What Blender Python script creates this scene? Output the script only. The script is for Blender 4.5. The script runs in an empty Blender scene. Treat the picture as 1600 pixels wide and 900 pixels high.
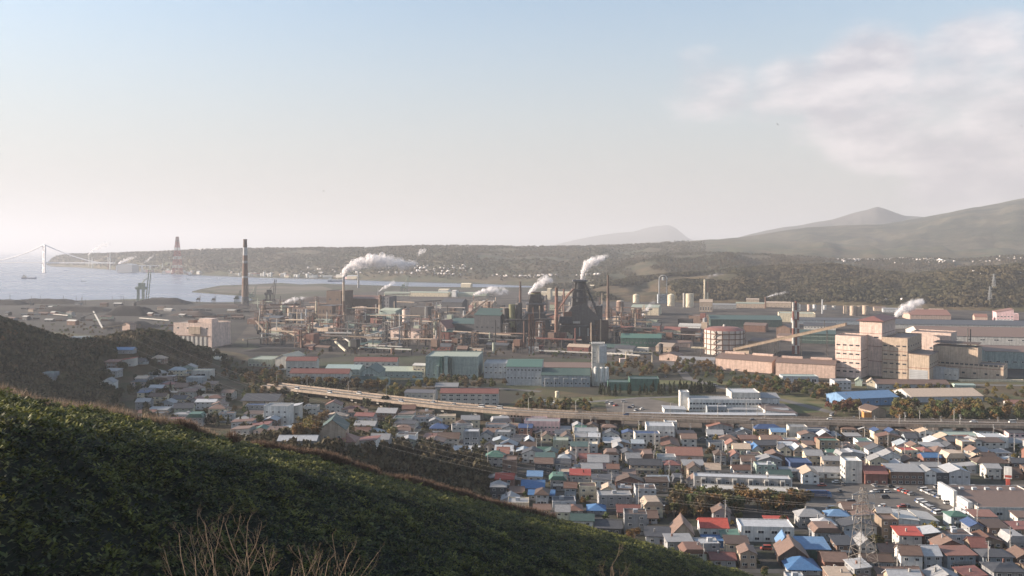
import bpy, math, random
import numpy as np
from mathutils import Vector, geometry
R = math.radians
random.seed(7)
rng = np.random.default_rng(7)
SC = bpy.context.scene
COL = SC.collection
# ------------------------------------------------------------------ camera, sky, sun, exposure
F, HZ, CH = 1400.0, 388.0, 121.0          # focal length in photo pixels, horizon row, eye height above the plain
cam = bpy.data.objects.new('camera', bpy.data.cameras.new('camera')); COL.objects.link(cam)
cam.location = (0, 0, CH); cam.rotation_euler = (R(90), 0, 0)
cam.data.sensor_width = 36; cam.data.lens = 36 * F / 1600; cam.data.shift_y = -(450 - HZ) / 1600
cam.data.clip_start = 0.5; cam.data.clip_end = 200000
SC.camera = cam
SUN_AZ, SUN_EL = -86.0, 17.0              # azimuth from the view direction, clockwise
wd = bpy.data.worlds.new('World'); SC.world = wd; wd.use_nodes = True
nt = wd.node_tree; nt.nodes.clear()
def N(t, **k):
    n = nt.nodes.new(t)
    for a, b in k.items(): setattr(n, a, b)
    return n
def L(a, b): nt.links.new(a, b)
def node(t, ins=None, **k):
    n = N(t, **k)
    for a, b in (ins or {}).items():
        if isinstance(b, bpy.types.NodeSocket): L(b, n.inputs[a])
        else: n.inputs[a].default_value = b
    return n
def mth(op, a, b=0.0, c=None, clamp=False):
    n = node('ShaderNodeMath', {0: a, 1: b}, operation=op); n.use_clamp = clamp
    if c is not None:
        n.inputs[2].default_value = c
    return n.outputs[0]
def mixc(fac, a, b, bt='MIX'):
    n = N('ShaderNodeMix'); n.data_type = 'RGBA'; n.blend_type = bt
    for i, v in ((0, fac), (6, a), (7, b)):
        if isinstance(v, bpy.types.NodeSocket): L(v, n.inputs[i])
        elif i == 0: n.inputs[0].default_value = v
        else: n.inputs[i].default_value = (*v[:3], 1)
    return n.outputs[2]
sky = N('ShaderNodeTexSky', sky_type='NISHITA', sun_disc=False)
sky.sun_elevation = R(SUN_EL); sky.sun_rotation = R(SUN_AZ)
sky.altitude = 100; sky.air_density = 1.0; sky.dust_density = 0.7; sky.ozone_density = 2.2
geo = N('ShaderNodeNewGeometry')
nrm = node('ShaderNodeVectorMath', {0: geo.outputs['Incoming']}, operation='SCALE'); nrm.inputs['Scale'].default_value = -1
D = nrm.outputs[0]
# a soft bank of cloud low over the mountains, thin scraps elsewhere
def sdot(v):
    n = node('ShaderNodeVectorMath', {0: D, 1: Vector(v).normalized()}, operation='DOT_PRODUCT'); return n.outputs['Value']
mp = node('ShaderNodeMapping', {'Vector': D}); mp.inputs['Scale'].default_value = (1, 1, 2.4)
n1 = node('ShaderNodeTexNoise', {'Vector': mp.outputs[0], 'Scale': 5.2, 'Detail': 7.0, 'Roughness': 0.52})
n2 = node('ShaderNodeTexNoise', {'Vector': mp.outputs[0], 'Scale': 13.0, 'Detail': 5.0, 'Roughness': 0.55})
def bump(v, lo, hi): return node('ShaderNodeMapRange', {'Value': sdot(v), 'From Min': lo, 'From Max': hi, 'To Min': 0, 'To Max': 1}, interpolation_type='SMOOTHSTEP').outputs[0]
def pd(px, py): return ((px - 800) / F, 1, (HZ - py) / F)
bank = mth('MAXIMUM', bump(pd(1540, 185), .9900, .9985), mth('MAXIMUM', bump(pd(1360, 165), .9935, .9996), mth('MULTIPLY', bump(pd(1760, 200), .982, .999), 1.0)))
bank = mth('MAXIMUM', bank, mth('MULTIPLY', bump(pd(1100, 150), .9962, .9999), .80))
bank = mth('MAXIMUM', bank, mth('MULTIPLY', bump(pd(1240, 165), .9962, .9999), .78))
cov = mth('ADD', mth('MULTIPLY', bank, 0.62), mth('ADD', mth('MULTIPLY', n1.outputs[0], 0.9), mth('MULTIPLY', n2.outputs[0], 0.3)))
cl = node('ShaderNodeMapRange', {'Value': cov, 'From Min': .93, 'From Max': 1.24, 'To Min': 0, 'To Max': .74}, interpolation_type='SMOOTHSTEP').outputs[0]
shade = node('ShaderNodeMapRange', {'Value': n2.outputs[0], 'From Min': .38, 'From Max': .62, 'To Min': 0, 'To Max': 1}).outputs[0]
ccol = mixc(shade, (3.1, 2.9, 3.15), (4.8, 4.35, 4.4))
hs = node('ShaderNodeHueSaturation', {'Color': sky.outputs[0], 'Saturation': 1.0, 'Value': 1.0})
skyt = mixc(1.0, hs.outputs[0], (1.38, 1.26, 1.13), 'MULTIPLY')
# thick pale air towards the horizon, the same all round
elv = node('ShaderNodeSeparateXYZ', {0: D}).outputs[2]
low = node('ShaderNodeMapRange', {'Value': elv, 'From Min': .02, 'From Max': .36, 'To Min': .97, 'To Max': .05}, interpolation_type='SMOOTHSTEP').outputs[0]
lum = node('ShaderNodeRGBToBW', {'Color': sky.outputs[0]}).outputs[0]
lv = mth('MULTIPLY', mth('POWER', lum, .26), 2.08)
lc = node('ShaderNodeCombineColor', {0: lv, 1: mth('MULTIPLY', lv, .975), 2: mth('MULTIPLY', lv, .975)}).outputs[0]
skyt = mixc(low, skyt, lc)
skyc = mixc(cl, skyt, ccol)
SKY_STRENGTH = 0.08
bg = node('ShaderNodeBackground', {'Color': skyc, 'Strength': SKY_STRENGTH}); L(bg.outputs[0], N('ShaderNodeOutputWorld').inputs[0])
sl = bpy.data.lights.new('sun', 'SUN'); sl.energy = 5.0; sl.angle = R(0.53); sl.color = (1.0, .84, .69)
so = bpy.data.objects.new('sun', sl); COL.objects.link(so)
SUNV = Vector((math.sin(R(SUN_AZ)) * math.cos(R(SUN_EL)), math.cos(R(SUN_AZ)) * math.cos(R(SUN_EL)), math.sin(R(SUN_EL))))
so.rotation_euler = SUNV.to_track_quat('Z', 'Y').to_euler(); so.location = SUNV * 500 + Vector((0, 0, 100))
vs = SC.view_settings; vs.view_transform = 'Standard'; vs.look = 'None'; vs.exposure = 1.38; vs.gamma = 1; vs.use_curve_mapping = False
SC.cycles.transparent_max_bounces = 96; SC.cycles.max_bounces = 6; SC.cycles.volume_bounces = 2
SC.cycles.use_denoising = True
SC.cycles.use_light_tree = False

# ------------------------------------------------------------------ helpers
def G(px, py, z=0.0):
    d = (CH - z) * F / (py - HZ); return Vector(((px - 800) / F * d, d, z))
def PX(x, y): return 800 + F * x / y
def PY(y, z=0.0): return HZ + F * (CH - z) / y
def ZR(py, d): return CH + (HZ - py) / F * d
_M = {}
def paint(name, rgb, rough=.75, var=.22, scale=.35, streak=0.25, bmp=0.0, bscale=3.0, metal=0.0, obj=0.10, attr=None, second=None, sscale=.05, trans=0.0):
    """matte paint / metal / earth with mottling, streaks down the face and a little change from object to object"""
    global nt
    if name in _M: return _M[name]
    m = bpy.data.materials.new(name); m.use_nodes = True; _M[name] = m
    nt = m.node_tree; b = nt.nodes['Principled BSDF']
    tc = N('ShaderNodeTexCoord')
    no = node('ShaderNodeTexNoise', {'Vector': tc.outputs['Object'], 'Scale': scale, 'Detail': 6.0, 'Roughness': .6})
    v = node('ShaderNodeMapRange', {'Value': no.outputs[0], 'From Min': .3, 'From Max': .7, 'To Min': 1 - var, 'To Max': 1 + var}).outputs[0]
    if streak:
        mp = node('ShaderNodeMapping', {'Vector': tc.outputs['Object']}); mp.inputs['Scale'].default_value = (1.3, 1.3, .06)
        n2 = node('ShaderNodeTexNoise', {'Vector': mp.outputs[0], 'Scale': 1.0, 'Detail': 3.0})
        v = mth('MULTIPLY', v, node('ShaderNodeMapRange', {'Value': n2.outputs[0], 'From Min': .35, 'From Max': .68, 'To Min': 1 + streak * .3, 'To Max': 1 - streak}).outputs[0])
    if obj:
        oi = N('ShaderNodeObjectInfo')
        v = mth('MULTIPLY', v, node('ShaderNodeMapRange', {'Value': oi.outputs['Random'], 'To Min': 1 - obj, 'To Max': 1 + obj}).outputs[0])
    if attr:
        at = N('ShaderNodeAttribute', attribute_name=attr)
        v = mth('MULTIPLY', v, node('ShaderNodeMapRange', {'Value': at.outputs['Fac'], 'To Min': .45, 'To Max': 1.55}).outputs[0])
    base = rgb
    if second:
        n3 = node('ShaderNodeTexNoise', {'Vector': tc.outputs['Object'], 'Scale': sscale, 'Detail': 5.0, 'Roughness': .6})
        f = node('ShaderNodeMapRange', {'Value': n3.outputs[0], 'From Min': .42, 'From Max': .6}).outputs[0]
        if attr: f = mth('MULTIPLY', mth('ADD', f, at.outputs['Fac']), .5)
        base = mixc(f, rgb, second)
    c = mixc(1.0, base, (1, 1, 1), 'MULTIPLY'); cn = c.node
    comb = node('ShaderNodeCombineColor', {0: v, 1: v, 2: v}); L(comb.outputs[0], cn.inputs[7])
    L(c, b.inputs['Base Color']); b.inputs['Roughness'].default_value = rough; b.inputs['Metallic'].default_value = metal
    b.inputs['Specular IOR Level'].default_value = .3
    if bmp:
        nb = node('ShaderNodeTexNoise', {'Vector': tc.outputs['Object'], 'Scale': bscale, 'Detail': 6.0, 'Roughness': .65})
        bn = node('ShaderNodeBump', {'Height': nb.outputs[0], 'Strength': 1.0, 'Distance': bmp}); L(bn.outputs[0], b.inputs['Normal'])
    if trans:
        tr = node('ShaderNodeBsdfTranslucent', {'Color': c}); mx = node('ShaderNodeMixShader', {0: trans, 1: b.outputs[0], 2: tr.outputs[0]})
        L(mx.outputs[0], nt.nodes['Material Output'].inputs[0])
    return m
P = {  # base colours
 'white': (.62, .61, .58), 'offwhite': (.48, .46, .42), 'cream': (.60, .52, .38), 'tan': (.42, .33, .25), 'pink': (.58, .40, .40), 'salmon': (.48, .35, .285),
 'lilac': (.38, .33, .58), 'grey': (.27, .27, .27), 'palegrey': (.40, .41, .42), 'darkgrey': (.13, .13, .14), 'bluegrey': (.29, .325, .35), 'teal': (.06, .095, .085),
 'paleteal': (.26, .32, .30), 'green': (.07, .14, .11), 'sage': (.32, .35, .28), 'brown': (.17, .115, .09), 'darkbrown': (.10, .07, .055), 'rust': (.15, .086, .064), 'redbrown': (.20, .09, .075),
 'red': (.36, .075, .055), 'orange': (.52, .24, .08), 'yellow': (.62, .50, .16), 'blue': (.07, .155, .30), 'skyblue': (.13, .225, .36), 'navy': (.05, .08, .16), 'black': (.035, .036, .04), 'brick': (.22, .115, .088),
 'peach': (.58, .45, .385), 'mint': (.30, .37, .33), 'charcoal': (.075, .078, .085), 'steel': (.10, .092, .088), 'olive': (.16, .16, .09), 'weathered': (.22, .17, .125)}
def pm(c): return paint('paint_' + c, P[c])
def rm(c): return paint('roof_' + c, P[c], rough=.55, var=.16, scale=.9, streak=0, obj=.14)
glass = paint('window_glass', (.03, .035, .045), rough=.12, streak=0, var=.3)
frame_m = paint('window_frame', (.6, .6, .58), streak=0)
tyre_m = paint('tyre_rubber', (.02, .02, .02), streak=0)
conc = paint('concrete', (.36, .34, .31), bmp=.02)
concl = paint('pale_concrete', (.52, .49, .44), bmp=.02)
asph = paint('asphalt', (.075, .073, .07), streak=0, var=.3, scale=.12)
wood_m = paint('bark', (.12, .09, .07), streak=0)
galv = paint('galvanised_steel', (.42, .42, .41), rough=.45, metal=.3, streak=.1)
line_m = paint('road_paint', (.7, .7, .66), streak=0)

class MB:
    def __init__(s): s.v = []; s.f = []; s.m = []; s.mats = []
    def mi(s, mat):
        if mat not in s.mats: s.mats.append(mat)
        return s.mats.index(mat)
    def add(s, pts, faces, mat):
        o = len(s.v); s.v += [tuple(p) for p in pts]; k = s.mi(mat)
        for f in faces: s.f.append([o + i for i in f]); s.m.append(k)
        return s
    def poly(s, pts, mat): return s.add(pts, [list(range(len(pts)))], mat)
    def box(s, x0, x1, y0, y1, z0, z1, mat, bottom=False):
        p = [(x0, y0, z0), (x1, y0, z0), (x1, y1, z0), (x0, y1, z0), (x0, y0, z1), (x1, y0, z1), (x1, y1, z1), (x0, y1, z1)]
        f = [(0, 1, 5, 4), (1, 2, 6, 5), (2, 3, 7, 6), (3, 0, 4, 7), (4, 5, 6, 7), (3, 2, 1, 0)]
        return s.add(p, f, mat)
    def slab(s, pts, th, mat):
        n = len(pts); lo = [(p[0], p[1], p[2] - th) for p in pts]
        return s.add(list(pts) + lo, [list(range(n)), list(range(2 * n - 1, n - 1, -1))] + [(i, i + n, (i + 1) % n + n, (i + 1) % n) for i in range(n)], mat)
    def prism(s, prof, a, b, axis, mat):
        """profile of (u, z) extruded from a to b along x or y"""
        n = len(prof); mk = (lambda u, z, t: (t, u, z)) if axis == 'x' else (lambda u, z, t: (u, t, z))
        p = [mk(u, z, a) for u, z in prof] + [mk(u, z, b) for u, z in prof]
        return s.add(p, [list(range(n)), list(range(2 * n - 1, n - 1, -1))] + [(i, i + n, (i + 1) % n + n, (i + 1) % n) for i in range(n)], mat)
    def cyl(s, x, y, z0, z1, r0, r1, mat, n=14, cap=True):
        p = [(x + r0 * math.cos(2 * math.pi * i / n), y + r0 * math.sin(2 * math.pi * i / n), z0) for i in range(n)]
        p += [(x + r1 * math.cos(2 * math.pi * i / n), y + r1 * math.sin(2 * math.pi * i / n), z1) for i in range(n)]
        f = [(i, (i + 1) % n, (i + 1) % n + n, i + n) for i in range(n)]
        if cap: f += [list(range(n, 2 * n)), list(range(n - 1, -1, -1))]
        return s.add(p, f, mat)
    def tube(s, a, b, r, mat, n=5, r2=None):
        a, b = Vector(a), Vector(b); d = b - a
        if d.length < 1e-6: return s
        q = d.to_track_quat('Z', 'Y'); r2 = r if r2 is None else r2
        p = [a + q @ Vector((r * math.cos(2 * math.pi * i / n), r * math.sin(2 * math.pi * i / n), 0)) for i in range(n)]
        p += [b + q @ Vector((r2 * math.cos(2 * math.pi * i / n), r2 * math.sin(2 * math.pi * i / n), 0)) for i in range(n)]
        return s.add(p, [(i, (i + 1) % n, (i + 1) % n + n, i + n) for i in range(n)] + [list(range(n, 2 * n)), list(range(n - 1, -1, -1))], mat)
    def mesh(s, name, smooth=False):
        me = bpy.data.meshes.new(name); me.from_pydata(s.v, [], s.f)
        for m in s.mats: me.materials.append(m)
        if len(s.mats) > 1: me.polygons.foreach_set('material_index', s.m)
        if smooth: me.polygons.foreach_set('use_smooth', [True] * len(s.f))
        return me
    def build(s, name, parent=None, smooth=False, **k): return link(name, s.mesh(name, smooth), parent, **k)
def link(name, data, parent=None, loc=None, rot=0, scale=None, kind=None, label=None):
    o = bpy.data.objects.new(name, data); COL.objects.link(o)
    if parent is not None: o.parent = parent
    if loc is not None: o.location = loc
    if rot: o.rotation_euler = (0, 0, rot)
    if scale is not None: o.scale = scale
    if kind: o['kind'] = kind
    if label: o['label'] = label
    return o
USED = {}
def tag(o, label, cat, group=None):
    o['label'] = label; o['category'] = cat
    if group: o['group'] = group
    USED.setdefault(label, []).append(o)
    return o
def thing(name, label, cat, loc=(0, 0, 0), rot=0, group=None):
    return tag(link(name, None, None, loc, rot), label, cat, group)
LM = []          # landmarks: (short phrase, x, y)
def lm(phrase, px, py): p = G(px, py); LM.append((phrase, p.x, p.y))
def where(x, y, avoid=(), near=None):
    """relation to the landmark that stands nearest, by what one can find in the picture"""
    best = sorted(LM, key=lambda q: math.hypot(q[1] - x, (q[2] - y) * .8))
    out = []
    for ph, lx, ly in best[:4]:
        dx, dy = x - lx, y - ly
        out.append(('beside ' if abs(dx) > abs(dy) else ('behind ' if dy > 0 else 'in front of ')) + ph)
    return out
def free(lab): return lab not in USED
def pick(makers, x, y, tries=24):
    """first unused label: makers() gives (words, data) with fresh attributes each time"""
    ws = where(x, y)
    for t in range(tries):
        words, data = makers()
        for w in ws[:1 + t // 6]:
            lab = words + ' ' + w
            if free(lab) and len(lab.split()) <= 16: return lab, data
    return lab, data

# value noise
def _h(ix, iy, s):
    n = (ix * 374761393 + iy * 668265263 + s * 974634077) & 0x7fffffff
    n = ((n ^ (n >> 13)) * 1274126177) & 0x7fffffff
    return ((n ^ (n >> 16)) & 0xffff) / 65535.0
def vn(x, y, s=0):
    x = np.asarray(x, float); y = np.asarray(y, float)
    ix = np.floor(x).astype(np.int64); iy = np.floor(y).astype(np.int64); fx = x - ix; fy = y - iy
    fx = fx * fx * (3 - 2 * fx); fy = fy * fy * (3 - 2 * fy)
    a = _h(ix, iy, s); b = _h(ix + 1, iy, s); c = _h(ix, iy + 1, s); d = _h(ix + 1, iy + 1, s)
    return (a * (1 - fx) + b * fx) * (1 - fy) + (c * (1 - fx) + d * fx) * fy
def fbm(x, y, s=0, o=4):
    t = 0; a = .5
    for i in range(o): t = t + a * vn(x * 2 ** i, y * 2 ** i, s + i * 17); a *= .5
    return t
def npmesh(name, verts, quads, mat, smooth=False, attrs=None):
    verts = np.ascontiguousarray(verts, np.float32); quads = np.ascontiguousarray(quads, np.int32); k = quads.shape[1]
    me = bpy.data.meshes.new(name); me.vertices.add(len(verts)); me.vertices.foreach_set('co', verts.ravel())
    me.loops.add(quads.size); me.loops.foreach_set('vertex_index', quads.ravel())
    me.polygons.add(len(quads)); me.polygons.foreach_set('loop_start', np.arange(0, quads.size, k, dtype=np.int32))
    if smooth: me.polygons.foreach_set('use_smooth', np.ones(len(quads), bool))
    for an, av in (attrs or {}).items():
        at = me.attributes.new(an, 'FLOAT', 'POINT'); at.data.foreach_set('value', np.ascontiguousarray(av, np.float32))
    me.materials.append(mat); me.update(calc_edges=True)
    return me
def grid(name, X, Y, Z, mat, attrs=None, smooth=True):
    r, c = X.shape; idx = np.arange(r * c).reshape(r, c)
    q = np.stack([idx[:-1, :-1], idx[:-1, 1:], idx[1:, 1:], idx[1:, :-1]], -1).reshape(-1, 4)
    return npmesh(name, np.stack([X, Y, Z], -1).reshape(-1, 3), q, mat, smooth, attrs)
def scatter(name, tv, tq, pos, scl, rotz, mat, tint=None, alpha=None, smooth=False):
    n = len(pos); k = len(tv); c, s = np.cos(rotz)[:, None], np.sin(rotz)[:, None]
    scl = scl if scl.ndim == 2 else np.repeat(scl[:, None], 3, 1)
    x = tv[None, :, 0] * scl[:, :1]; y = tv[None, :, 1] * scl[:, 1:2]; z = tv[None, :, 2] * scl[:, 2:3]
    v = np.stack([x * c - y * s + pos[:, :1], x * s + y * c + pos[:, 1:2], z + pos[:, 2:3]], -1).reshape(-1, 3)
    q = (tq[None] + (np.arange(n) * k)[:, None, None]).reshape(-1, tq.shape[1])
    at = {}
    if tint is not None: at['tint'] = np.repeat(tint, k)
    if alpha is not None: at['alpha'] = np.repeat(alpha, k)
    return npmesh(name, v, q, mat, smooth, at)
def ico(sub=1):
    import bmesh
    bm = bmesh.new(); bmesh.ops.create_icosphere(bm, subdivisions=sub, radius=1)
    v = np.array([p.co[:] for p in bm.verts]); f = np.array([[x.index for x in p.verts] for p in bm.faces]); bm.free(); return v, f
def leafcloud(n, lobes, size, seed, flat=.6):
    """leaf clumps spread through several lobes: verts, quads"""
    g = np.random.default_rng(seed); li = g.integers(0, len(lobes), n); lb = np.array(lobes)[li]
    d = g.normal(size=(n, 3)); d /= np.linalg.norm(d, axis=1)[:, None]; r = g.uniform(.35, 1.08, n) ** .6
    c = lb[:, :3] + d * (lb[:, 3] * r)[:, None] * np.array([1, 1, .85])
    u = g.normal(size=(n, 3)) ; nn = d * flat + g.normal(size=(n, 3)) * .55; nn /= np.linalg.norm(nn, axis=1)[:, None]
    u -= nn * (u * nn).sum(1)[:, None]; u /= np.linalg.norm(u, axis=1)[:, None]; w = np.cross(nn, u)
    s = size * g.uniform(.55, 1.25, n)[:, None]
    v = np.stack([c - u * s - w * s * .6, c + u * s * .9 - w * s * .8, c + u * s + w * s * .7, c - u * s * .8 + w * s], 1).reshape(-1, 3)
    return v, np.arange(n * 4).reshape(-1, 4)
# ------------------------------------------------------------------ terrain
def pline(pts, x): a = np.array(pts, float); return np.interp(x, a[:, 0], a[:, 1])
earth = paint('plain_earth', (.045, .040, .030), rough=.95, var=.35, scale=.02, streak=0, obj=0, second=(.042, .050, .024), sscale=.012, bmp=.3, bscale=.3)
rock = paint('shore_stone', (.22, .19, .16), rough=.95, streak=0)
def sheet(name, pts, z, mat, skirt=0, kind='structure'):
    tri = geometry.tessellate_polygon([[Vector((x, y, 0)) for x, y in pts]]); n = len(pts)
    mb = MB(); v = [(x, y, z) for x, y in pts] + ([(x, y, z - skirt) for x, y in pts] if skirt else [])
    f = []
    for t in tri:
        a, b, c = (Vector((*pts[i], 0)) for i in t)
        f.append(t if (b - a).cross(c - a).z > 0 else t[::-1])
    if skirt: f += [(i, (i + 1) % n, (i + 1) % n + n, i + n) for i in range(n)]
    mb.add(v, f, mat); return mb.build(name, kind=kind)
def gp(*pp): return [tuple(G(a, b)[:2]) for a, b in pp]
# sea: one sheet out past the horizon
sea_m = bpy.data.materials.new('sea_water'); sea_m.use_nodes = True; nt = sea_m.node_tree; b_ = nt.nodes['Principled BSDF']
b_.inputs['Base Color'].default_value = (.15, .18, .25, 1); b_.inputs['Roughness'].default_value = .16; b_.inputs['IOR'].default_value = 1.33
tc = N('ShaderNodeTexCoord'); mp = node('ShaderNodeMapping', {'Vector': tc.outputs['Object']}); mp.inputs['Scale'].default_value = (.05, .09, 1)
nz = node('ShaderNodeTexNoise', {'Vector': mp.outputs[0], 'Scale': 1.0, 'Detail': 6.0, 'Roughness': .65})
mp2 = node('ShaderNodeMapping', {'Vector': tc.outputs['Object']}); mp2.inputs['Scale'].default_value = (.0012, .004, 1)
nz2 = node('ShaderNodeTexNoise', {'Vector': mp2.outputs[0], 'Scale': 1.0, 'Detail': 4.0})
L(node('ShaderNodeMapRange', {'Value': nz2.outputs[0], 'From Min': .35, 'From Max': .65, 'To Min': .24, 'To Max': .32}).outputs[0], b_.inputs['Roughness'])
L(node('ShaderNodeBump', {'Height': nz.outputs[0], 'Strength': .6, 'Distance': 1.2}).outputs[0], b_.inputs['Normal'])
MB().poly([(-38000, -9000, -2), (38000, -9000, -2), (38000, 42000, -2), (-38000, 42000, -2)], sea_m).build('sea', kind='structure')
far_shore = gp((78, 416), (130, 418), (200, 423), (262, 427), (330, 430.5), (420, 433.5), (530, 436), (640, 440), (760, 443), (832, 446))
near_shore = gp((832, 449), (730, 448.5), (640, 447.5), (560, 445), (500, 443), (470, 444.5), (440, 442), (400, 444), (345, 446), (312, 452), (300, 455.5), (335, 458), (380, 461), (398, 467), (386, 471.5), (330, 472.5), (280, 470.5), (225, 467), (150, 468.5), (100, 470), (40, 468), (0, 469), (-200, 466), (-500, 463), (-900, 462))
land = [(-3400, 15000)] + [(X_, Y_) for X_, Y_ in far_shore] + near_shore + [(-6000, 2300), (-6000, -1500), (16000, -1500), (16000, 15000)]
ground = sheet('ground', land, 0, earth, 5)
# flat zones laid over it
yard_m = paint('yard_grime', (.030, .027, .025), rough=.95, var=.4, scale=.03, streak=0, obj=0, second=(.075, .062, .052), sscale=.02)
coal_m = paint('coal_yard', (.016, .016, .017), rough=.95, var=.3, scale=.03, streak=0, obj=0, second=(.034, .032, .027), sscale=.012)
grass_m = paint('rough_grass', (.085, .10, .035), rough=.95, var=.3, scale=.06, streak=0, obj=0, second=(.13, .11, .055), sscale=.03, bmp=.3, bscale=.6)
scrub_m = paint('scrub_floor', (.095, .07, .04), rough=.95, var=.35, scale=.05, streak=0, obj=0, second=(.07, .075, .032), sscale=.03, bmp=.4, bscale=.5)
town_m = paint('town_lots', (.060, .056, .052), rough=.95, var=.35, scale=.1, streak=0, obj=0, second=(.040, .045, .026), sscale=.06)
sand_m = paint('spit_sand', (.12, .10, .075), rough=.95, var=.3, scale=.01, streak=0, obj=0, second=(.06, .06, .045), sscale=.006)
sheet('industrial_yard', gp((395, 470), (640, 452), (985, 458), (1700, 492), (1700, 592), (1190, 584), (900, 560), (640, 556), (430, 551), (345, 520)), .05, yard_m)
sheet('coal_yard', gp((-120, 471), (200, 470), (385, 474), (395, 500), (360, 543), (460, 552), (560, 556), (420, 566), (290, 545), (120, 520), (-160, 508)), .10, coal_m)
sheet('sand_spit', gp((318, 453), (350, 448), (400, 446), (500, 446.5), (520, 452), (470, 458), (400, 460), (345, 457)), .05, sand_m)
sheet('scrubland', gp((-150, 509), (110, 521), (280, 547), (410, 568), (440, 600), (330, 600), (-150, 560)), .15, scrub_m)
sheet('scrubland', gp((840, 606), (930, 618), (1060, 612), (1240, 600), (1600, 596), (1750, 600), (1750, 662), (1270, 656), (1245, 648), (960, 650), (840, 640), (780, 640)), .05, scrub_m)
sheet('grass_field', gp((838, 622), (1060, 617), (1075, 624), (1050, 632), (960, 630), (830, 634)), .10, grass_m)
sheet('grass_field', gp((1030, 594), (1140, 596), (1190, 606), (1110, 606), (1030, 603)), .10, grass_m)
sheet('grass_field', gp((1180, 614), (1330, 622), (1345, 640), (1250, 646), (1215, 630)), .10, grass_m)
sheet('gravel_lot', gp((945, 628), (1010, 622), (1060, 632), (1045, 648), (950, 647)), .12, paint('gravel_lot', (.13, .115, .10), streak=0, rough=.95, scale=.1))
sheet('town_ground', gp((560, 668), (760, 660), (1000, 668), (1700, 678), (1850, 760), (2000, 1000), (1000, 1000), (700, 760)), .05, town_m)
sheet('railway_bed', gp((590, 646), (800, 659), (1000, 667), (1700, 678), (1700, 670), (1000, 659), (800, 651), (600, 640)), .10, paint('railway_ballast', (.11, .085, .065), streak=0, rough=.95, scale=.2))
def strip(name, pts, w, z, mat):
    """a road of constant width along pixel points on the plain"""
    p = [Vector(G(a, b)[:2]) for a, b in pts]; lft, rgt = [], []
    for i, q in enumerate(p):
        t = (p[min(i + 1, len(p) - 1)] - p[max(i - 1, 0)]).normalized(); n = Vector((-t.y, t.x)) * w / 2
        lft.append(tuple(q + n)); rgt.append(tuple(q - n))
    mb = MB()
    for i in range(len(p) - 1): mb.poly([(*rgt[i], z), (*rgt[i + 1], z), (*lft[i + 1], z), (*lft[i], z)], mat)
    return mb.build(name, kind='structure')
road_m = paint('pale_road', (.15, .14, .13), streak=0, rough=.9, scale=.2)
strip('road', [(1040, 562), (1060, 574), (1075, 592), (1140, 609), (1230, 627), (1300, 645)], 9, .20, road_m)
strip('road', [(845, 634), (1000, 622), (1062, 620), (1180, 628)], 7, .16, road_m)
strip('road', [(1190, 597), (1400, 600), (1700, 604)], 8, .20, road_m)
strip('road', [(845, 612), (760, 606), (640, 604), (560, 606)], 8, .20, road_m)

def fold(px, t, s, f=60.0): return fbm(px / f, t * 3.2, s, 5) - .47
def wood_mat(name, a, b, s, bm): return paint(name, a, rough=1, var=.35, scale=s * 5, streak=0, obj=0, second=b, sscale=s, bmp=bm, bscale=s * 9)
wood_near = wood_mat('autumn_wood_floor', (.055, .05, .022), (.10, .068, .035), .012, 3)
wood_far = wood_mat('distant_wood', (.050, .056, .028), (.088, .068, .038), .005, 6)
moor = paint('mountain_slope', (.030, .036, .024), rough=1, var=.3, scale=.02, streak=0, obj=0, second=(.085, .075, .05), sscale=.0030, bmp=8, bscale=.02)
peakm = paint('mountain_peak_rock', (.09, .085, .08), rough=1, var=.25, scale=.004, streak=0, obj=0, bmp=20, bscale=.008)
LAY = {}
def hill(name, sky_pts, base_pts, crest_d, mat, amp, seed, back=900, f=60., x0=-400, x1=2100, step=6, rows=26, shape=.8):
    px = np.arange(x0, x1, step, dtype=float); sk = pline(sky_pts, px); sk = sk + (fbm(px / 26, px * 0 + seed, seed, 4) - .47) * 2.2
    db = pline(base_pts, px); dc = db + pline(crest_d, px) if isinstance(crest_d, list) else db + crest_d
    zc = np.maximum(CH + (HZ - sk) / F * dc, 0.5)
    t = np.concatenate([np.linspace(0, 1, rows), 1 + np.linspace(.06, 1, 8) * back / np.mean(dc - db)])
    T, PXX = np.meshgrid(t, px, indexing='ij')
    Dp = db + (dc - db) * T; tt = np.clip(T, 0, 1)
    prof = np.where(T <= 1, tt ** shape * (1.25 - .25 * tt), np.clip(1 - (T - 1) * (dc - db).mean() / back, 0, 1) ** 1.2)
    env = np.sin(np.pi * np.clip(tt, 0, 1)) ** .8
    Z = zc * prof + amp * fold(PXX + T * 25, T, seed, f) * 2 * env * np.clip(zc / (zc.max() * .4), .1, 1) - 1.0 * (T <= 0)
    Z = np.where(T <= 1, np.minimum(Z, CH + (HZ - sk) / F * Dp + 0.0 * Z), Z)      # folds stay below the skyline they lead up to
    Xg = (PXX - 800) / F * Dp
    LAY[name + str(seed)] = (px, t, Xg, Dp, Z)
    return link(name, grid(name, Xg, Dp, Z, mat), kind='structure')
FB = [(-400, 7600), (60, 6700), (80, 6300), (200, 4900), (300, 4200), (450, 3750), (640, 3300), (760, 3080), (832, 2950), (950, 3000), (2100, 3000)]
hill('hills', [(-400, 430), (70, 424), (78, 406), (88, 401), (110, 398), (160, 396), (250, 394.5), (300, 391), (380, 389), (450, 388.5), (560, 388), (640, 385.5), (720, 384.5), (800, 385.5), (900, 385), (990, 383), (1060, 377.5), (1110, 374), (1200, 374), (2100, 376)], FB, [(-400, 500), (80, 500), (300, 900), (600, 1300), (1000, 2600), (1400, 3000), (2100, 3000)], wood_far, 26, 3, f=45, x0=64)
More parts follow.
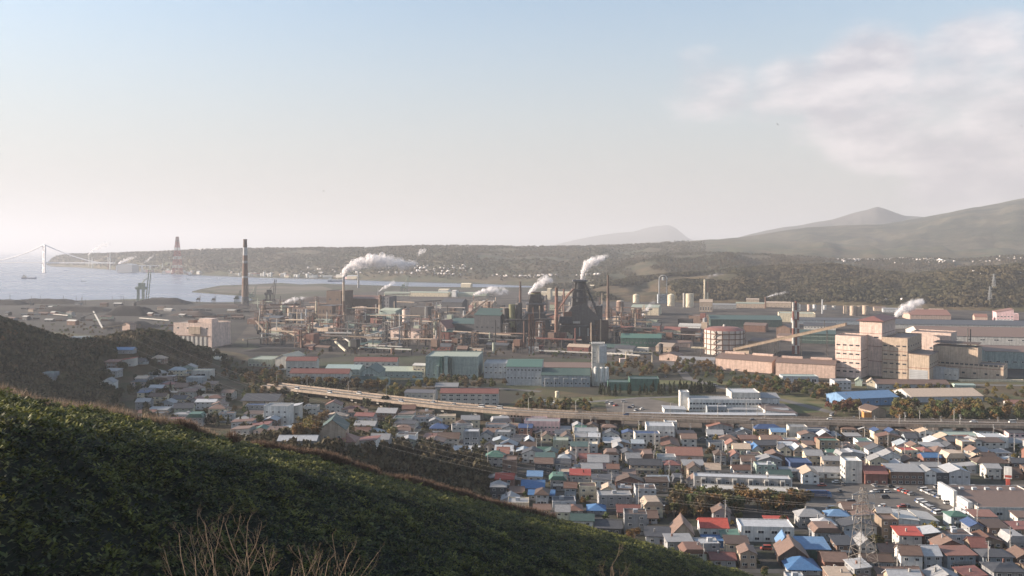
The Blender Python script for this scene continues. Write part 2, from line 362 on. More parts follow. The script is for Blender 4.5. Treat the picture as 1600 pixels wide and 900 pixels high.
hill('hills', [(-400, 470), (820, 448), (900, 437), (940, 422), (985, 407), (1040, 399), (1100, 396), (1180, 398), (1260, 402), (1330, 407), (1420, 404), (1500, 406), (1600, 400), (1750, 392), (2100, 390)], [(-400, 2800), (800, 2650), (1000, 2500), (2100, 2300)], [(-400, 300), (800, 400), (1000, 1300), (2100, 1500)], wood_far, 34, 11, f=50, x0=840)
hill('hills', [(-400, 480), (900, 462), (940, 447), (985, 437), (1040, 431), (1100, 428), (1160, 421), (1230, 417), (1300, 416), (1370, 426), (1430, 431), (1490, 423), (1560, 418), (1650, 412), (2100, 405)], [(-400, 1900), (930, 2050), (1050, 2000), (1300, 1900), (1450, 1780), (1600, 1700), (2100, 1500)], [(-400, 100), (900, 150), (1000, 500), (1300, 750), (1600, 650), (2100, 600)], wood_near, 30, 23, f=60, x0=905)
hill('mountain_slope', [(-400, 420), (900, 392), (1000, 386), (1080, 377.5), (1165, 370), (1215, 362), (1260, 355), (1320, 352), (1380, 350), (1412, 345), (1461, 336), (1540, 321), (1600, 310), (1720, 290), (2100, 275)], [(-400, 4400), (2100, 4000)], 2300, moor, 60, 31, back=2500, f=80, x0=960)
hill('mountain', [(-400, 430), (1100, 400), (1150, 372), (1195, 360.5), (1255, 351), (1300, 343), (1330, 333), (1352, 329), (1362, 326), (1371, 323.5), (1384, 327), (1400, 333), (1412, 337), (1461, 340), (1600, 350), (2100, 380)], [(-400, 7200), (2100, 7200)], 1900, peakm, 40, 41, back=2500, f=30, x0=1000, step=4)
hill('mountain', [(-400, 430), (790, 392), (850, 386), (905, 373), (940, 367), (965, 364.5), (990, 362), (1012, 356), (1030, 353), (1045, 351.5), (1058, 358), (1075, 372), (1110, 388), (2100, 430)], [(-400, 16500), (2100, 16500)], 2500, peakm, 30, 47, back=2500, f=30, x0=700, x1=1300, step=4)

# wooded slopes beside the town, rising to a hill out of sight beyond the near ridge
def H(x, y):
    g = lambda a, cx, cy, sx, sy: a * np.exp(-.5 * (((x - cx) / sx) ** 2 + ((y - cy) / sy) ** 2))
    A = g(115, -560, 705, 84, 150)
    B = g(30, -352, 862, np.where(x > -352, 25, 40), 66)
    Cc = g(4, -430, 800, 110, 120)
    S = g(25, -104, 425, 36, 56)
    K = g(8, -235, 600, 110, 120)
    z = A + B + Cc + S + K
    return z + (fbm(x / 38, y / 38, 5, 4) - .47) * 7 * np.clip(z / 14, 0, 1)
hx, hy = np.meshgrid(np.arange(-1100, 60, 7.), np.arange(230, 1180, 7.))
hz = H(hx, hy) - .8
hill_floor = paint('hillside_floor', (.04, .046, .022), rough=1, var=.35, scale=.08, streak=0, obj=0, second=(.085, .06, .035), sscale=.03, bmp=.8, bscale=.5)
link('hillside', grid('hillside', hx, hy, hz, hill_floor), kind='structure')
def GH(px, py):
    d = np.arange(230, 1600, 2.); x = (px - 800) / F * d; z = CH - (py - HZ) / F * d
    k = np.argmax(z <= np.maximum(H(x, d), 0)); return Vector((x[k], d[k], float(max(H(x[k], d[k]), 0))))

# the near hill: dwarf bamboo over a slope that ends in a ridge running down and away
CRX = [(-900, 578), (-300, 598), (0, 617), (100, 632), (200, 651), (300, 672), (400, 695), (500, 714), (600, 741), (700, 766), (800, 793), (900, 815), (1000, 840), (1100, 872), (1200, 902), (1300, 940), (1600, 1060), (2000, 1230)]
CRD = [(-900, 74), (0, 92), (300, 126), (600, 168), (1000, 226), (1200, 258), (2000, 350)]
NRD = [(-900, 46), (0, 60), (600, 106), (1200, 190), (2000, 240)]
cpx = np.arange(-900, 2000, 10.)
def near_surface(cpx, ss, tails, jit=True):
    yc = pline(CRX, cpx) + 8; dc = pline(CRD, cpx); dn = pline(NRD, cpx); yn = np.maximum(960, yc + 110)
    rows = []
    for u in (0, .25, .5, .75):                      # from the foot of the viewpoint to the slope
        d = 3 + (dn - 3) * u; z0 = CH - 2.2; z1 = ZR(yn, dn); rows.append((d, z0 + (z1 - z0) * u ** .9 - 0.5 * math.sin(u * 3.1)))
    for s in ss:
        y = yn + (yc - yn) * s; d = 1 / (1 / dn + (1 / dc - 1 / dn) * s ** 1.15); d = d + 45 * np.clip((s - .88) / .12, 0, 1) ** 1.2; rows.append((d, ZR(y, d)))
    dc = dc + 45; m = (yc - HZ) / F; zc = ZR(yc, dc)
    for e in tails: rows.append((dc + e, np.maximum(zc - m * e - (.40 * e * e / (e + 9)), -3)))
    Dd = np.array([r[0] for r in rows]); Zz = np.array([r[1] for r in rows]); Xx = (cpx[None] - 800) / F * Dd
    nz_ = (fbm(Xx / 7, Dd / 7, 61, 4) - .47) * 2.2
    return Xx, Dd, Zz + nz_ * np.clip((Dd - 20) / 30, 0, 1)
NS = near_surface(cpx, np.concatenate([np.linspace(0, .88, 20, endpoint=False), np.linspace(.88, 1, 12)]), [2, 4, 7, 11, 16, 22, 30, 45, 65, 90, 130, 180, 240, 300])
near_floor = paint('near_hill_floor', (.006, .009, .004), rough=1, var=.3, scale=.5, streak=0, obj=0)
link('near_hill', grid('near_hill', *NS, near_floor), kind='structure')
def sample_near(n, r0, r1, c0, c1, g):
    X_, Y_, Z_ = (a[r0:r1, c0:c1] for a in NS)
    e1 = np.stack([X_[:-1, 1:] - X_[:-1, :-1], Y_[:-1, 1:] - Y_[:-1, :-1]], -1); e2 = np.stack([X_[1:, :-1] - X_[:-1, :-1], Y_[1:, :-1] - Y_[:-1, :-1]], -1)
    ar = np.abs(e1[..., 0] * e2[..., 1] - e1[..., 1] * e2[..., 0]); p = (ar / ar.sum()).ravel()
    k = g.choice(p.size, n, p=p); i, j = np.unravel_index(k, ar.shape); u, v = g.random(n), g.random(n)
    def bl(a): return (a[i, j] * (1 - u) + a[i, j + 1] * u) * (1 - v) + (a[i + 1, j] * (1 - u) + a[i + 1, j + 1] * u) * v
    return np.stack([bl(X_), bl(Y_), bl(Z_)], -1), i, j
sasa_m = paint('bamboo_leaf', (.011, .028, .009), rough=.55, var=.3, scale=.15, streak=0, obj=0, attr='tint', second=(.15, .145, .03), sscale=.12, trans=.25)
def blades(p, g, per, ln, wdt, lift=(.1, .9), hgt=.5):
    n = len(p) * per; c = np.repeat(p, per, 0) + g.normal(size=(n, 3)) * np.array([.28, .28, .0]); c[:, 2] += g.uniform(.05, hgt, n)
    a = g.uniform(0, 2 * np.pi, n); el = g.uniform(*lift, n); l = ln * g.uniform(.6, 1.3, n)[:, None]
    d = np.stack([np.cos(a) * np.cos(el), np.sin(a) * np.cos(el), np.sin(el)], -1); s = np.stack([-np.sin(a), np.cos(a), g.normal(size=n) * .4], -1) * (wdt * g.uniform(.7, 1.3, n))[:, None]
    tip = c + d * l; tip[:, 2] -= .12 * l[:, 0]
    v = np.stack([c, c + d * l * .45 + s, tip, c + d * l * .45 - s], 1).reshape(-1, 3)
    return v, np.arange(n * 4).reshape(-1, 4)
g_ = np.random.default_rng(5)
pa, pi_, _ = sample_near(125000, 4, 46, 78, 232, g_)
clump = fbm(pa[:, 0] / 1.6, pa[:, 1] / 1.6, 77, 3); pa[:, 2] += (clump - .45) * np.where(pi_ >= 22, 3.6, 2.0)
v, q = blades(pa, g_, 6, .62, .13)
tint = np.repeat(np.clip(g_.random(len(pa)) * .7 + (clump - .45) * .9 + .1, 0, 1), 24)
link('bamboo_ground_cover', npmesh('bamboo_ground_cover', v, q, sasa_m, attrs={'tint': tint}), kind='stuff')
# rust coloured brushwood and dry grass along the ridge
brush_m = paint('dry_brush', (.17, .11, .075), rough=.9, streak=0, obj=0, attr='tint', second=(.13, .085, .06), sscale=.2, trans=.15)
def twigs(name, p, g, per, ln, wdt, mat, up=(.9, 1.5)):
    v, q = blades(p, g, per, ln, wdt, up, .2)
    return link(name, npmesh(name, v, q, mat, attrs={'tint': np.repeat(g.random(len(p) * per), 4)}), kind='stuff')
pb, i_, j_ = sample_near(11000, 35, 41, 118, 178, g_); k_ = fbm(pb[:, 0] / 6, pb[:, 1] / 6, 9, 2) > .34; pb = pb[k_]
twigs('dry_brushwood', pb, g_, 9, 2.7, .06, brush_m)
pb, i_, j_ = sample_near(2200, 36, 39, 78, 125, g_); twigs('dry_grass', pb, g_, 5, 2.5, .035, paint('dry_grass_blade', (.26, .19, .13), streak=0, obj=0, attr='tint', trans=.3), (1.0, 1.5))
# haze: one closed box of thin air round everything
hz_m = bpy.data.materials.new('haze_air'); hz_m.use_nodes = True; nt = hz_m.node_tree; nt.nodes.remove(nt.nodes['Principled BSDF'])
pv = N('ShaderNodeVolumePrincipled'); pv.inputs['Color'].default_value = (.66, .68, .72, 1); pv.inputs['Density'].default_value = 0.90e-4; pv.inputs['Density Attribute'].default_value = ''
pv.inputs['Anisotropy'].default_value = .15; L(pv.outputs[0], nt.nodes['Material Output'].inputs['Volume'])
hb = MB().box(-45000, 45000, -20000, 48000, -8, 720, hz_m).build('haze', kind='stuff')
# ------------------------------------------------------------------ builders
def _win(fm, w=.07):
    mb = MB(); mb.box(0, 1, -.10, 0, 0, w, fm).box(0, 1, -.10, 0, 1 - w, 1, fm).box(0, w, -.10, 0, w, 1 - w, fm).box(1 - w, 1, -.10, 0, w, 1 - w, fm).box(.48, .52, -.08, 0, w, 1 - w, fm)
    mb.poly([(w, -.04, w), (1 - w, -.04, w), (1 - w, -.04, 1 - w), (w, -.04, 1 - w)], glass)
    return mb.mesh('window')
WIN = _win(frame_m); WIND = _win(pm('darkgrey'), .05)
ROOF = {}
def _winf():
    mb = MB(); w = .07; mb.box(0, 1, -.10, 0, 0, w, frame_m).box(0, 1, -.10, 0, 1 - w, 1, frame_m).box(0, w, -.10, 0, w, 1 - w, frame_m).box(1 - w, 1, -.10, 0, w, 1 - w, frame_m).box(.48, .52, -.08, 0, w, 1 - w, frame_m); return mb.mesh('window')
WINF = _winf(); PANE = MB().poly([(.07, -.04, .07), (.93, -.04, .07), (.93, -.04, .93), (.07, -.04, .93)], glass).mesh('pane')
_D = MB(); _D.box(0, 1, -.08, 0, 0, 1, pm('brown')).box(.1, .9, -.12, -.08, .55, .9, glass); DOOR = _D.mesh('door')
_D = MB(); _D.box(0, 1, -.10, 0, 0, 1, pm('palegrey'))
for i in range(1, 6): _D.box(0, 1, -.15, -.10, i / 6 - .015, i / 6 + .015, pm('grey'))
SHUT = _D.mesh('shutter_door')
def on_face(root, name, me, face, w, d, u, z, ww, hh):
    """a piece set on a face: f front (y=0), l (x=-w/2), r (x=w/2), u along the face from its left end seen from outside"""
    if face == 'f': return link(name, me, root, (-w / 2 + u, 0, z), 0, (ww, 1, hh))
    if face == 'l': return link(name, me, root, (-w / 2, d - u, z), R(-90), (ww, 1, hh))
    return link(name, me, root, (w / 2, u, z), R(90), (ww, 1, hh))
def roof_mb(w, d, h, rt, rh, mat, ov=.5, th=.22):
    mb = MB(); a, b = -w / 2, w / 2
    if rt == 'gx':
        for y0, z0 in ((-ov, h - ov * rh / (d / 2)), (d + ov, h - ov * rh / (d / 2))):
            p = [(a - ov, y0, z0 + th), (b + ov, y0, z0 + th), (b + ov, d / 2, h + rh + th), (a - ov, d / 2, h + rh + th)]
            mb.slab(p if y0 < 0 else p[::-1], th, mat)
        mb.box(a - ov, b + ov, d / 2 - .18, d / 2 + .18, h + rh + th - .05, h + rh + th + .1, mat)
    elif rt == 'gy':
        for x0 in (a - ov, b + ov):
            z0 = h - ov * rh / (w / 2); p = [(x0, d + ov, z0 + th), (x0, -ov, z0 + th), (0, -ov, h + rh + th), (0, d + ov, h + rh + th)]
            mb.slab(p if x0 < 0 else p[::-1], th, mat)
        mb.box(-.18, .18, -ov, d + ov, h + rh + th - .05, h + rh + th + .1, mat)
    elif rt == 'hip':
        r = min(w, d) / 2 * .98; z1 = h + rh; e = h - ov * rh / r * .5
        A, B, C, D_ = (a - ov, -ov, e), (b + ov, -ov, e), (b + ov, d + ov, e), (a - ov, d + ov, e)
        if w >= d: P1, P2 = (a + r, d / 2, z1), (b - r, d / 2, z1); fs = [(0, 1, 5, 4), (1, 2, 5), (2, 3, 4, 5), (3, 0, 4)]
        else: P1, P2 = (0, r, z1), (0, d - r, z1); fs = [(0, 1, 4), (1, 2, 5, 4), (2, 3, 5), (3, 0, 4, 5)]
        lo = [(p[0], p[1], p[2] - th) for p in (A, B, C, D_)]
        mb.add([A, B, C, D_, P1, P2] + lo, fs + [(6, 7, 1, 0), (7, 8, 2, 1), (8, 9, 3, 2), (9, 6, 0, 3), (9, 8, 7, 6)], mat)
    elif rt == 'flat':
        mb.box(a + .25, b - .25, .25, d - .25, h, h + .12, mat)
    elif rt == 'shed':
        mb.slab([(a - ov, -ov, h + th), (b + ov, -ov, h + th), (b + ov, d + ov, h + rh + th), (a - ov, d + ov, h + rh + th)], th, mat)
    elif rt == 'sl':
        mb.slab([(a - ov, -ov, h + th), (b + ov, -ov, h + rh + th), (b + ov, d + ov, h + rh + th), (a - ov, d + ov, h + th)], th, mat)
    elif rt == 'mans':
        i = .16 * min(w, d); mb.prism([(a - ov, h - .2), (b + ov, h - .2), (b - i, h + rh), (a + i, h + rh)], -ov, d + ov, 'y', mat)
    return mb
def wall_mb(w, d, h, rt, rh, mat, band=None, plinth=None):
    mb = MB(); a, b = -w / 2, w / 2
    if rt == 'gx': mb.prism([(0, 0), (d, 0), (d, h), (d / 2, h + rh), (0, h)], a, b, 'x', mat)
    elif rt == 'gy': mb.prism([(a, 0), (b, 0), (b, h), (0, h + rh), (a, h)], 0, d, 'y', mat)
    elif rt == 'shed': mb.prism([(0, 0), (d, 0), (d, h + rh), (0, h)], a, b, 'x', mat)
    elif rt == 'sl': mb.prism([(a, 0), (b, 0), (b, h + rh), (a, h)], 0, d, 'y', mat)
    else: mb.box(a, b, 0, d, 0, h, mat)
    if rt == 'flat':
        ph = min(.9, .25 + h * .05)
        mb.box(a, b, 0, .22, h + .002, h + ph, mat).box(a, b, d - .22, d, h + .002, h + ph, mat).box(a, a + .22, .223, d - .223, h + .002, h + ph, mat).box(b - .22, b, .223, d - .223, h + .002, h + ph, mat)
    if plinth: mb.box(a - .06, b + .06, -.06, d + .06, 0, .5, plinth)
    if band:
        for z, m in band: mb.box(a - .05, b + .05, -.05, d + .05, z, z + .45, m)
    return mb
def building(name, label, cat, loc, rot, w, d, h, rt='gx', rh=2, wall='cream', roof='brown', wins=(), group=None, doors=(), ov=.5, th=.22, band=None, plinth=None, pipes=0, vents=0, kind_w=None):
    """front face along local x at y=0, depth along +y; rot in degrees turns the front towards the left of the picture"""
    t = thing(name, label, cat, loc, R(-rot), group)
    wall_mb(w, d, h, rt, rh, pm(wall), band, plinth).build('wall', t)
    roof_o = roof_mb(w, d, h, rt, rh, rm(roof), ov, th).build('roof', t); ROOF[t.name] = roof_o; near = loc[1] < 425
    for face, cols, rows, ww, hh, z0, dz in wins:
        ln = w if face == 'f' else d; st = ln / cols
        for r in range(rows):
            for c in range(cols):
                o = on_face(t, 'window', WINF if near else kind_w or WIN, face, w, d, st * (c + .5) - ww / 2, z0 + r * dz, ww, hh)
                if near: link('pane', PANE, o)
    for face, u, ww, hh, me in doors: on_face(t, 'door' if me is DOOR else 'shutter_door', me, face, w, d, u * (w if face == 'f' else d) - ww / 2, 0, ww, hh)
    for i in range(vents):
        x = -w / 2 + w * (i + .5) / vents; hw = w / vents * .36; z = h + (rh if rt == 'gx' else 0)
        mb = MB(); mb.prism([(d / 2 - 1.4, z - .5), (d / 2 + 1.4, z - .5), (d / 2 + 1.4, z + 1.3), (d / 2, z + 1.9), (d / 2 - 1.4, z + 1.3)], x - hw, x + hw, 'x', pm(wall)); mb.build('roof_vent', t)
    return t
def shed(label, px0, px1, yb, yt, depth, rt='gx', rh_px=3, wall='cream', roof='brown', rot=0, wins=(), name='factory_shed', cat='shed', group=None, z=0, **k):
    """a building whose front spans two pixel columns on the plain and rises from row yb to the eave at row yt"""
    a = G(px0, yb, z); r = R(rot); ex = Vector((math.cos(r), -math.sin(r))); kk = (px1 - 800) / F
    w = (kk * a.y - a.x) / (ex.x - kk * ex.y); c = Vector((a.x, a.y)) + ex * w / 2
    h = ZR(yt, a.y) - z; rh = rh_px * a.y / F
    return building(name, label, cat, (c.x, c.y, z), rot, w, depth, h, rt, rh, wall, roof, wins, group, **k)
def stack(label, px, yt, yb, w0, w1, bands, name='chimney', group=None, ladder=True, cat='chimney', rim=True, smooth=True):
    """a round chimney from rows; bands = [(fraction from the ground where it starts, colour)]"""
    b = G(px, yb); d = b.y; h = ZR(yt, d); r0 = w1 / 2 * d / F; r1 = w0 / 2 * d / F
    t = thing(name, label, cat, b, 0, group)
    bands = bands + [(1.0, None)]
    for (f0, c), (f1, _) in zip(bands, bands[1:]):
        MB().cyl(0, 0, h * f0, h * f1, r0 + (r1 - r0) * f0, r0 + (r1 - r0) * f1, pm(c), 18, f1 == 1.0).build('shaft', t, smooth=False)
    if rim: MB().cyl(0, 0, h - 1.2, h + .3, r1 * 1.12, r1 * 1.12, pm(bands[-2][1]), 18).build('rim', t)
    if ladder:
        mb = MB()
        for f in (.35, .65, .9): mb.cyl(0, 0, h * f, h * f + .3, (r0 + (r1 - r0) * f) * 1.35, (r0 + (r1 - r0) * f) * 1.35, pm('steel'), 18)
        mb.build('gallery', t)
    return t
def tank(label, px, yb, wpx, hpx, col, dome='flat', name='storage_tank', group=None, roofc=None, cat='tank', legs=False):
    b = G(px, yb); s = b.y / F; r = wpx / 2 * s; h = hpx * s
    t = thing(name, label, cat, b, 0, group)
    if dome == 'ball':
        v, f = ico(3); mb = MB(); mb.add([(p[0] * r, p[1] * r, p[2] * r + h - r) for p in v], f.tolist(), pm(col)); mb.build('shell', t, smooth=True)
        for i in range(8):
            a = i * math.pi / 4; MB().cyl(r * .8 * math.cos(a), r * .8 * math.sin(a), 0, h - r * .9, .3, .3, pm('grey'), 6).build('leg', t)
        return t
    z0 = h * .22 if legs else 0
    MB().cyl(0, 0, z0, h, r, r, pm(col), 24).build('shell', t)
    if dome == 'cone': MB().cyl(0, 0, h, h + r * .45, r * 1.02, .2, rm(roofc or col), 24).build('roof', t)
    elif dome == 'dome': MB().cyl(0, 0, h, h + r * .22, r, r * .75, rm(roofc or col), 24, False).cyl(0, 0, h + r * .22, h + r * .36, r * .75, .1, rm(roofc or col), 24).build('roof', t)
    else: MB().cyl(0, 0, h, h + .25, r * 1.03, r * 1.03, pm(roofc or col), 24).build('roof', t)
    mb = MB()
    for i in range(14):
        a0, a1 = -2.4 + i * .12, -2.4 + (i + 1) * .12; mb.tube((r * 1.05 * math.cos(a0), r * 1.05 * math.sin(a0), h * i / 14), (r * 1.05 * math.cos(a1), r * 1.05 * math.sin(a1), h * (i + 1) / 14), max(.12, r * .03), pm('grey'), 4)
    mb.build('stair', t)
    if legs:
        for i in range(6):
            a = i * math.pi / 3; MB().cyl(r * .85 * math.cos(a), r * .85 * math.sin(a), 0, z0, r * .09, r * .09, pm('grey'), 6).build('leg', t)
    return t
def beam_thing(name, label, cat, p, q, w, h, mat, legs=3, group=None, legmat=None, roof=None):
    """an inclined covered gallery (conveyor) between two points, on trestles"""
    p, q = Vector(p), Vector(q); t = thing(name, label, cat, (p.x, p.y, 0), 0, group); o = Vector((p.x, p.y, 0))
    d = (q - p); u = Vector((d.x, d.y, 0)).normalized(); s = Vector((-u.y, u.x, 0)) * w / 2; up = Vector((0, 0, h))
    A, B = p - o, q - o; pts = [A - s, A + s, A + s + up, A - s + up, B - s, B + s, B + s + up, B - s + up]
    MB().add(pts, [(0, 1, 2, 3), (7, 6, 5, 4), (0, 4, 5, 1), (1, 5, 6, 2), (2, 6, 7, 3), (3, 7, 4, 0)], mat).build('gallery', t)
    if roof:
        e = Vector((0, 0, .12)); k = s * 1.15
        MB().slab([A - k + up + e * 2, B - k + up + e * 2, B + k + up + e * 2, A + k + up + e * 2], .2, roof).build('roof', t)
    for i in range(legs):
        f = (i + .7) / (legs + .4); c = A + (B - A) * f
        if c.z < 1.5: continue
        mb = MB(); lm_ = legmat or pm('steel')
        for sg in (-1, 1): mb.tube(c + s * sg * .8, Vector((c.x, c.y, 0)) + s * sg * 1.5, .28, lm_, 4)
        n = max(1, int(c.z / 5))
        for j in range(n):
            z0, z1 = c.z * j / n, c.z * (j + 1) / n; mb.tube(Vector((c.x, c.y, z0)) + s * 1.4, Vector((c.x, c.y, z1)) - s * 1.1, .15, lm_, 3)
        mb.build('trestle', t)
    return t
def lattice(mb, w0, w1, z0, z1, n, r, mat, top=None):
    """four legged braced tower"""
    for i in range(n):
        a, b = z0 + (z1 - z0) * i / n, z0 + (z1 - z0) * (i + 1) / n; wa, wb = w0 + (w1 - w0) * i / n, w0 + (w1 - w0) * (i + 1) / n
        ca = [(-wa / 2, -wa / 2, a), (wa / 2, -wa / 2, a), (wa / 2, wa / 2, a), (-wa / 2, wa / 2, a)]; cb = [(-wb / 2, -wb / 2, b), (wb / 2, -wb / 2, b), (wb / 2, wb / 2, b), (-wb / 2, wb / 2, b)]
        m = mat if not isinstance(mat, list) else mat[i % len(mat)]
        for j in range(4):
            k = (j + 1) % 4; mb.tube(ca[j], cb[j], r, m, 4); mb.tube(ca[j], cb[k], r * .55, m, 3); mb.tube(ca[k], cb[j], r * .55, m, 3); mb.tube(cb[j], cb[k], r * .55, m, 3)
    return mb
# trees ------------------------------------------------------------------
def leaf_mat(n, a, b): return paint('leaf_' + n, a, rough=.8, var=.35, scale=.7, streak=0, obj=.22, second=b, sscale=.35, trans=.2)
LEAF = {'rusty': leaf_mat('rusty', (.155, .080, .030), (.115, .085, .030)), 'brown': leaf_mat('brown', (.105, .072, .040), (.085, .075, .035)), 'olive': leaf_mat('olive', (.075, .080, .026), (.10, .085, .028)),
        'golden': leaf_mat('golden', (.165, .120, .030), (.13, .12, .035)), 'dark_green': leaf_mat('dark_green', (.030, .042, .020), (.045, .050, .022)), 'green': leaf_mat('green', (.055, .078, .025), (.075, .080, .028)), 'reddish': leaf_mat('reddish', (.17, .062, .045), (.12, .075, .04))}
TRUNK = MB().tube((0, 0, 0), (.15, 0, 2.6), .2, wood_m, 6, .13).tube((.15, 0, 2.5), (-.9, .3, 4.6), .1, wood_m, 4, .04).tube((.15, 0, 2.4), (1.1, -.4, 4.4), .1, wood_m, 4, .04).tube((.15, 0, 2.6), (.3, .8, 5.2), .1, wood_m, 4, .03).mesh('trunk')
CROWN = {}
def crown(shape, leaf):
    k = (shape, leaf)
    if k not in CROWN:
        if shape < 3:
            g = random.Random(shape + 40); lobes = [(g.uniform(-1.5, 1.5), g.uniform(-1.5, 1.5), g.uniform(3.2, 6.0), g.uniform(.95, 1.6)) for _ in range(7)] + [(0, 0, 4.4, 1.7)]
            v, q = leafcloud(420, lobes, .30, shape + 1)
        elif shape == 3:
            lobes = [(random.uniform(-.2, .2), random.uniform(-.2, .2), z, 1.35 * (7.6 - z) / 6.4 + .12) for z in np.linspace(1.3, 7.2, 10)]; v, q = leafcloud(420, lobes, .25, 9)
        else:
            lobes = [(random.uniform(-1.7, 1.7), random.uniform(-1.7, 1.7), random.uniform(1.0, 2.3), random.uniform(.7, 1.1)) for _ in range(7)]; v, q = leafcloud(330, lobes, .28, 11)
        CROWN[k] = npmesh('crown', v, q, LEAF[leaf])
    return CROWN[k]
KIND = {'rusty': 'rust-brown broadleaf tree', 'brown': 'half-bare brown tree', 'olive': 'olive-green broadleaf tree', 'golden': 'golden autumn tree', 'dark_green': 'dark green conifer', 'green': 'leafy green tree', 'reddish': 'russet-red autumn tree'}
NTREE = [0]; TREES = []
def tree(p, h, leaf, label, group, shape=None):
    if shape is None: shape = 3 if leaf == 'dark_green' else random.randrange(3)
    if shape < 3: TREES.append((Vector(p), h, leaf, label, group, shape)); return
    plant(p, h, leaf, label, group, shape)
LEAVES = ['rusty', 'brown', 'olive', 'golden', 'green', 'reddish', 'dark_green']
def grow_trees(limit):
    """the trees that show largest become things of their own, the rest one thicket"""
    TREES.sort(key=lambda q: -q[1] / q[0].y); seen = {}
    hs = sorted(q[1] for q in TREES[:limit]); lo, hi = hs[len(hs) // 3], hs[2 * len(hs) // 3]
    for p, h, leaf, label, group, shape in TREES[:limit]:
        ad = 'tall ' if h > hi else 'low ' if h < lo else 'mid-sized '; w = where(p.x, p.y); labs = [label, ad + label] + [KIND[leaf] + ' ' + group.replace('trees ', 'among trees ').replace('garden among', 'among garden') * 0 + x for x in w] + [ad + KIND[leaf] + ' ' + x for x in w]
        plant(p, h, leaf, next((l for l in labs if free(l) and len(l.split()) <= 16), label), group, shape)
    rest = TREES[limit:]
    if rest:
        m = paint('thicket_leaf', (.1, .1, .1), rough=.85, var=.35, scale=.5, streak=0, obj=0, trans=.2); global nt; nt = m.node_tree
        at = N('ShaderNodeAttribute', attribute_name='tint'); cr = N('ShaderNodeValToRGB'); cr.color_ramp.interpolation = 'CONSTANT'; e = cr.color_ramp.elements
        cols = [(.135, .080, .030), (.095, .070, .038), (.078, .082, .027), (.15, .115, .032), (.058, .078, .026), (.15, .065, .045)]
        while len(e) < 6: e.new(.5)
        for i in range(6): e[i].position = i / 6; e[i].color = (*cols[i], 1)
        L(at.outputs['Fac'], cr.inputs[0]); mixn = next(n for n in nt.nodes if n.type == 'MIX'); L(cr.outputs[0], mixn.inputs[6])
        tv, tq = leafcloud(150, [(0, 0, 4.4, 1.8), (1.3, .3, 4.0, 1.3), (-1.2, -.5, 3.9, 1.4), (.2, 1.2, 5.2, 1.2), (-.2, -1.2, 3.2, 1.3), (.3, 0, 5.7, 1.1)], .46, 77)
        pos = np.array([q[0][:] for q in rest]); s = np.array([q[1] / 7.4 for q in rest]); ti = np.array([LEAVES.index(q[2]) / 6 + .05 for q in rest])
        link('thicket', scatter('thicket', tv, tq, pos, s, np.random.default_rng(3).uniform(0, 6.28, len(rest)), m, tint=ti), kind='stuff')
def plant(p, h, leaf, label, group, shape=None):
    if shape is None: shape = 3 if leaf == 'dark_green' else random.randrange(3)
    nm = 'shrub' if shape == 4 else 'conifer_tree' if shape == 3 else 'broadleaf_tree'
    t = thing(nm, label, 'shrub' if shape == 4 else 'tree', p, random.uniform(0, 6.28), group); s = h / (7.4 if shape < 4 else 3.0); t.scale = (s * random.uniform(.9, 1.15), s * random.uniform(.9, 1.15), s)
    if shape < 4: link('trunk', TRUNK, t)
    link('crown', crown(shape, leaf), t); NTREE[0] += 1
    return t
def belt(group, place, pts, n, kinds, hmin, hmax, hgt=None, jit=1.0, shapes=None):
    """trees along or inside a pixel polygon given as (px0, px1, y0, y1) boxes"""
    for i in range(n):
        x0, x1, y0, y1 = pts[i % len(pts)]; a, b = random.uniform(x0, x1), random.uniform(y0, y1)
        p = GH(a, b) if hgt else G(a, b); lf = random.choice(kinds); sh = random.choice(shapes) if shapes else None
        kd = {4: 'low ' + lf.replace('_', ' ') + ' shrub'}.get(sh, KIND[lf])
        tree(p, random.uniform(hmin, hmax), lf, kd + ' ' + place, group, sh)
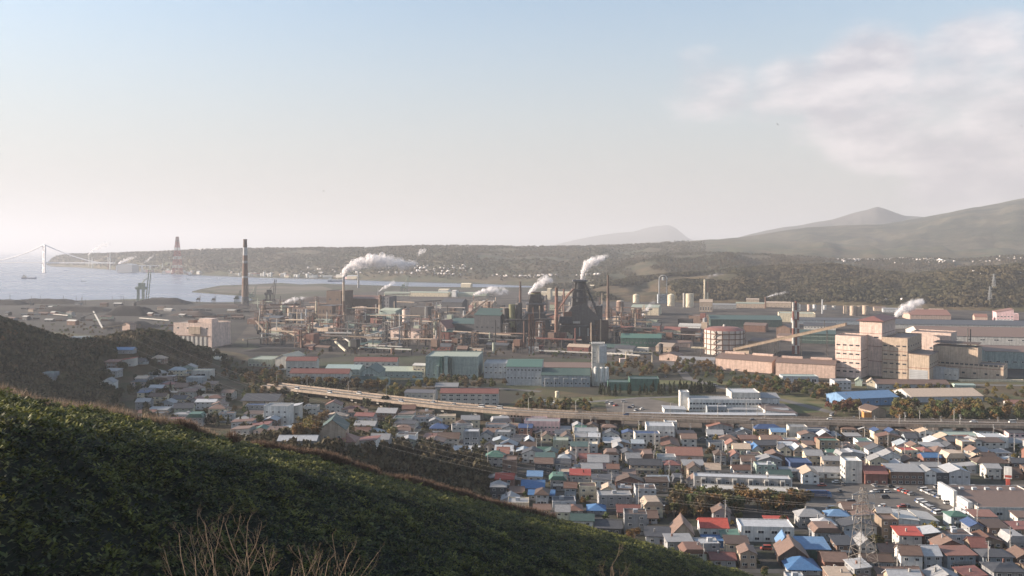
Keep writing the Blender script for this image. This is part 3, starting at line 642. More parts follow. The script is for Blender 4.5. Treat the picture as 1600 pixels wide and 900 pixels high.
# cars ------------------------------------------------------------------
CARC = {'white': 'white', 'silver': 'palegrey', 'dark': 'charcoal', 'red': 'red', 'blue': 'navy', 'grey': 'grey', 'yellow': 'yellow'}
_car = {}
def car_mesh(kind, col):
    if (kind, col) in _car: return _car[(kind, col)]
    pmat = paint('car_paint_' + col, P[CARC[col]], rough=.25, var=.05, streak=0, obj=0)
    L_, W, hb, hr = {'saloon': (4.5, 1.7, .85, 1.42), 'hatchback': (3.7, 1.6, .9, 1.52), 'minivan': (4.4, 1.7, 1.0, 1.85), 'van': (4.3, 1.7, 1.05, 1.95)}[kind]
    f, r = L_ / 2, -L_ / 2; c0, c1, c2, c3 = {'saloon': (1.2, .55, -.95, -1.6), 'hatchback': (1.15, .55, -1.3, -1.75), 'minivan': (1.7, 1.0, -1.75, -2.1), 'van': (1.95, 1.5, -2.05, -2.13)}[kind]
    b = MB(); b.prism([(r, .3), (r + .1, hb - .05), (c3, hb), (c0, hb), (f - .1, hb - .18), (f, .55), (f, .3)], -W / 2, W / 2, 'y', pmat)
    b.prism([(c3, hb), (c2, hr), (c1, hr), (c0, hb)], -W / 2 + .12, W / 2 - .12, 'y', glass)
    b.slab([(c2 - .06, -W / 2 + .1, hr + .05), (c1 + .06, -W / 2 + .1, hr + .05), (c1 + .06, W / 2 - .1, hr + .05), (c2 - .06, W / 2 - .1, hr + .05)], .06, pmat)
    b.box(f - .02, f + .03, -W / 2 + .1, -W / 2 + .4, .55, .7, frame_m).box(f - .02, f + .03, W / 2 - .4, W / 2 - .1, .55, .7, frame_m)
    w = MB(); n = 10; w.add([(.31 * math.cos(i * 6.283 / n), s, .31 * math.sin(i * 6.283 / n)) for s in (-.1, .1) for i in range(n)], [(i, (i + 1) % n, (i + 1) % n + n, i + n) for i in range(n)] + [list(range(n)), list(range(2 * n - 1, n - 1, -1))], tyre_m)
    _car[(kind, col)] = (b.mesh('body'), L_, W); _car['wheel'] = _car.get('wheel') or w.mesh('wheel')
    return _car[(kind, col)]
def car(loc, deg, kind, col, label, group):
    me, L_, W = car_mesh(kind, col); t = thing('parked_car' if 'parked' in label else 'car', label, 'car', loc, R(deg), group)
    link('body', me, t)
    for x in (L_ * .31, -L_ * .31):
        for y in (W / 2 - .08, -W / 2 + .08): link('wheel', _car['wheel'], t, (x, y, .31))
    return t
def pole(px, yb, h, group, label, p=None, arms=2, lamp=False):
    p = p or G(px, yb); t = thing('street_lamp' if lamp else 'utility_pole', label, 'lamp post' if lamp else 'utility pole', p, random.uniform(-.4, .4), group)
    mc = paint('pole_concrete', (.40, .38, .35), streak=0)
    MB().tube((0, 0, 0), (0, 0, h), .19, mc, 6, .12).build('post', t)
    if lamp:
        MB().tube((0, 0, h - .1), (1.6, 0, h + .35), .07, mc, 4).box(1.2, 2.2, -.2, .2, h + .25, h + .45, pm('offwhite')).build('lamp_head', t)
    else:
        for i in range(arms): MB().box(-1.0, 1.0, -.06, .06, h - .5 - i * .8, h - .36 - i * .8, pm('grey')).build('cross_arm', t)
        MB().cyl(.45, 0, h - 3.1, h - 2.1, .28, .28, pm('grey'), 8).build('transformer', t)
    return t
# smoke ------------------------------------------------------------------
st_m = bpy.data.materials.new('steam'); st_m.use_nodes = True; nt = st_m.node_tree; nt.nodes.remove(nt.nodes['Principled BSDF'])
df = node('ShaderNodeBsdfDiffuse', {'Color': (.95, .94, .94, 1)}); tl = node('ShaderNodeBsdfTranslucent', {'Color': (.95, .93, .93, 1)}); mx = node('ShaderNodeMixShader', {0: .55, 1: df.outputs[0], 2: tl.outputs[0]})
at = N('ShaderNodeAttribute', attribute_name='alpha'); tcn = N('ShaderNodeTexCoord'); nn_ = node('ShaderNodeTexNoise', {'Vector': tcn.outputs['Object'], 'Scale': .09, 'Detail': 5.0, 'Roughness': .6})
al = mth('MULTIPLY', at.outputs['Fac'], node('ShaderNodeMapRange', {'Value': nn_.outputs[0], 'From Min': .36, 'From Max': .58, 'To Min': .1, 'To Max': 1.15}).outputs[0], clamp=True)
L(node('ShaderNodeMixShader', {0: al, 1: N('ShaderNodeBsdfTransparent').outputs[0], 2: mx.outputs[0]}).outputs[0], nt.nodes['Material Output'].inputs[0])
ICO2 = ico(2)
def plume(label, yb, pts, n, name='steam_plume', seed=1, a0=.6, a1=.1):
    """steam rising from the chimney that stands at row yb, along pixel points (px, py, radius px)"""
    d0 = G(800, yb).y; s = d0 / F; g = np.random.default_rng(seed); a = np.array(pts, float); t = np.linspace(0, 1, len(a))
    n *= 2; u = g.random(n) ** 1.25; x = np.interp(u, t, a[:, 0]); y = np.interp(u, t, a[:, 1]); r = np.interp(u, t, a[:, 2])
    j = g.normal(size=(n, 3)); j /= np.linalg.norm(j, axis=1)[:, None]; j *= (g.random(n) ** .5)[:, None]
    q = np.stack([(x - 800) / F * d0 + j[:, 0] * r * s * .8, d0 + j[:, 1] * r * s * .8, CH + (HZ - y) * s + j[:, 2] * r * s * .75], -1)
    o = np.array([(a[0, 0] - 800) / F * d0, d0, CH + (HZ - a[0, 1]) * s]); q -= o
    sz = r * s * g.uniform(.22, .5, n); al = .55 * (a0 + (a1 * .4 - a0) * u ** .7) * g.uniform(.5, 1.1, n)
    tv = ICO2[0] * (1 + .3 * (fbm(ICO2[0][:, 0] * 2 + 7, ICO2[0][:, 1] * 2 + ICO2[0][:, 2] * 3 + seed, 3, 3) - .47))[:, None] * 1.05
    me = scatter(name, tv, ICO2[1], q, sz, g.uniform(0, 6.28, n), st_m, alpha=np.clip(al, 0, 1), smooth=True)
    return tag(link(name, me, None, tuple(o)), label, 'steam plume')
WNM = {'offwhite': 'off-white'}
# ------------------------------------------------------------------ landmarks used in the labels
for ph, a, b in (('the white three-storey block', 1031, 690), ('the pink office block', 846, 676), ('the terraced apartment block', 1165, 770), ('the supermarket', 1550, 790), ('the car park', 1400, 785),
                 ('the red pylon sign', 1575, 765), ('the lattice pylon', 1350, 890), ('the rust-brown grove', 1090, 800), ('the twin white sheds', 1430, 815), ('the bright blue shed roof', 1260, 870),
                 ('the orange shop front', 1405, 748), ('the dark viaduct piers', 1450, 672), ('the maroon-roofed row house', 1060, 735), ('the turquoise tarpaulin roof', 832, 760), ('the lilac house', 985, 748),
                 ('the station footbridge', 805, 658), ('the long flat shop row', 1500, 690), ('the navy shed', 1265, 735), ('the tan gabled house', 1075, 850), ('the grey apartment house', 728, 690)): lm(ph, a, b)
# ------------------------------------------------------------------ elevated road
VZ = 8.5
vp = [(418, 600.8), (430, 602.5), (520, 613), (600, 622.5), (700, 634), (800, 642.5), (900, 648), (1000, 651.5), (1100, 654), (1200, 656), (1400, 660), (1600, 663), (1800, 666), (2100, 670)]
VP_ = []
for i in range(len(vp) - 1):
    for k in range(4):
        f = k / 4; q = G(vp[i][0] + (vp[i + 1][0] - vp[i][0]) * f, vp[i][1] + (vp[i + 1][1] - vp[i][1]) * f, VZ); VP_.append(q)
org = VP_[len(VP_) // 2].copy(); org.z = 0
via = thing('viaduct', 'long elevated road on concrete piers crossing between the town and the factories', 'viaduct', org)
deckm = paint('viaduct_asphalt', (.17, .14, .115), streak=0, rough=.85, scale=.3, var=.2); fasc = paint('viaduct_concrete', (.34, .27, .21), streak=.3)
def along(offs, mb, mat, close=True):
    """sweep a profile of (across, up) along the road"""
    pr = []
    for i, q in enumerate(VP_):
        t = (VP_[min(i + 1, len(VP_) - 1)] - VP_[max(i - 1, 0)]).normalized(); n = Vector((-t.y, t.x, 0))
        pr.append([q + n * a + Vector((0, 0, b)) - org for a, b in offs])
    k = len(offs)
    for i in range(len(pr) - 1): mb.add(pr[i] + pr[i + 1], [(j, (j + 1) % k, (j + 1) % k + k, j + k) for j in range(k)], mat)
    mb.add(pr[0], [list(range(k))], mat); mb.add(pr[-1], [list(range(k))], mat)
    return mb
along([(-9, 0), (9, 0), (9, -.5), (5, -1.9), (-5, -1.9), (-9, -.5)], MB(), deckm).build('deck', via)
along([(-9.35, -.9), (-9.0, -.9), (-9.0, 1.0), (-9.35, 1.0)], MB(), fasc).build('parapet', via)
along([(9.0, -.9), (9.35, -.9), (9.35, 1.0), (9.0, 1.0)], MB(), fasc).build('parapet', via)
along([(-.3, .02), (.3, .02), (.3, .8), (-.3, .8)], MB(), fasc).build('median_barrier', via)
for a in (-4.6, 4.6): along([(a - .1, .01), (a + .1, .01), (a + .1, .03), (a - .1, .03)], MB(), line_m).build('lane_line', via)
for i, q in enumerate(VP_):
    if i < 6 or i % 2: continue
    t = (VP_[min(i + 1, len(VP_) - 1)] - VP_[i - 1]).normalized(); an = math.atan2(t.y, t.x)
    mb = MB(); mb.box(-1.1, 1.1, -3.2, 3.2, 0, VZ - 3.1, conc).box(-1.2, 1.2, -7.4, 7.4, VZ - 3.1, VZ - 1.95, conc); o = mb.build('pier', via); o.location = (q.x - org.x, q.y - org.y, 0); o.rotation_euler = (0, 0, an)
def on_road(px, lane, kind, col, label):
    best = min(range(1, len(VP_) - 1), key=lambda i: abs(PX(VP_[i].x, VP_[i].y) - px)); q = VP_[best]; t = (VP_[best + 1] - VP_[best - 1]).normalized(); n = Vector((-t.y, t.x, 0))
    q = q + t * ((px - PX(q.x, q.y)) * q.y / F) + n * lane; car((q.x, q.y, q.z + .03), math.degrees(math.atan2(t.y, t.x)) + (180 if lane > 0 else 0), kind, col, label, 'vehicles on the elevated road')
for px, ln, k, c, lb in ((468, -4, 'van', 'white', 'white van nearest the west end of the elevated road'), (521, -4, 'van', 'white', 'second white van on the elevated road where the retaining wall starts'), (552, 5, 'minivan', 'white', 'white minivan on the far lane beyond two white vans'), (636, -5, 'minivan', 'silver', 'silver minivan hugging the near parapet of the elevated road'),
                         (670, 4, 'hatchback', 'silver', 'small silver car on the elevated road above first bare pier'), (705, 4, 'hatchback', 'grey', 'grey hatchback on the elevated road before the red-roofed apartments'), (748, 4, 'van', 'white', 'large white van on the elevated road before the red-roofed apartments'), (776, 5, 'van', 'white', 'white delivery van following the large white van on elevated road'),
                         (978, 4, 'hatchback', 'blue', 'blue car on the elevated road above the freight train'), (1175, -4, 'saloon', 'dark', 'dark saloon on the elevated road before the station roofs'), (1299, 4, 'hatchback', 'white', 'white hatchback on the elevated road beyond the navy rooftop'), (1525, 4, 'saloon', 'white', 'white saloon on the elevated road before the autumn trees'),
                         (1587, 4, 'van', 'white', 'white van at the east end of the elevated road')): on_road(px, ln, k, c, lb)
for i in range(3, len(VP_) - 4, 3):
    q = VP_[i]; pole(0, 0, 8.5, 'lamp posts along the elevated road', 'tall grey lamp post on the elevated road ' + where(q.x, q.y)[0], p=(q.x + .5, q.y + 8.7, VZ), lamp=True)
# retaining wall under the west end and the railway beneath
a, b = G(434, 616), G(640, 640)
rw = thing('retaining_wall', 'stained concrete retaining wall under the west end of elevated road', 'wall', (0, 0, 0))
mb = MB(); mb.add([(*a.xy, -.5), (*b.xy, -.5), (b.x, b.y + 1, 5.2), (a.x, a.y + 1, 6.4), (a.x, a.y + 2, -.5), (b.x, b.y + 2, -.5)], [(0, 1, 2, 3), (0, 3, 4), (1, 5, 2), (3, 2, 5, 4)], conc); mb.build('wall', rw)
def wagon(px0, px1, yb, col, label, cat='wagon'):
    a, b = G(px0, yb), G(px1, yb); t = thing('freight_wagon', label, cat, (a + b) / 2, math.atan2(b.y - a.y, b.x - a.x), 'freight wagons beneath the elevated road'); l = (b - a).length / 2 - .6
    mb = MB(); mb.prism([(-1.4, 1.0), (1.4, 1.0), (1.4, 3.4), (.7, 3.8), (-.7, 3.8), (-1.4, 3.4)], -l, l, 'x', pm(col)); mb.build('body', t)
    for s in (-1, 1): MB().box(s * l * .7 - 1.2, s * l * .7 + 1.2, -1.1, 1.1, .12, .9, pm('black')).build('bogie', t)
for i, (x, c) in enumerate(((868, 'rust'), (889, 'rust'), (910, 'redbrown'), (931, 'redbrown'), (952, 'rust'))):
    wagon(x, x + 20, 662 + i * .35, c, ['rust-brown wagon at the tail of the freight train', 'second rust-brown wagon of the freight train', 'red-brown middle wagon of the freight train', 'red-brown wagon next to the leading wagon', 'leading rust-brown wagon below the elevated road'][i])
# station canopies: long pale roofs beyond the elevated road
for x0, x1, yb, yt, c, lb in ((960, 1243, 655, 648.5, 'palegrey', 'very long pale grey platform canopy in front of the white station building'), (1300, 1560, 665, 661, 'grey', 'low grey canopy running beside the elevated road past the trees')):
    shed(lb, x0, x1, yb, yt, 9, 'gx', 1.2, 'grey', c, 0, name='platform_canopy', cat='canopy')
# ------------------------------------------------------------------ white station building
S = lambda *a, **k: shed(*a, **k)
S('white wedge-shaped end wing of the long station building', 1038, 1072, 647, 639, 14, 'sl', -1, 'white', 'palegrey', 3, name='station_wing', cat='building')
S('slim white stair tower at the end of the long station building', 1063, 1077, 640, 614, 10, 'flat', 0, 'white', 'palegrey', 3, name='stair_tower', cat='building', ov=0)
S('long white two-storey station building with rows of small dark windows', 1077, 1190, 643, 625, 16, 'flat', 0, 'white', 'grey', 3, wins=[('f', 22, 2, 2.0, 1.5, 1.6, 3.6)], name='station_building', cat='building')
S('taller white hall with vertical windows rising behind the station roofs', 1143, 1188, 641, 615, 22, 'flat', 0, 'offwhite', 'palegrey', 3, wins=[('f', 7, 1, 1.1, 5, 5, 1)], name='station_hall', cat='building')
S('white gabled hall with low pitched roof behind the station end', 1186, 1218, 640, 622, 26, 'gx', 4, 'white', 'grey', 3, wins=[('f', 5, 1, 1.2, 1, 4, 1)], name='station_hall', cat='building')
S('dark-roofed shed with white gable trim beside the elevated road', 1196, 1246, 653, 641, 40, 'sl', -5, 'white', 'brown', 3, name='engine_shed', cat='shed')
S('low blue-windowed platform house in front of the station building', 1105, 1136, 648, 636, 7, 'flat', 0, 'bluegrey', 'palegrey', 3, wins=[('f', 6, 1, 1.5, 1.2, 2.2, 1)], name='platform_house', cat='building')
S('long low platform shed with dark window band beside station', 1138, 1232, 649, 640, 8, 'gx', 1.5, 'palegrey', 'grey', 3, wins=[('f', 16, 1, 1.8, .8, 1.6, 1)], name='platform_shed', cat='shed')
fb = thing('footbridge', 'white covered station footbridge with arched roof beside the pink block', 'footbridge', G(800, 664), R(4))
mb = MB(); mb.box(-6, 8, -1.5, 1.5, 5.0, 7.6, pm('white')); mb.build('span', fb)
MB().add([(8, -1.5, 5), (8, 1.5, 5), (8, 1.5, 7.6), (8, -1.5, 7.6), (19, -1.5, 0), (19, 1.5, 0), (19, 1.5, 2.7), (19, -1.5, 2.7)], [(0, 4, 7, 3), (1, 2, 6, 5), (3, 7, 6, 2), (4, 5, 6, 7), (0, 1, 5, 4)], pm('white')).build('stair', fb)
MB().add([(-6, -1.5, 5), (-6, 1.5, 5), (-6, 1.5, 7.6), (-6, -1.5, 7.6), (-14, -1.5, 1), (-14, 1.5, 1), (-14, 1.5, 3.7), (-14, -1.5, 3.7)], [(0, 3, 7, 4), (1, 5, 6, 2), (3, 2, 6, 7), (4, 7, 6, 5), (0, 4, 5, 1)], pm('white')).build('stair', fb)
for i in range(6): link('window', WIND, fb, (-5.4 + i * 2.2, -1.52, 5.7), 0, (1.2, 1, 1.2))
for x in (-5, 1, 7): MB().box(x - .3, x + .3, -.8, .8, 0, 5, pm('redbrown')).build('leg', fb)
# ------------------------------------------------------------------ teal works
T = S('long windowless teal factory hall with a green stair bay on its front', 665, 747, 591, 558, 45, 'flat', 0, 'paleteal', 'sage', 4, wins=[('f', 9, 1, 2.2, 1.4, 2.5, 1)], cat='factory')
for dx, w_, h_, c in ((-9.5, 2.6, 25, 'green'), (-5, 3.6, 26, 'mint'), (-1, 2.2, 24, 'teal'), (-13, 2, 15, 'mint'), (-6, 10, 6.5, 'mint')): MB().box(dx - w_ / 2, dx + w_ / 2, -3.2 + abs(dx) * .05, .3, 0, h_ * .82, pm(c)).build('stair_bay', T)
S('cream pipework boiler house at the west end of the teal hall', 645, 664, 590, 571, 14, 'gx', 2, 'cream', 'offwhite', 10, wins=[('f', 3, 2, 1.5, 1.5, 3, 4)], name='boiler_house', cat='building')
S('blue-grey flat factory block between teal hall and green-trimmed hall', 756, 793, 591, 569, 30, 'flat', 0, 'bluegrey', 'grey', 4, wins=[('f', 5, 2, 2.0, 1.4, 4.5, 5)], name='factory_block', cat='factory')
S('pale factory hall with green roof edge and two rows of windows', 791, 846, 602, 573, 55, 'gx', 4.5, 'palegrey', 'green', 4, wins=[('f', 10, 2, 1.9, 1.3, 6, 7)], cat='factory')
T = S('long blue-grey workshop under a teal sloping roof with brown hall behind', 846, 922, 604, 586, 26, 'gx', 8, 'bluegrey', 'teal', 4, wins=[('f', 12, 1, 1.6, 2, 2, 1)], name='workshop', cat='factory')
for i in range(5): MB().tube((-18 + i * 8, -.9, .2), (-18 + i * 8, -.9, 7.5), .3, pm('palegrey'), 6).tube((-18 + i * 8, -.9, 7.5), (-14 + i * 8, -.9, 7.5), .3, pm('palegrey'), 6).build('pipe', T)
S('wide brown-roofed hall standing behind the teal-roofed workshop', 846, 925, 584, 574, 40, 'gx', 4, 'tan', 'brown', 4, cat='factory')
T = S('slim pale concrete tower with a boxy overhang above three white silos', 925, 945, 603, 538, 14, 'flat', 0, 'offwhite', 'grey', 4, name='process_tower', cat='tower')
hT = ZR(538, G(925, 603).y); MB().box(.6, 7.2, -2.6, 12, hT * .56, hT * .97, pm('palegrey')).build('overhang', T); MB().box(-6.2, 4, -.6, 10, hT * .965, hT * 1.02, pm('offwhite')).build('cap', T)
for i in range(6): MB().box(-4.6, -2.4, -.35, .1, hT * (.2 + .12 * i), hT * (.2 + .12 * i) + .5, pm('grey')).build('landing', T)
for i, px in enumerate((931, 940.5, 948)):
    tank(['round white silo nearest the foot of the process tower', 'middle one of three white silos beside process tower', 'outer white silo, last of three beside process tower'][i], px, 603, 6.6, 29, 'white', 'cone', 'silo', 'white silos by the process tower', cat='silo', legs=True)
S('low green flat shed nearer the process tower behind the dark hedge', 950, 984, 610, 598, 16, 'flat', 0, 'green', 'teal', 4, cat='shed')
S('long low green shed behind the dark conifer hedge', 984, 1030, 611, 593, 18, 'flat', 0, 'green', 'teal', 4, cat='shed')
# red-roofed staff flats and the halls among them
rf = 'staff flats with red roofs'
S('three-storey staff flats with red roof beside the cream warehouse', 447, 494, 590, 563.5, 11, 'gx', 5, 'offwhite', 'redbrown', 3, wins=[('f', 5, 3, 3.2, 1.5, 1.4, 3.6)], name='apartment_block', cat='flats', group=rf)
S('long three-storey red-roofed flats behind the row of brown trees', 453, 545, 603, 583, 11, 'gx', 6, 'offwhite', 'redbrown', 3, wins=[('f', 9, 3, 3.2, 1.4, .9, 3.1)], name='apartment_block', cat='flats', group=rf)
S('red-roofed flats behind the long teal hall roofs', 553, 620, 577, 564.5, 11, 'gx', 5.5, 'offwhite', 'redbrown', 3, wins=[('f', 8, 2, 2.6, 1.4, 1.2, 3.4)], name='apartment_block', cat='flats', group=rf)
S('three-storey red-roofed flats right behind the elevated road', 688, 778, 633, 614, 11, 'gx', 5.5, 'offwhite', 'redbrown', 3, wins=[('f', 8, 3, 3.4, 1.3, .8, 3.1)], name='apartment_block', cat='flats', group=rf)
S('cream gabled warehouse beside the red-roofed staff flats', 430, 452, 578, 560, 34, 'gy', 6, 'offwhite', 'cream', 14, name='warehouse', cat='warehouse')
S('long pale teal hall roof beside the gabled teal hall', 508, 562, 586, 577, 24, 'gx', 5, 'paleteal', 'paleteal', 3, wins=[('f', 9, 1, 2.2, .9, 1.6, 1)], cat='factory')
S('teal gabled hall with stepped wings beyond the elevated road', 562, 592, 601, 583, 30, 'gy', 10, 'paleteal', 'teal', 3, wins=[('f', 1, 1, 9, 1.2, 8, 1)], cat='factory')
S('lower wing of the teal gabled hall, nearer the trees', 545, 606, 603, 592.5, 12, 'gx', 3, 'paleteal', 'teal', 3, wins=[('f', 3, 1, 6, .9, 2.4, 1)], name='hall_wing', cat='factory')
S('long pale green hall stretching behind the gabled teal hall', 590, 660, 590, 580, 24, 'gx', 5, 'paleteal', 'sage', 3, wins=[('f', 8, 1, 2.0, .9, 1.6, 1)], cat='factory')
S('low house with grey roof beside the red-roofed flats', 632, 679, 628, 613.5, 14, 'gx', 3, 'offwhite', 'darkgrey', 6, wins=[('f', 5, 2, 2, 1.2, 1.2, 3)], name='house', cat='house')
S('long mauve roof of a low shed behind red-roofed flats', 680, 715, 609, 604, 14, 'gx', 4, 'grey', 'grey', 3, cat='shed')
S('teal low shed with dark openings west of the boiler house', 640, 665, 604, 594, 14, 'flat', 0, 'teal', 'teal', 3, wins=[('f', 3, 1, 4, 2, .5, 1)], cat='shed')
S('pale green open hall with flat canopy beyond the wooded knoll', 388, 424, 573, 562, 30, 'flat', 0, 'sage', 'sage', 8, wins=[('f', 6, 1, 2.4, 2, 1, 1)], cat='shed')
S('white-edged lean-to beside the pale green open hall', 306, 330, 559, 549, 16, 'flat', 0, 'offwhite', 'cream', 8, cat='shed')
S('cream gatehouse at the foot of the wooded knoll', 318, 345, 568, 561, 14, 'gx', 3, 'offwhite', 'cream', 8, name='gatehouse', cat='house')
# ------------------------------------------------------------------ cement mill complex
MR = 36
def mill(label, px0, px1, yt, yb=588, P0=(1305, 588), back=0, depth=30, rt='flat', rh=0, wall='tan', roof='redbrown', wins=(), **k):
    a = G(*P0); r = R(MR); ex = Vector((math.cos(r), -math.sin(r))); ey = Vector((math.sin(r), math.cos(r))); a2 = Vector(a.xy) + ey * back
    def s(px): kk = (px - 800) / F; return (kk * a2.y - a2.x) / (ex.x - kk * ex.y)
    l0, l1 = s(px0), s(px1); c = a2 + ex * (l0 + l1) / 2; m = a2 + ex * l0
    h = ZR(yt, m.y)
    return building(k.pop('name', 'mill_block'), label, 'factory', (c.x, c.y, 0), MR, l1 - l0, depth, h, rt, rh, wall, roof, wins, 'blocks of the tan mill', **k)
strips = lambda n, rows, z0, dz: [('f', n, rows, 3.4, 1.3, z0, dz)]
bd = lambda hs: [(z, pm('redbrown')) for z in hs]
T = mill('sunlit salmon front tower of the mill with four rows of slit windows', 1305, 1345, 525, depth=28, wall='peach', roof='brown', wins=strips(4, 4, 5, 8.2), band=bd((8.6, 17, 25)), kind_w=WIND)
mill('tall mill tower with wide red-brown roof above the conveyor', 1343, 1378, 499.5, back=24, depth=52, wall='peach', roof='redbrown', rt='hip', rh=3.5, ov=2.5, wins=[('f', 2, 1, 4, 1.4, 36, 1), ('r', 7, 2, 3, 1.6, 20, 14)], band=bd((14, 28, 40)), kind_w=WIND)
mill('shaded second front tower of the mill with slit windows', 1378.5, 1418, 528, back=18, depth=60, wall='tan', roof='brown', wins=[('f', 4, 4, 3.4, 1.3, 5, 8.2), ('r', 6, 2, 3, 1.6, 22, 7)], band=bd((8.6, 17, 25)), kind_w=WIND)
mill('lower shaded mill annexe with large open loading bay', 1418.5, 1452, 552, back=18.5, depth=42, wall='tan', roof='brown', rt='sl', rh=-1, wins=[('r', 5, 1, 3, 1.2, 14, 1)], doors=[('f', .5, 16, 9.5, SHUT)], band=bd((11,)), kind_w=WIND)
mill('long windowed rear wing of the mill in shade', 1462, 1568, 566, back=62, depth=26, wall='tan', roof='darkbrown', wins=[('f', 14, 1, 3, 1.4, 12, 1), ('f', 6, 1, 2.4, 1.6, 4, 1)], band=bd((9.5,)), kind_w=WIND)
mill('raised box with dark cornice on the long rear wing of mill', 1458, 1528, 541, back=66, depth=22, wall='tan', roof='darkbrown', band=[(31, pm('darkbrown'))])
mill('pale mill block with rooftop hut behind the second tower', 1424, 1486, 519, back=110, depth=30, wall='peach', roof='brown', wins=[('f', 1, 1, 3, 2, 20, 1)])
mill('grey low plant room in front of the rear mill wing', 1456, 1474, 575, back=36, depth=10, wall='palegrey', roof='grey')
mill('small pale shelter with dark window beside the plant room', 1474, 1496, 577, back=40, depth=8, wall='offwhite', roof='palegrey', wins=[('f', 3, 1, 2, 1, 4, 1)])
mb = MB(); T = stack('pair of slim dark vents on the mill rear roof', 1512, 513, 570, 1.6, 2, [(0, 'steel')], 'roof_stack', ladder=False)
stack('second slim dark vent on the mill rear roof', 1516.5, 515, 570, 1.6, 2, [(0, 'steel')], 'roof_stack', ladder=False)
# long low kiln sheds in front, and the halls behind
S('long salmon kiln shed with brown roof and two ridge vents', 1118, 1206, 577, 559.5, 34, 'gx', 6, 'salmon', 'brown', 34, vents=2, name='kiln_shed')
S('salmon kiln shed adjoining the sunlit mill tower, with two vents', 1212, 1305, 586.5, 566, 30, 'gx', 5, 'salmon', 'brown', 24, vents=2, name='kiln_shed')
S('tan transfer house where the long conveyor starts', 1146, 1170, 556, 544, 14, 'gx', 3, 'tan', 'tan', 30, name='transfer_house')
S('brown hall beside the gas holder with pale roof edge', 1169, 1204, 552, 533, 34, 'gx', 4, 'tan', 'brown', 33, name='hall')
S('rusty brown shed behind the red and white stack cluster', 1213, 1235, 528, 512, 30, 'gy', 4, 'brown', 'rust', 30, name='hall')
S('low salmon shed between the brown hall and stack cluster', 1214, 1243, 532, 524, 30, 'gx', 2, 'salmon', 'brown', 30, name='hall')
S('long dark-roofed shed with white window band beside the conveyor', 1256, 1306, 516, 509, 30, 'gx', 4, 'offwhite', 'charcoal', 18, wins=[('f', 10, 1, 2.4, 1.6, 4, 1)], name='hall')
S('green banded hall under the long conveyor', 1247, 1306, 536, 521, 40, 'gx', 4, 'teal', 'teal', 18, band=[(4, pm('mint')), (9, pm('mint'))], name='hall')
S('cream hall with flat roof beyond the red and white stack', 1217, 1274, 503, 490, 40, 'flat', 0, 'cream', 'sage', 14, name='hall')
S('very long dark green hall beyond the gas holder', 1110, 1222, 510, 499, 50, 'gx', 5, 'teal', 'teal', 8, name='hall')
S('brown block on the roofs behind the gas holder', 1076, 1117, 506, 494, 30, 'flat', 0, 'brown', 'brown', 28, name='hall')
S('white shed with pale roof in front of the brown block', 1060, 1100, 517, 509, 26, 'gx', 3, 'white', 'offwhite', 20, name='hall')
S('office building with brown roof and two window rows by the gas holder', 1037, 1072, 529, 515, 16, 'gx', 4, 'cream', 'redbrown', 24, wins=[('f', 7, 2, 2.6, 1.6, 2, 4)], name='office_building', cat='office')
S('rust-brown shed with chimney pots behind the gas holder', 1162, 1196, 518, 508, 30, 'gx', 3, 'rust', 'brown', 24, name='hall')
S('long brown-roofed hall east of the mill', 1440, 1700, 540, 524, 90, 'gx', 10, 'offwhite', 'brown', 12, wins=[('f', 12, 1, 6, 1.5, 8, 1)], name='rolling_hall', cat='factory')
S('pale teal hall in shade east of the mill wing', 1540, 1700, 575, 549, 60, 'gx', 5, 'paleteal', 'brown', 12, wins=[('f', 12, 1, 4, 1.4, 6, 1)], name='rolling_hall', cat='factory')
S('second long charcoal-roofed hall behind the mill', 1380, 1700, 513, 506, 70, 'gx', 5, 'offwhite', 'charcoal', 10, name='rolling_hall', cat='factory')
S('dark grey roofed hall west of the tall mill tower', 1240, 1345, 506, 500, 40, 'gx', 3, 'bluegrey', 'charcoal', 10, name='rolling_hall', cat='factory')
# conveyor into the mill
a, b = G(1148, 556), G(1340, 560)
A1 = Vector((a.x, a.y, 6)); d1 = G(1330, 571).y; B1 = Vector(((1322 - 800) / F * d1, d1, ZR(509, d1)))
beam_thing('conveyor', 'long tan covered conveyor climbing to the tall mill tower', 'conveyor', A1, B1, 3.6, 3.0, pm('weathered'), 4, roof=rm('weathered'))
st_g = 'red and white stacks in one cluster'
for i, (px, yt, c0) in enumerate(((1239.5, 473, 0), (1243.5, 471, 1), (1247, 474, 0))):
    stack(['red and white banded stack, slimmer one nearest the conveyor foot', 'tallest red and white banded stack of the cluster', 'red and white banded stack nearest the sunlit mill tower'][i], px, yt, 553, 3.2, 4.4, [(f / 6, ('redbrown', 'offwhite')[(f + c0) % 2]) for f in range(6)], group=st_g)
# ------------------------------------------------------------------ gas holder
gb = G(1131.5, 552); gs = gb.y / F; gr = 31 * gs; gh = ZR(515, gb.y)
gh_t = thing('gas_holder', 'huge cylindrical gas holder with brown domed roof and outside walkways', 'gas holder', gb)
MB().cyl(0, 0, 0, gh, gr, gr, paint('gas_holder_plate', (.52, .47, .42), var=.1, scale=.1), 48).build('shell', gh_t)
MB().cyl(0, 0, gh, gh + gr * .12, gr, gr * .7, rm('redbrown'), 48, False).cyl(0, 0, gh + gr * .12, gh + gr * .17, gr * .7, .2, rm('redbrown'), 48).build('roof', gh_t)
MB().cyl(0, 0, gh + gr * .15, gh + gr * .15 + 2.6, 1.6, 1.2, pm('offwhite'), 10).build('roof_vent', gh_t)
for i in range(20):
    an = i * math.pi / 10; x, y = gr * 1.012 * math.cos(an), gr * 1.012 * math.sin(an); MB().box(x - .35, x + .35, y - .35, y + .35, 0, gh, pm('rust')).build('column', gh_t)
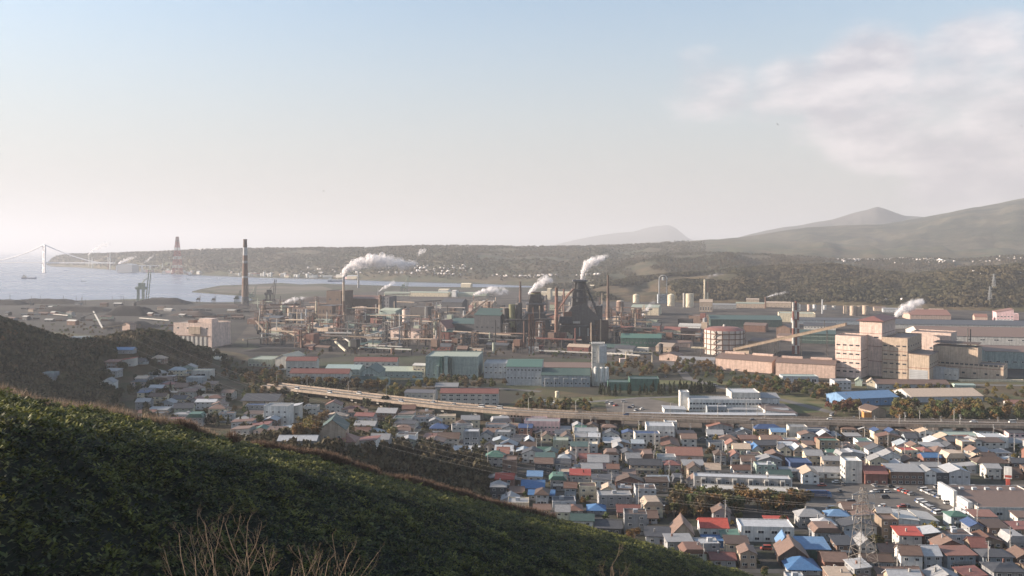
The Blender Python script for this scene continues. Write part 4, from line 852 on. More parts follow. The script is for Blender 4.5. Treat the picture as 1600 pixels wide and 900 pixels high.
for f in (.2, .42, .64, .86):
    mb = MB(); n = 48
    for i in range(n):
        a0, a1 = i * 2 * math.pi / n, (i + 1) * 2 * math.pi / n; mb.add([(gr * 1.0 * math.cos(a0), gr * math.sin(a0), gh * f), (gr * 1.05 * math.cos(a0), gr * 1.05 * math.sin(a0), gh * f), (gr * 1.05 * math.cos(a1), gr * 1.05 * math.sin(a1), gh * f), (gr * math.cos(a1), gr * math.sin(a1), gh * f), (gr * 1.05 * math.cos(a0), gr * 1.05 * math.sin(a0), gh * f + .9), (gr * 1.05 * math.cos(a1), gr * 1.05 * math.sin(a1), gh * f + .9)], [(0, 1, 2, 3), (1, 4, 5, 2)], pm('rust'))
    mb.build('walkway', gh_t)
mb = MB()
for i in range(8):
    an = R(228) + (.16 if i % 2 else 0); a2 = R(228) + (0 if i % 2 else .16); mb.tube((gr * 1.06 * math.cos(an), gr * 1.06 * math.sin(an), gh * i / 8), (gr * 1.06 * math.cos(a2), gr * 1.06 * math.sin(a2), gh * (i + 1) / 8), .5, pm('rust'), 4)
mb.build('stair', gh_t)
# ------------------------------------------------------------------ tan power house on the coal side
T = S('tan power house standing on tall white bays beside the coal yard', 271, 331, 541, 505, 40, 'flat', 0, 'peach', 'tan', 16, wins=[('f', 4, 1, 3, 2, 22, 1)], name='power_house', cat='factory')
w = 60 * G(271, 541).y / F
for i in range(7): MB().box(-w / 2 + 3 + i * w / 7.6, -w / 2 + 6.2 + i * w / 7.6, -.5, -.02, 0, 13, pm('offwhite')).build('bay_panel', T)
for i in range(6): MB().box(-w / 2 + 7.2 + i * w / 7.6, -w / 2 + 9.4 + i * w / 7.6, -.35, -.02, .5, 13, pm('charcoal')).build('bay_opening', T)
MB().box(-w / 2 - .4, w / 2 + .4, -.7, -.02, 13.2, 14, pm('brown')).build('cornice', T); MB().box(2, 20, 10, 24, 28, 34, pm('peach')).build('roof_house', T); MB().box(-12, -4, 8, 16, 28, 32, pm('rust')).build('roof_house', T)
MB().box(-4, 12, -2, .1, 16, 25, pm('tan')).build('bunker_box', T)
S('small brick gabled transfer house beside the wooded knoll', 191, 203, 516, 507, 12, 'gy', 3, 'salmon', 'rust', 22, name='transfer_house', cat='building')
# ------------------------------------------------------------------ steelworks
stack('tall brown chimney with faded pale bands by the bay', 383, 374, 478, 5.5, 11.5, [(0, 'charcoal'), (.14, 'brown'), (.30, 'rust'), (.42, 'grey'), (.45, 'rust'), (.64, 'grey'), (.68, 'brown'), (.76, 'palegrey'), (.88, 'darkbrown')])
stack('slim grey chimney feeding the largest steam plume', 537, 433, 508, 3.4, 4.2, [(0, 'brown'), (.5, 'tan'), (.9, 'grey')])
stack('lone grey chimney beyond the red sinter hall', 560, 424, 450, 2.6, 3.4, [(0, 'grey')])
stack('stout brown chimney at the corner of the red sinter hall', 594, 461, 498, 4.4, 5.4, [(0, 'tan'), (.6, 'brown')])
stack('dark brown chimney west of the blast furnaces', 813, 440, 490, 3.2, 4.6, [(0, 'rust'), (.7, 'darkbrown')])
stack('red-brown chimney rising between the two blast furnaces', 869.5, 450, 541, 4.4, 7.2, [(0, 'rust'), (.5, 'brick'), (.85, 'rust')])
stack('tall dark brown chimney east of the blast furnaces', 950, 430, 519, 3.0, 7.0, [(0, 'tan'), (.25, 'brown'), (.6, 'darkbrown')])
stack('short orange stack beside the large blast furnace', 881, 452, 486, 2.8, 3.2, [(0, 'brick')])
stack('thin dark stack between the blast furnaces', 878.5, 461, 492, 1.8, 2.2, [(0, 'steel')])
stack('thin dark stack behind the smaller blast furnace', 853.5, 461, 490, 2.0, 2.4, [(0, 'steel')])
stack('taller cream stack of the twin stacks beyond the canal', 1101, 437, 474, 2.6, 3, [(0, 'cream')], group='twin cream stacks')
stack('shorter cream stack of the twin stacks beyond the canal', 1105.5, 440, 474, 2.6, 3, [(0, 'cream'), (.5, 'brick')], group='twin cream stacks')
for px, yt, yb, c, lb in ((494, 471, 504, 'cream', 'tall cream gas washer column beside the dark coke battery'), (502, 481, 503, 'offwhite', 'shorter cream column beside the dark coke battery'), (471, 489, 511, 'palegrey', 'pale column under the salmon gallery'), (478, 483, 512, 'palegrey', 'grey column next to the salmon gallery'), (520.5, 489, 502, 'cream', 'stubby cream column in front of slim grey chimney'),
                     (676.5, 472, 495, 'white', 'first thin white pipe stack above the dark pipe bridge'), (682, 473, 495, 'white', 'middle thin white pipe stack above the dark pipe bridge'), (688, 475, 494, 'white', 'last thin white pipe stack above the dark pipe bridge'), (1285, 468, 490, 'palegrey', 'thin pale stack among the white tanks'), (1196, 464, 482, 'rust', 'small rusty stack with a wisp of steam below the wooded spur'), (1288, 501, 530, 'steel', 'thin black mast above the green banded hall'),
                     (1555, 436, 462, 'white', 'white mast far off under the wooded spur'), (659, 495, 520, 'steel', 'thin black stack in front of the dark hall')):
    stack(lb, px, yt, yb, 2.2 if c not in ('white', 'steel') else 1.2, 2.8 if c not in ('white', 'steel') else 1.4, [(0, c)], name='column_stack', ladder=False, cat='stack')
# lattice flare stack
b = G(830, 553); sF = b.y / F; hF = ZR(491, b.y); t = thing('flare_stack', 'rusty lattice flare stack with white-lit feet in the steelworks', 'flare stack', b)
for x in (-3.4, 0, 3.4): MB().tube((x * sF, 0, 0), (x * sF * .8, 0, hF), .9 * sF, pm('rust'), 8).build('flue', t)
lattice(MB(), 9.5 * sF, 8 * sF, 0, hF, 9, .35, pm('rust')).build('lattice_frame', t)
for x in (-3, 2.4): MB().box((x - 1.6) * sF, (x + 1.6) * sF, -1.6, 0, .1, 9, pm('white')).build('foot_highlight', t)  # white blocks paint in the light falling on the stack's base
def furnace(label, px, yb, pts, extra):
    """a blast furnace: its outline of pixel points round (px, yb) given thickness, then platforms and pipes"""
    b = G(px, yb); s = b.y / F; t = thing('blast_furnace', label, 'blast furnace', b)
    for nm, poly, y0, y1, c in pts: MB().prism([((x - px) * s, (yb - y) * s) for x, y in poly], y0, y1, 'y', pm(c)).build(nm, t)
    for nm, kind, *a in extra:
        mb = MB()
        if kind == 'tube': (x0, ya, x1, yb2, r, y, c) = a; mb.tube(((x0 - px) * s, y, (yb - ya) * s), ((x1 - px) * s, y, (yb - yb2) * s), r * s, pm(c), 8)
        elif kind == 'cyl': (x, ya, yb2, r0, r1, y, c) = a; mb.cyl((x - px) * s, y, (yb - yb2) * s, (yb - ya) * s, r0 * s, r1 * s, pm(c), 20)
        elif kind == 'box': (x0, x1, ya, yb2, y0, y1, c) = a; mb.box((x0 - px) * s, (x1 - px) * s, y0, y1, (yb - yb2) * s, (yb - ya) * s, pm(c))
        elif kind == 'lat': (x, w0, w1, ya, yb2, y, c) = a; lattice(mb, w0 * s, w1 * s, (yb - yb2) * s, (yb - ya) * s, 6, .35, pm(c)); mb.v = [(v[0] + (x - px) * s, v[1] + y, v[2]) for v in mb.v]
        mb.build(nm, t)
    return t
furnace('large dark blast furnace with a steaming top and sloping cast house', 905, 532, [
    ('cast_house', [(872, 532), (948, 532), (944, 510), (938, 497), (926, 486), (915, 474), (893, 480), (878, 500)], 0, 34, 'steel'), ('tower', [(894, 480), (918, 480), (915.5, 462), (915, 452), (897, 452), (895, 464)], 4, 22, 'steel'), ('ore_bin', [(872, 505), (895, 505), (893, 494), (874, 494)], -8, 0, 'charcoal')],
    [('shaft', 'cyl', 906, 438, 472, 9.5, 7.5, 10, 'charcoal'), ('uptake', 'tube', 899, 455, 899, 437, 1.4, 6, 'steel'), ('uptake', 'tube', 913, 455, 913, 438, 1.4, 6, 'steel'), ('top_platform', 'box', 895, 918, 437.5, 440, 0, 18, 'darkgrey'), ('top_platform', 'box', 894, 919, 452, 453.5, 2, 20, 'darkgrey'), ('top_platform', 'box', 893, 920, 464, 465.5, 2, 22, 'darkgrey'), ('skip_bridge', 'tube', 883, 466, 897, 451, 1.7, 2, 'rust'), ('skip_bridge', 'tube', 872, 484, 890, 458, 1.2, -3, 'brick'), ('downcomer', 'tube', 915, 442, 936, 492, 1.8, 10, 'charcoal'),
     ('dust_catcher', 'cyl', 937, 478, 505, 5, 5, 4, 'steel'), ('steam_pipe', 'tube', 890, 477, 890, 472, 1.3, -1, 'offwhite'), ('stove_house', 'box', 880, 893, 487, 503, -6, 2, 'rust'), ('lattice_frame', 'lat', 906, 23, 20, 440, 478, 10, 'steel'), ('platform', 'box', 872, 948, 508, 510, -2, 1, 'darkgrey'), ('lean_to', 'box', 930, 950, 500, 530, -6, 6, 'darkbrown'), ('shed_roof', 'box', 893, 906, 502, 505, -4, 8, 'offwhite')])
furnace('smaller blast furnace with tan drum top beside the flare stack', 838, 536, [
    ('cast_house', [(806, 536), (862, 536), (860, 505), (851, 490), (824, 490), (808, 508)], 0, 26, 'charcoal'), ('tower', [(824, 492), (850, 492), (848, 476), (846, 460), (829, 460), (826, 476)], 2, 22, 'steel')],
    [('drum', 'cyl', 838, 459, 473, 8.2, 8.2, 12, 'olive'), ('drum_roof', 'cyl', 838, 457, 459, 6, 8.4, 12, 'darkbrown'), ('platform', 'box', 822, 853, 474, 476, -1, 24, 'darkgrey'), ('platform', 'box', 820, 855, 488, 490, -2, 24, 'darkgrey'), ('shaft', 'cyl', 838, 473, 492, 8.5, 8.5, 8, 'charcoal'), ('stove', 'cyl', 800, 476, 512, 5, 5, 8, 'olive'), ('stove', 'cyl', 811, 474, 512, 5, 5, 10, 'steel'), ('stove', 'cyl', 790, 482, 514, 4.6, 4.6, 10, 'steel'), ('gas_main', 'tube', 788, 500, 862, 498, 1.6, -6, 'steel'), ('gas_main', 'tube', 840, 520, 880, 508, 1.4, -8, 'steel'), ('lattice_frame', 'lat', 838, 24, 22, 462, 500, 10, 'steel'), ('pipe', 'tube', 843, 510, 843, 478, .9, -2, 'tan'), ('pipe', 'tube', 833, 512, 833, 480, .7, -2, 'rust')])
# sinter hall: long red roof on an open dark frame
S('long red-brown sinter hall on an open dark frame', 538, 592, 490, 466, 40, 'gx', 4, 'darkbrown', 'rust', 22, wins=[('f', 6, 2, 6, 3, 4, 9)], kind_w=WIND, name='sinter_hall', cat='factory')
S('dark end block of the sinter hall with red parapet', 510, 533, 492, 455, 40, 'flat', 0, 'darkbrown', 'rust', 22, wins=[('f', 2, 3, 5, 3, 5, 11)], kind_w=WIND, name='sinter_hall', cat='factory')
S('dark red-striped tower block between sinter hall and stout chimney', 594, 608, 498, 464, 26, 'flat', 0, 'darkgrey', 'rust', 22, wins=[('f', 3, 6, 2, 3, 3, 6)], kind_w=WIND, name='screening_tower', cat='factory')
T = S('dark coke battery with arched gallery behind the cream columns', 492, 519, 503, 478, 40, 'flat', 0, 'darkbrown', 'charcoal', 22, wins=[('f', 5, 2, 2, 6, 3, 12)], kind_w=WIND, name='coke_battery', cat='factory')
S('salmon gallery raised on legs above two pale columns', 451, 473, 490, 481, 10, 'gx', 1, 'peach', 'redbrown', 10, z=0, name='gallery_house', cat='building')
S('pale green hall with flat roof in front of stout brown chimney', 592, 618, 501, 485, 36, 'gx', 3, 'mint', 'sage', 24, name='hall', cat='factory')
tank('round peach tank with brown bands among the dark pipes', 634.5, 506, 12, 22, 'peach', 'dome', 'gas_washer', roofc='brown')
S('pinkish ribbed bin house in front of the sinter hall', 555, 567, 495, 480, 14, 'flat', 0, 'peach', 'tan', 18, wins=[('f', 4, 1, 1, 9, 2, 1)], name='bin_house', cat='building')
S('long cream sunlit shed with low brown roof in front of the furnaces', 593, 657, 529, 515, 26, 'gx', 2.5, 'peach', 'brown', 26, doors=[('f', .2, 9, 5, SHUT)], wins=[('f', 10, 1, 3, .9, 10, 1)], name='casting_shed', cat='factory')
T = S('steep red-edged gable house with cream sunlit end wall', 677, 697, 534, 512, 30, 'gy', 11, 'peach', 'redbrown', 26, name='coal_house', cat='factory')
for i in range(4): MB().box(-5.4 + i * 3.4, -4.6 + i * 3.4, -.25, 0, 1, 15, pm('tan')).build('rib', T)
S('square tan windowless box beside the coke works conveyors', 516, 529, 521, 509.5, 10, 'flat', 0, 'peach', 'tan', 24, name='switch_house', cat='building')
S('red-brown crusher house at the foot of the conveyors', 474, 490, 541, 523, 16, 'flat', 0, 'brick', 'brown', 14, band=[(5, pm('redbrown')), (9, pm('redbrown'))], name='crusher_house', cat='building')
S('long dark green-roofed hall before the smaller blast furnace', 700, 742, 532, 505, 50, 'gx', 6, 'charcoal', 'teal', 20, wins=[('f', 8, 1, 3, 2.4, 5, 1)], name='hall', cat='factory')
S('high dark green-roofed hall west of the smaller blast furnace', 741, 782, 534, 492, 46, 'gx', 9, 'charcoal', 'teal', 20, wins=[('f', 5, 2, 3, 2.4, 6, 12)], kind_w=WIND, name='hall', cat='factory')
S('dark tower block between high green hall and furnace stoves', 782, 800, 534, 486, 26, 'flat', 0, 'steel', 'charcoal', 20, wins=[('f', 3, 4, 2, 2, 5, 9)], kind_w=WIND, name='bunker_tower', cat='factory')
S('pale pink-roofed shed on the roofs behind green hall', 700, 738, 487, 480, 24, 'gx', 3, 'peach', 'brick', 20, name='hall', cat='factory')
S('tan pitched shed behind the high green hall', 735, 768, 484, 476, 28, 'gx', 5, 'tan', 'tan', 20, name='hall', cat='factory')
S('white-topped long shed between the high halls', 752, 770, 478, 472, 20, 'gx', 2, 'rust', 'offwhite', 20, name='hall', cat='factory')
S('dark screen house with pipes behind the round peach tank', 640, 668, 503, 480, 24, 'flat', 0, 'steel', 'charcoal', 20, wins=[('f', 4, 2, 2, 2, 4, 8)], kind_w=WIND, name='screen_house', cat='factory')
S('dark bluish hall with vaulted roof behind white pipe stacks', 690, 722, 490, 472, 30, 'gx', 5, 'charcoal', 'charcoal', 20, name='hall', cat='factory')
S('twin-gabled cream pump house below the red-brown chimney', 881, 893, 532, 522, 14, 'gy', 4, 'cream', 'darkbrown', 26, wins=[('f', 1, 1, 2, 6, 1, 1)], name='pump_house', cat='building')
S('cream gabled shed next to the twin-gabled pump house', 895, 908, 530, 518, 14, 'gy', 4, 'offwhite', 'darkbrown', 26, wins=[('f', 2, 2, 1.6, 1.4, 2, 4)], name='pump_house', cat='building')
S('green works hall with long window row in front of the tall dark chimney', 970, 1033, 541, 528, 34, 'gx', 5, 'green', 'green', 10, wins=[('f', 9, 1, 2.6, 1.4, 4, 1)], name='hall', cat='factory')
S('long white two-part office with brown window bays behind process tower', 943, 980, 548, 541, 12, 'flat', 0, 'offwhite', 'cream', 14, wins=[('f', 8, 1, 2, 1.6, 2, 1)], name='office_building', cat='office')
S('white low office east of the two-part white office', 981, 1013, 552, 544, 12, 'flat', 0, 'offwhite', 'cream', 14, wins=[('f', 5, 1, 2, 1.6, 2, 1)], name='office_building', cat='office')
S('yellow-cream hall with dark gable end beyond the steelworks', 986, 1029, 492, 480, 50, 'gx', 3, 'cream', 'sage', 16, name='hall', cat='factory')
S('tan building carrying the twin cream stacks', 1093, 1113, 487, 472, 26, 'gx', 4, 'tan', 'tan', 14, wins=[('f', 5, 1, 2, 8, 2, 1)], name='boiler_hall', cat='factory')
S('rusty brown hall behind the tall dark chimney', 952, 985, 500, 490, 24, 'gx', 3, 'rust', 'brown', 20, name='hall', cat='factory')
S('low brown shed row before the tall dark chimney', 952, 1000, 517, 511, 20, 'gx', 3, 'brick', 'brown', 20, wins=[('f', 8, 1, 2, 1.4, 2, 1)], name='hall', cat='factory')
S('low brown-roofed shed near the green works hall', 1032, 1078, 541, 535, 20, 'gx', 3, 'salmon', 'brown', 22, name='hall', cat='factory')
S('brown-roofed salmon workshop by the pipe arch', 1030, 1060, 563, 555, 20, 'gy', 4, 'salmon', 'rust', 26, name='workshop', cat='factory')
S('grey lean-to roof between salmon workshop and kiln shed', 1060, 1116, 567, 561, 18, 'gx', 3, 'grey', 'grey', 20, name='workshop', cat='shed')
tank('dark scrubber drum with copper dome beyond the tall chimney', 969, 497, 12, 26, 'brown', 'dome', 'scrubber', roofc='tan')
# conveyors over the yard
for lb, a, za, b, zb, c in (('tan conveyor sloping down from the power house towards red crusher house', (400, 515), 12, (430, 540), 2, 'tan'), ('tan conveyor running into the red crusher house', (434, 528), 13, (476, 542), 8, 'tan'), ('tan conveyor leaving the red crusher house downhill', (486, 541), 6, (492, 547), 2, 'tan'),
                            ('dark green conveyor rising towards the casting shed', (500, 540), 4, (566, 533), 13, 'teal'), ('white-roofed conveyor crossing in front of the casting shed', (570, 536), 8, (640, 531), 20, 'offwhite'), ('short pale conveyor beside the scrap yard', (534, 536), 8, (562, 548), 2, 'offwhite'), ('short cream conveyor in the scrap yard', (524, 544), 7, (540, 552), 2, 'cream'),
                            ('thin white conveyor crossing the coal yard beside power house', (146, 497), 11, (160, 516), 3, 'offwhite'), ('long low white conveyor across the coal yard', (84, 494), 3, (118, 497), 3, 'offwhite'), ('second low white conveyor beyond the coal heaps', (218, 500), 3, (264, 504), 3, 'offwhite'), ('pale conveyor entering the tan power house', (160, 520), 6, (196, 517), 8, 'tan'), ('steep conveyor up to the high green hall', (722, 512), 14, (762, 506), 38, 'tan'),
                            ('thin pipe bridge across the yard behind the teal works', (836, 553), 3.5, (925, 557), 3.5, 'offwhite'), ('long pipe bridge between process tower and gas holder', (947, 558), 4, (1000, 562), 4, 'offwhite'), ('pale pipe bridge leading to the gas holder', (1080, 552), 6, (1110, 553), 6, 'cream'), ('cream conveyor crossing the ore yard behind coke works', (395, 508), 8, (455, 502), 8, 'tan')):
    p, q = G(*a), G(*b); p.z, q.z = za, zb; beam_thing('conveyor', lb, 'conveyor', p, q, 2.0, 1.7 if c != 'offwhite' else 1.3, pm('weathered' if c == 'tan' else c), 3)
b = G(998, 566); t = thing('pipe_arch', 'square cream pipe arch in the scrub beside salmon workshop', 'pipe', b); s = b.y / F
MB().tube((-20 * s, 0, 0), (-20 * s, 0, 16 * s), .6, pm('cream'), 8).tube((-20 * s, 0, 16 * s), (21 * s, 0, 15 * s), .6, pm('cream'), 8).tube((21 * s, 0, 15 * s), (21 * s, 0, 0), .6, pm('cream'), 8).build('pipe', t)
MB().box(-30 * s, -14 * s, -3, 3, 0, 6 * s, pm('peach')).build('valve_house', t)
# arch-topped lattice tower and silos beyond the canal
b = G(1036, 474); s = b.y / F; t = thing('hoist_tower', 'tall open hoist tower with arched top beyond the canal', 'tower', b)
for x in (-6, 6): MB().box((x - .8) * s, (x + .8) * s, -1.5, 1.5, 0, 40 * s, pm('palegrey')).build('leg', t)
mb = MB()
for i in range(8): a0, a1 = math.pi * i / 8, math.pi * (i + 1) / 8; mb.tube((6 * s * math.cos(a0), 0, (39 + 5 * math.sin(a0)) * s), (6 * s * math.cos(a1), 0, (39 + 5 * math.sin(a1)) * s), .8 * s, pm('offwhite'), 6)
mb.build('arch', t); MB().cyl(0, 0, 36 * s, 41 * s, 2.2 * s, 2.2 * s, pm('white'), 10).build('drum', t); lattice(MB(), 11 * s, 11 * s, 4 * s, 38 * s, 6, .4, pm('steel')).build('lattice_frame', t); MB().box(-8 * s, 8 * s, -4, 12, 0, 14 * s, pm('bluegrey')).build('base_house', t)
for px, yb, w_, h_, c, dm, lb in ((994, 473, 10, 12, 'cream', 'cone', 'cream silo at the west end beyond the yellow hall'), (1048.5, 478, 11, 17, 'cream', 'cone', 'cream silo with pointed top beside the hoist tower'), (1077.5, 480, 13, 21, 'cream', 'flat', 'broad cream silo pair, nearer tank beside the twin stacks'), (1068.5, 480, 3, 22, 'offwhite', 'flat', 'thin white column beside the broad cream silo'), (1322, 490, 8.5, 12, 'tan', 'flat', 'tan tank at the west end of the row of four'), (1332.5, 493, 9, 15, 'tan', 'flat', 'second tan tank in the row of four'), (1342.5, 493, 9, 15, 'tan', 'flat', 'third tan tank in the row of four'), (1352, 491, 9, 13.5, 'tan', 'flat', 'last tan tank beside the tall mill tower'),
                                  (1264, 486, 5.5, 10, 'salmon', 'flat', 'small pinkish tank beyond the cream flat hall'), (1272.5, 485, 5, 9, 'white', 'flat', 'small white tank beyond the cream flat hall'), (1288, 484, 6, 7, 'white', 'flat', 'squat white tank beside the thin pale stack'), (1303, 484, 6, 6, 'offwhite', 'flat', 'squat pale tank east of the thin pale stack'), (1249, 485, 4, 9, 'white', 'flat', 'narrow white tank behind the red and white stacks')):
    tank(lb, px, yb, w_, h_, c, dm)
S('long red-orange roofed hall below the wooded spur', 1422, 1486, 500, 492, 60, 'gx', 7, 'salmon', 'brick', 12, vents=2, name='hall', cat='factory')
S('white building with sloping red roof far behind the mill', 1557, 1584, 503, 488, 40, 'sl', 5, 'pink', 'brick', 20, wins=[('f', 5, 2, 3, 2, 3, 5)], name='hall', cat='building')
S('small red-roofed house row far behind the mill', 1523, 1543, 502, 495, 24, 'gx', 4, 'salmon', 'brick', 20, name='hall', cat='building')
S('pale pink low building far behind the mill', 1580, 1592, 500, 491, 20, 'flat', 0, 'pink', 'offwhite', 20, name='hall', cat='building')
S('white low works office below the red-roofed slope building', 1558, 1585, 507, 501, 18, 'flat', 0, 'white', 'offwhite', 20, name='office_building', cat='office')
for x0, x1, yb, yt, w_, r_, lb in ((640, 700, 463, 457, 'cream', 'sage', 'long cream waterfront shed by the channel'), (700, 760, 463.5, 458, 'sage', 'sage', 'long pale green waterfront shed by the channel'), (685, 700, 462, 453, 'white', 'cream', 'white waterfront house with slim tower'), (706, 712, 464, 455, 'white', 'offwhite', 'small white silo house on the waterfront'), (720, 735, 449, 444, 'cream', 'cream', 'yellow-cream shed on the far bank of the channel'), (845, 905, 462, 457, 'cream', 'cream', 'long pale shed behind the smaller blast furnace'), (855, 860, 468, 452, 'cream', 'cream', 'narrow cream tower behind smaller blast furnace'), (921, 938, 452, 447, 'offwhite', 'cream', 'pale flat shed behind the large blast furnace'), (930, 950, 462, 456, 'grey', 'grey', 'grey shed beside the top of the large blast furnace'),
                                  (1110, 1150, 482, 476, 'grey', 'grey', 'grey quay shed beyond the canal'), (1150, 1195, 481, 474, 'tan', 'sage', 'sage-roofed quay shed beyond the canal'), (1195, 1236, 480, 473, 'tan', 'tan', 'tan quay shed at the foot of the wooded spur'), (1166, 1186, 476, 468, 'tan', 'tan', 'tan heap-shaped shed below the wooded spur'), (1380, 1420, 488, 483, 'palegrey', 'grey', 'pale grey shed behind the tall mill tower'), (1366, 1384, 486, 481, 'tan', 'brown', 'tan shed just beyond the row of four tanks'), (600, 640, 462, 457.5, 'sage', 'sage', 'pale green shed under the floating steam of stout chimney'),
                                  (430, 456, 516, 510, 'offwhite', 'teal', 'small white and teal shed beside the tan conveyors'), (417, 430, 503, 496, 'tan', 'rust', 'tan gabled hut on the ore yard'), (386, 402, 506, 499, 'rust', 'rust', 'rusty pitched hut beside tall banded chimney'), (466, 510, 516, 510, 'tan', 'offwhite', 'white curved-edge roof shed beside the red crusher house'), (540, 556, 512, 504, 'mint', 'sage', 'pale green shed below the slim grey chimney'), (600, 612, 511, 504, 'offwhite', 'cream', 'small white shed below the pale green hall'), (660, 676, 530, 522, 'grey', 'grey', 'grey shed between casting shed and steep gable house'), (520, 545, 531, 526, 'tan', 'brown', 'low tan shed by the square tan box')):
    S(lb, x0, x1, yb, yt, 22, 'gx', 1.6, w_, r_, 16, name='shed', cat='shed', wins=[('f', max(2, int((x1 - x0) / 6)), 1, 1.8, 1.2, 1.5, 1)])
# filler steelwork: pipe racks, bins and sheds between the named plant
ADJ = ['rusty', 'dark', 'sooty', 'stained', 'brown', 'dull red', 'tan', 'faded']
FC = {'rusty': 'rust', 'dark': 'charcoal', 'sooty': 'black', 'stained': 'grey', 'brown': 'brown', 'dull red': 'redbrown', 'tan': 'tan', 'faded': 'sage'}
for ph, a, b in (('the banded bay chimney', 383, 478), ('the red crusher house', 482, 541), ('the slim grey chimney', 537, 508), ('the sinter hall', 565, 490), ('the casting shed', 625, 529), ('the steep gable house', 687, 534), ('the high green hall', 760, 534), ('the flare stack', 830, 553), ('the smaller blast furnace', 838, 530), ('the large blast furnace', 905, 530), ('the red-brown chimney', 870, 541), ('the tall dark chimney', 950, 519), ('the green works hall', 1000, 541), ('the gas holder', 1131, 552), ('the tan power house', 300, 541), ('the coke battery', 505, 503), ('the peach tank', 634, 506), ('the process tower', 935, 603)): lm(ph, a, b)
rs = random.Random(11)
for i in range(210):
    px = rs.uniform(400, 1110); py = rs.uniform(484, 556) if px < 960 else rs.uniform(503, 554)
    if (px < 470 and py > 530): continue
    p = G(px, py); kd = rs.choice(['bin', 'rack', 'shed', 'shed', 'shed', 'tank'])
    def mk():
        a = rs.choice(ADJ); return {'bin': f'{a} hopper on steel legs', 'rack': f'{a} pipe rack', 'shed': f'{a} low steelworks shed', 'tank': f'{a} upright process tank'}[kd], FC[a]
    lab, c = pick(mk, p.x, p.y)
    if kd == 'shed': building('steelworks_shed', lab, 'shed', p, rs.choice([22, 22, 26, 18]), rs.uniform(8, 30), rs.uniform(7, 16), rs.uniform(4, 6 if py > 538 else 14), rs.choice(['gx', 'gx', 'flat', 'shed']), rs.uniform(1.5, 3.5), c, rs.choice([c, 'brown', 'charcoal', 'rust', 'teal', 'tan']), [('f', rs.randint(2, 5), 1, 2, 1.4, 2.5, 1)], 'small sheds of the steelworks', kind_w=WIND)
    elif kd == 'tank':
        s = p.y / F; tank(lab, px, py, rs.uniform(4, 9), rs.uniform(6, 16), c, rs.choice(['flat', 'cone', 'dome']), 'process_tank', 'small tanks of the steelworks')
    elif kd == 'bin':
        t = thing('hopper', lab, 'hopper', p, R(-22), 'hoppers of the steelworks'); h = rs.uniform(9, 20); mb = MB(); mb.box(-4, 4, -4, 4, h * .55, h, pm(c)); mb.add([(-4, -4, h * .55), (4, -4, h * .55), (4, 4, h * .55), (-4, 4, h * .55), (0, 0, h * .3)], [(0, 1, 4), (1, 2, 4), (2, 3, 4), (3, 0, 4)], pm(c)); mb.build('bin', t)
        for sx in (-1, 1):
            for sy in (-1, 1): MB().tube((sx * 3.8, sy * 3.8, 0), (sx * 3.8, sy * 3.8, h * .56), .3, pm('steel'), 4).build('leg', t)
    else:
        t = thing('pipe_rack', lab, 'pipe rack', p, R(-22 if rs.random() < .7 else 62), 'pipe racks of the steelworks'); l = rs.uniform(14, 40); h = rs.uniform(5, 12)
        for j in range(3): MB().tube((-l, -1 + j, h + .3 * j), (l, -1 + j, h + .3 * j), rs.uniform(.3, .6), pm(rs.choice([c, 'offwhite', 'steel', 'tan'])), 6).build('pipe', t)
        for j in range(4): MB().box(-l + j * 2 * l / 3 - .25, -l + j * 2 * l / 3 + .25, -1.6, 1.6, 0, h - .4, pm('steel')).build('frame', t)
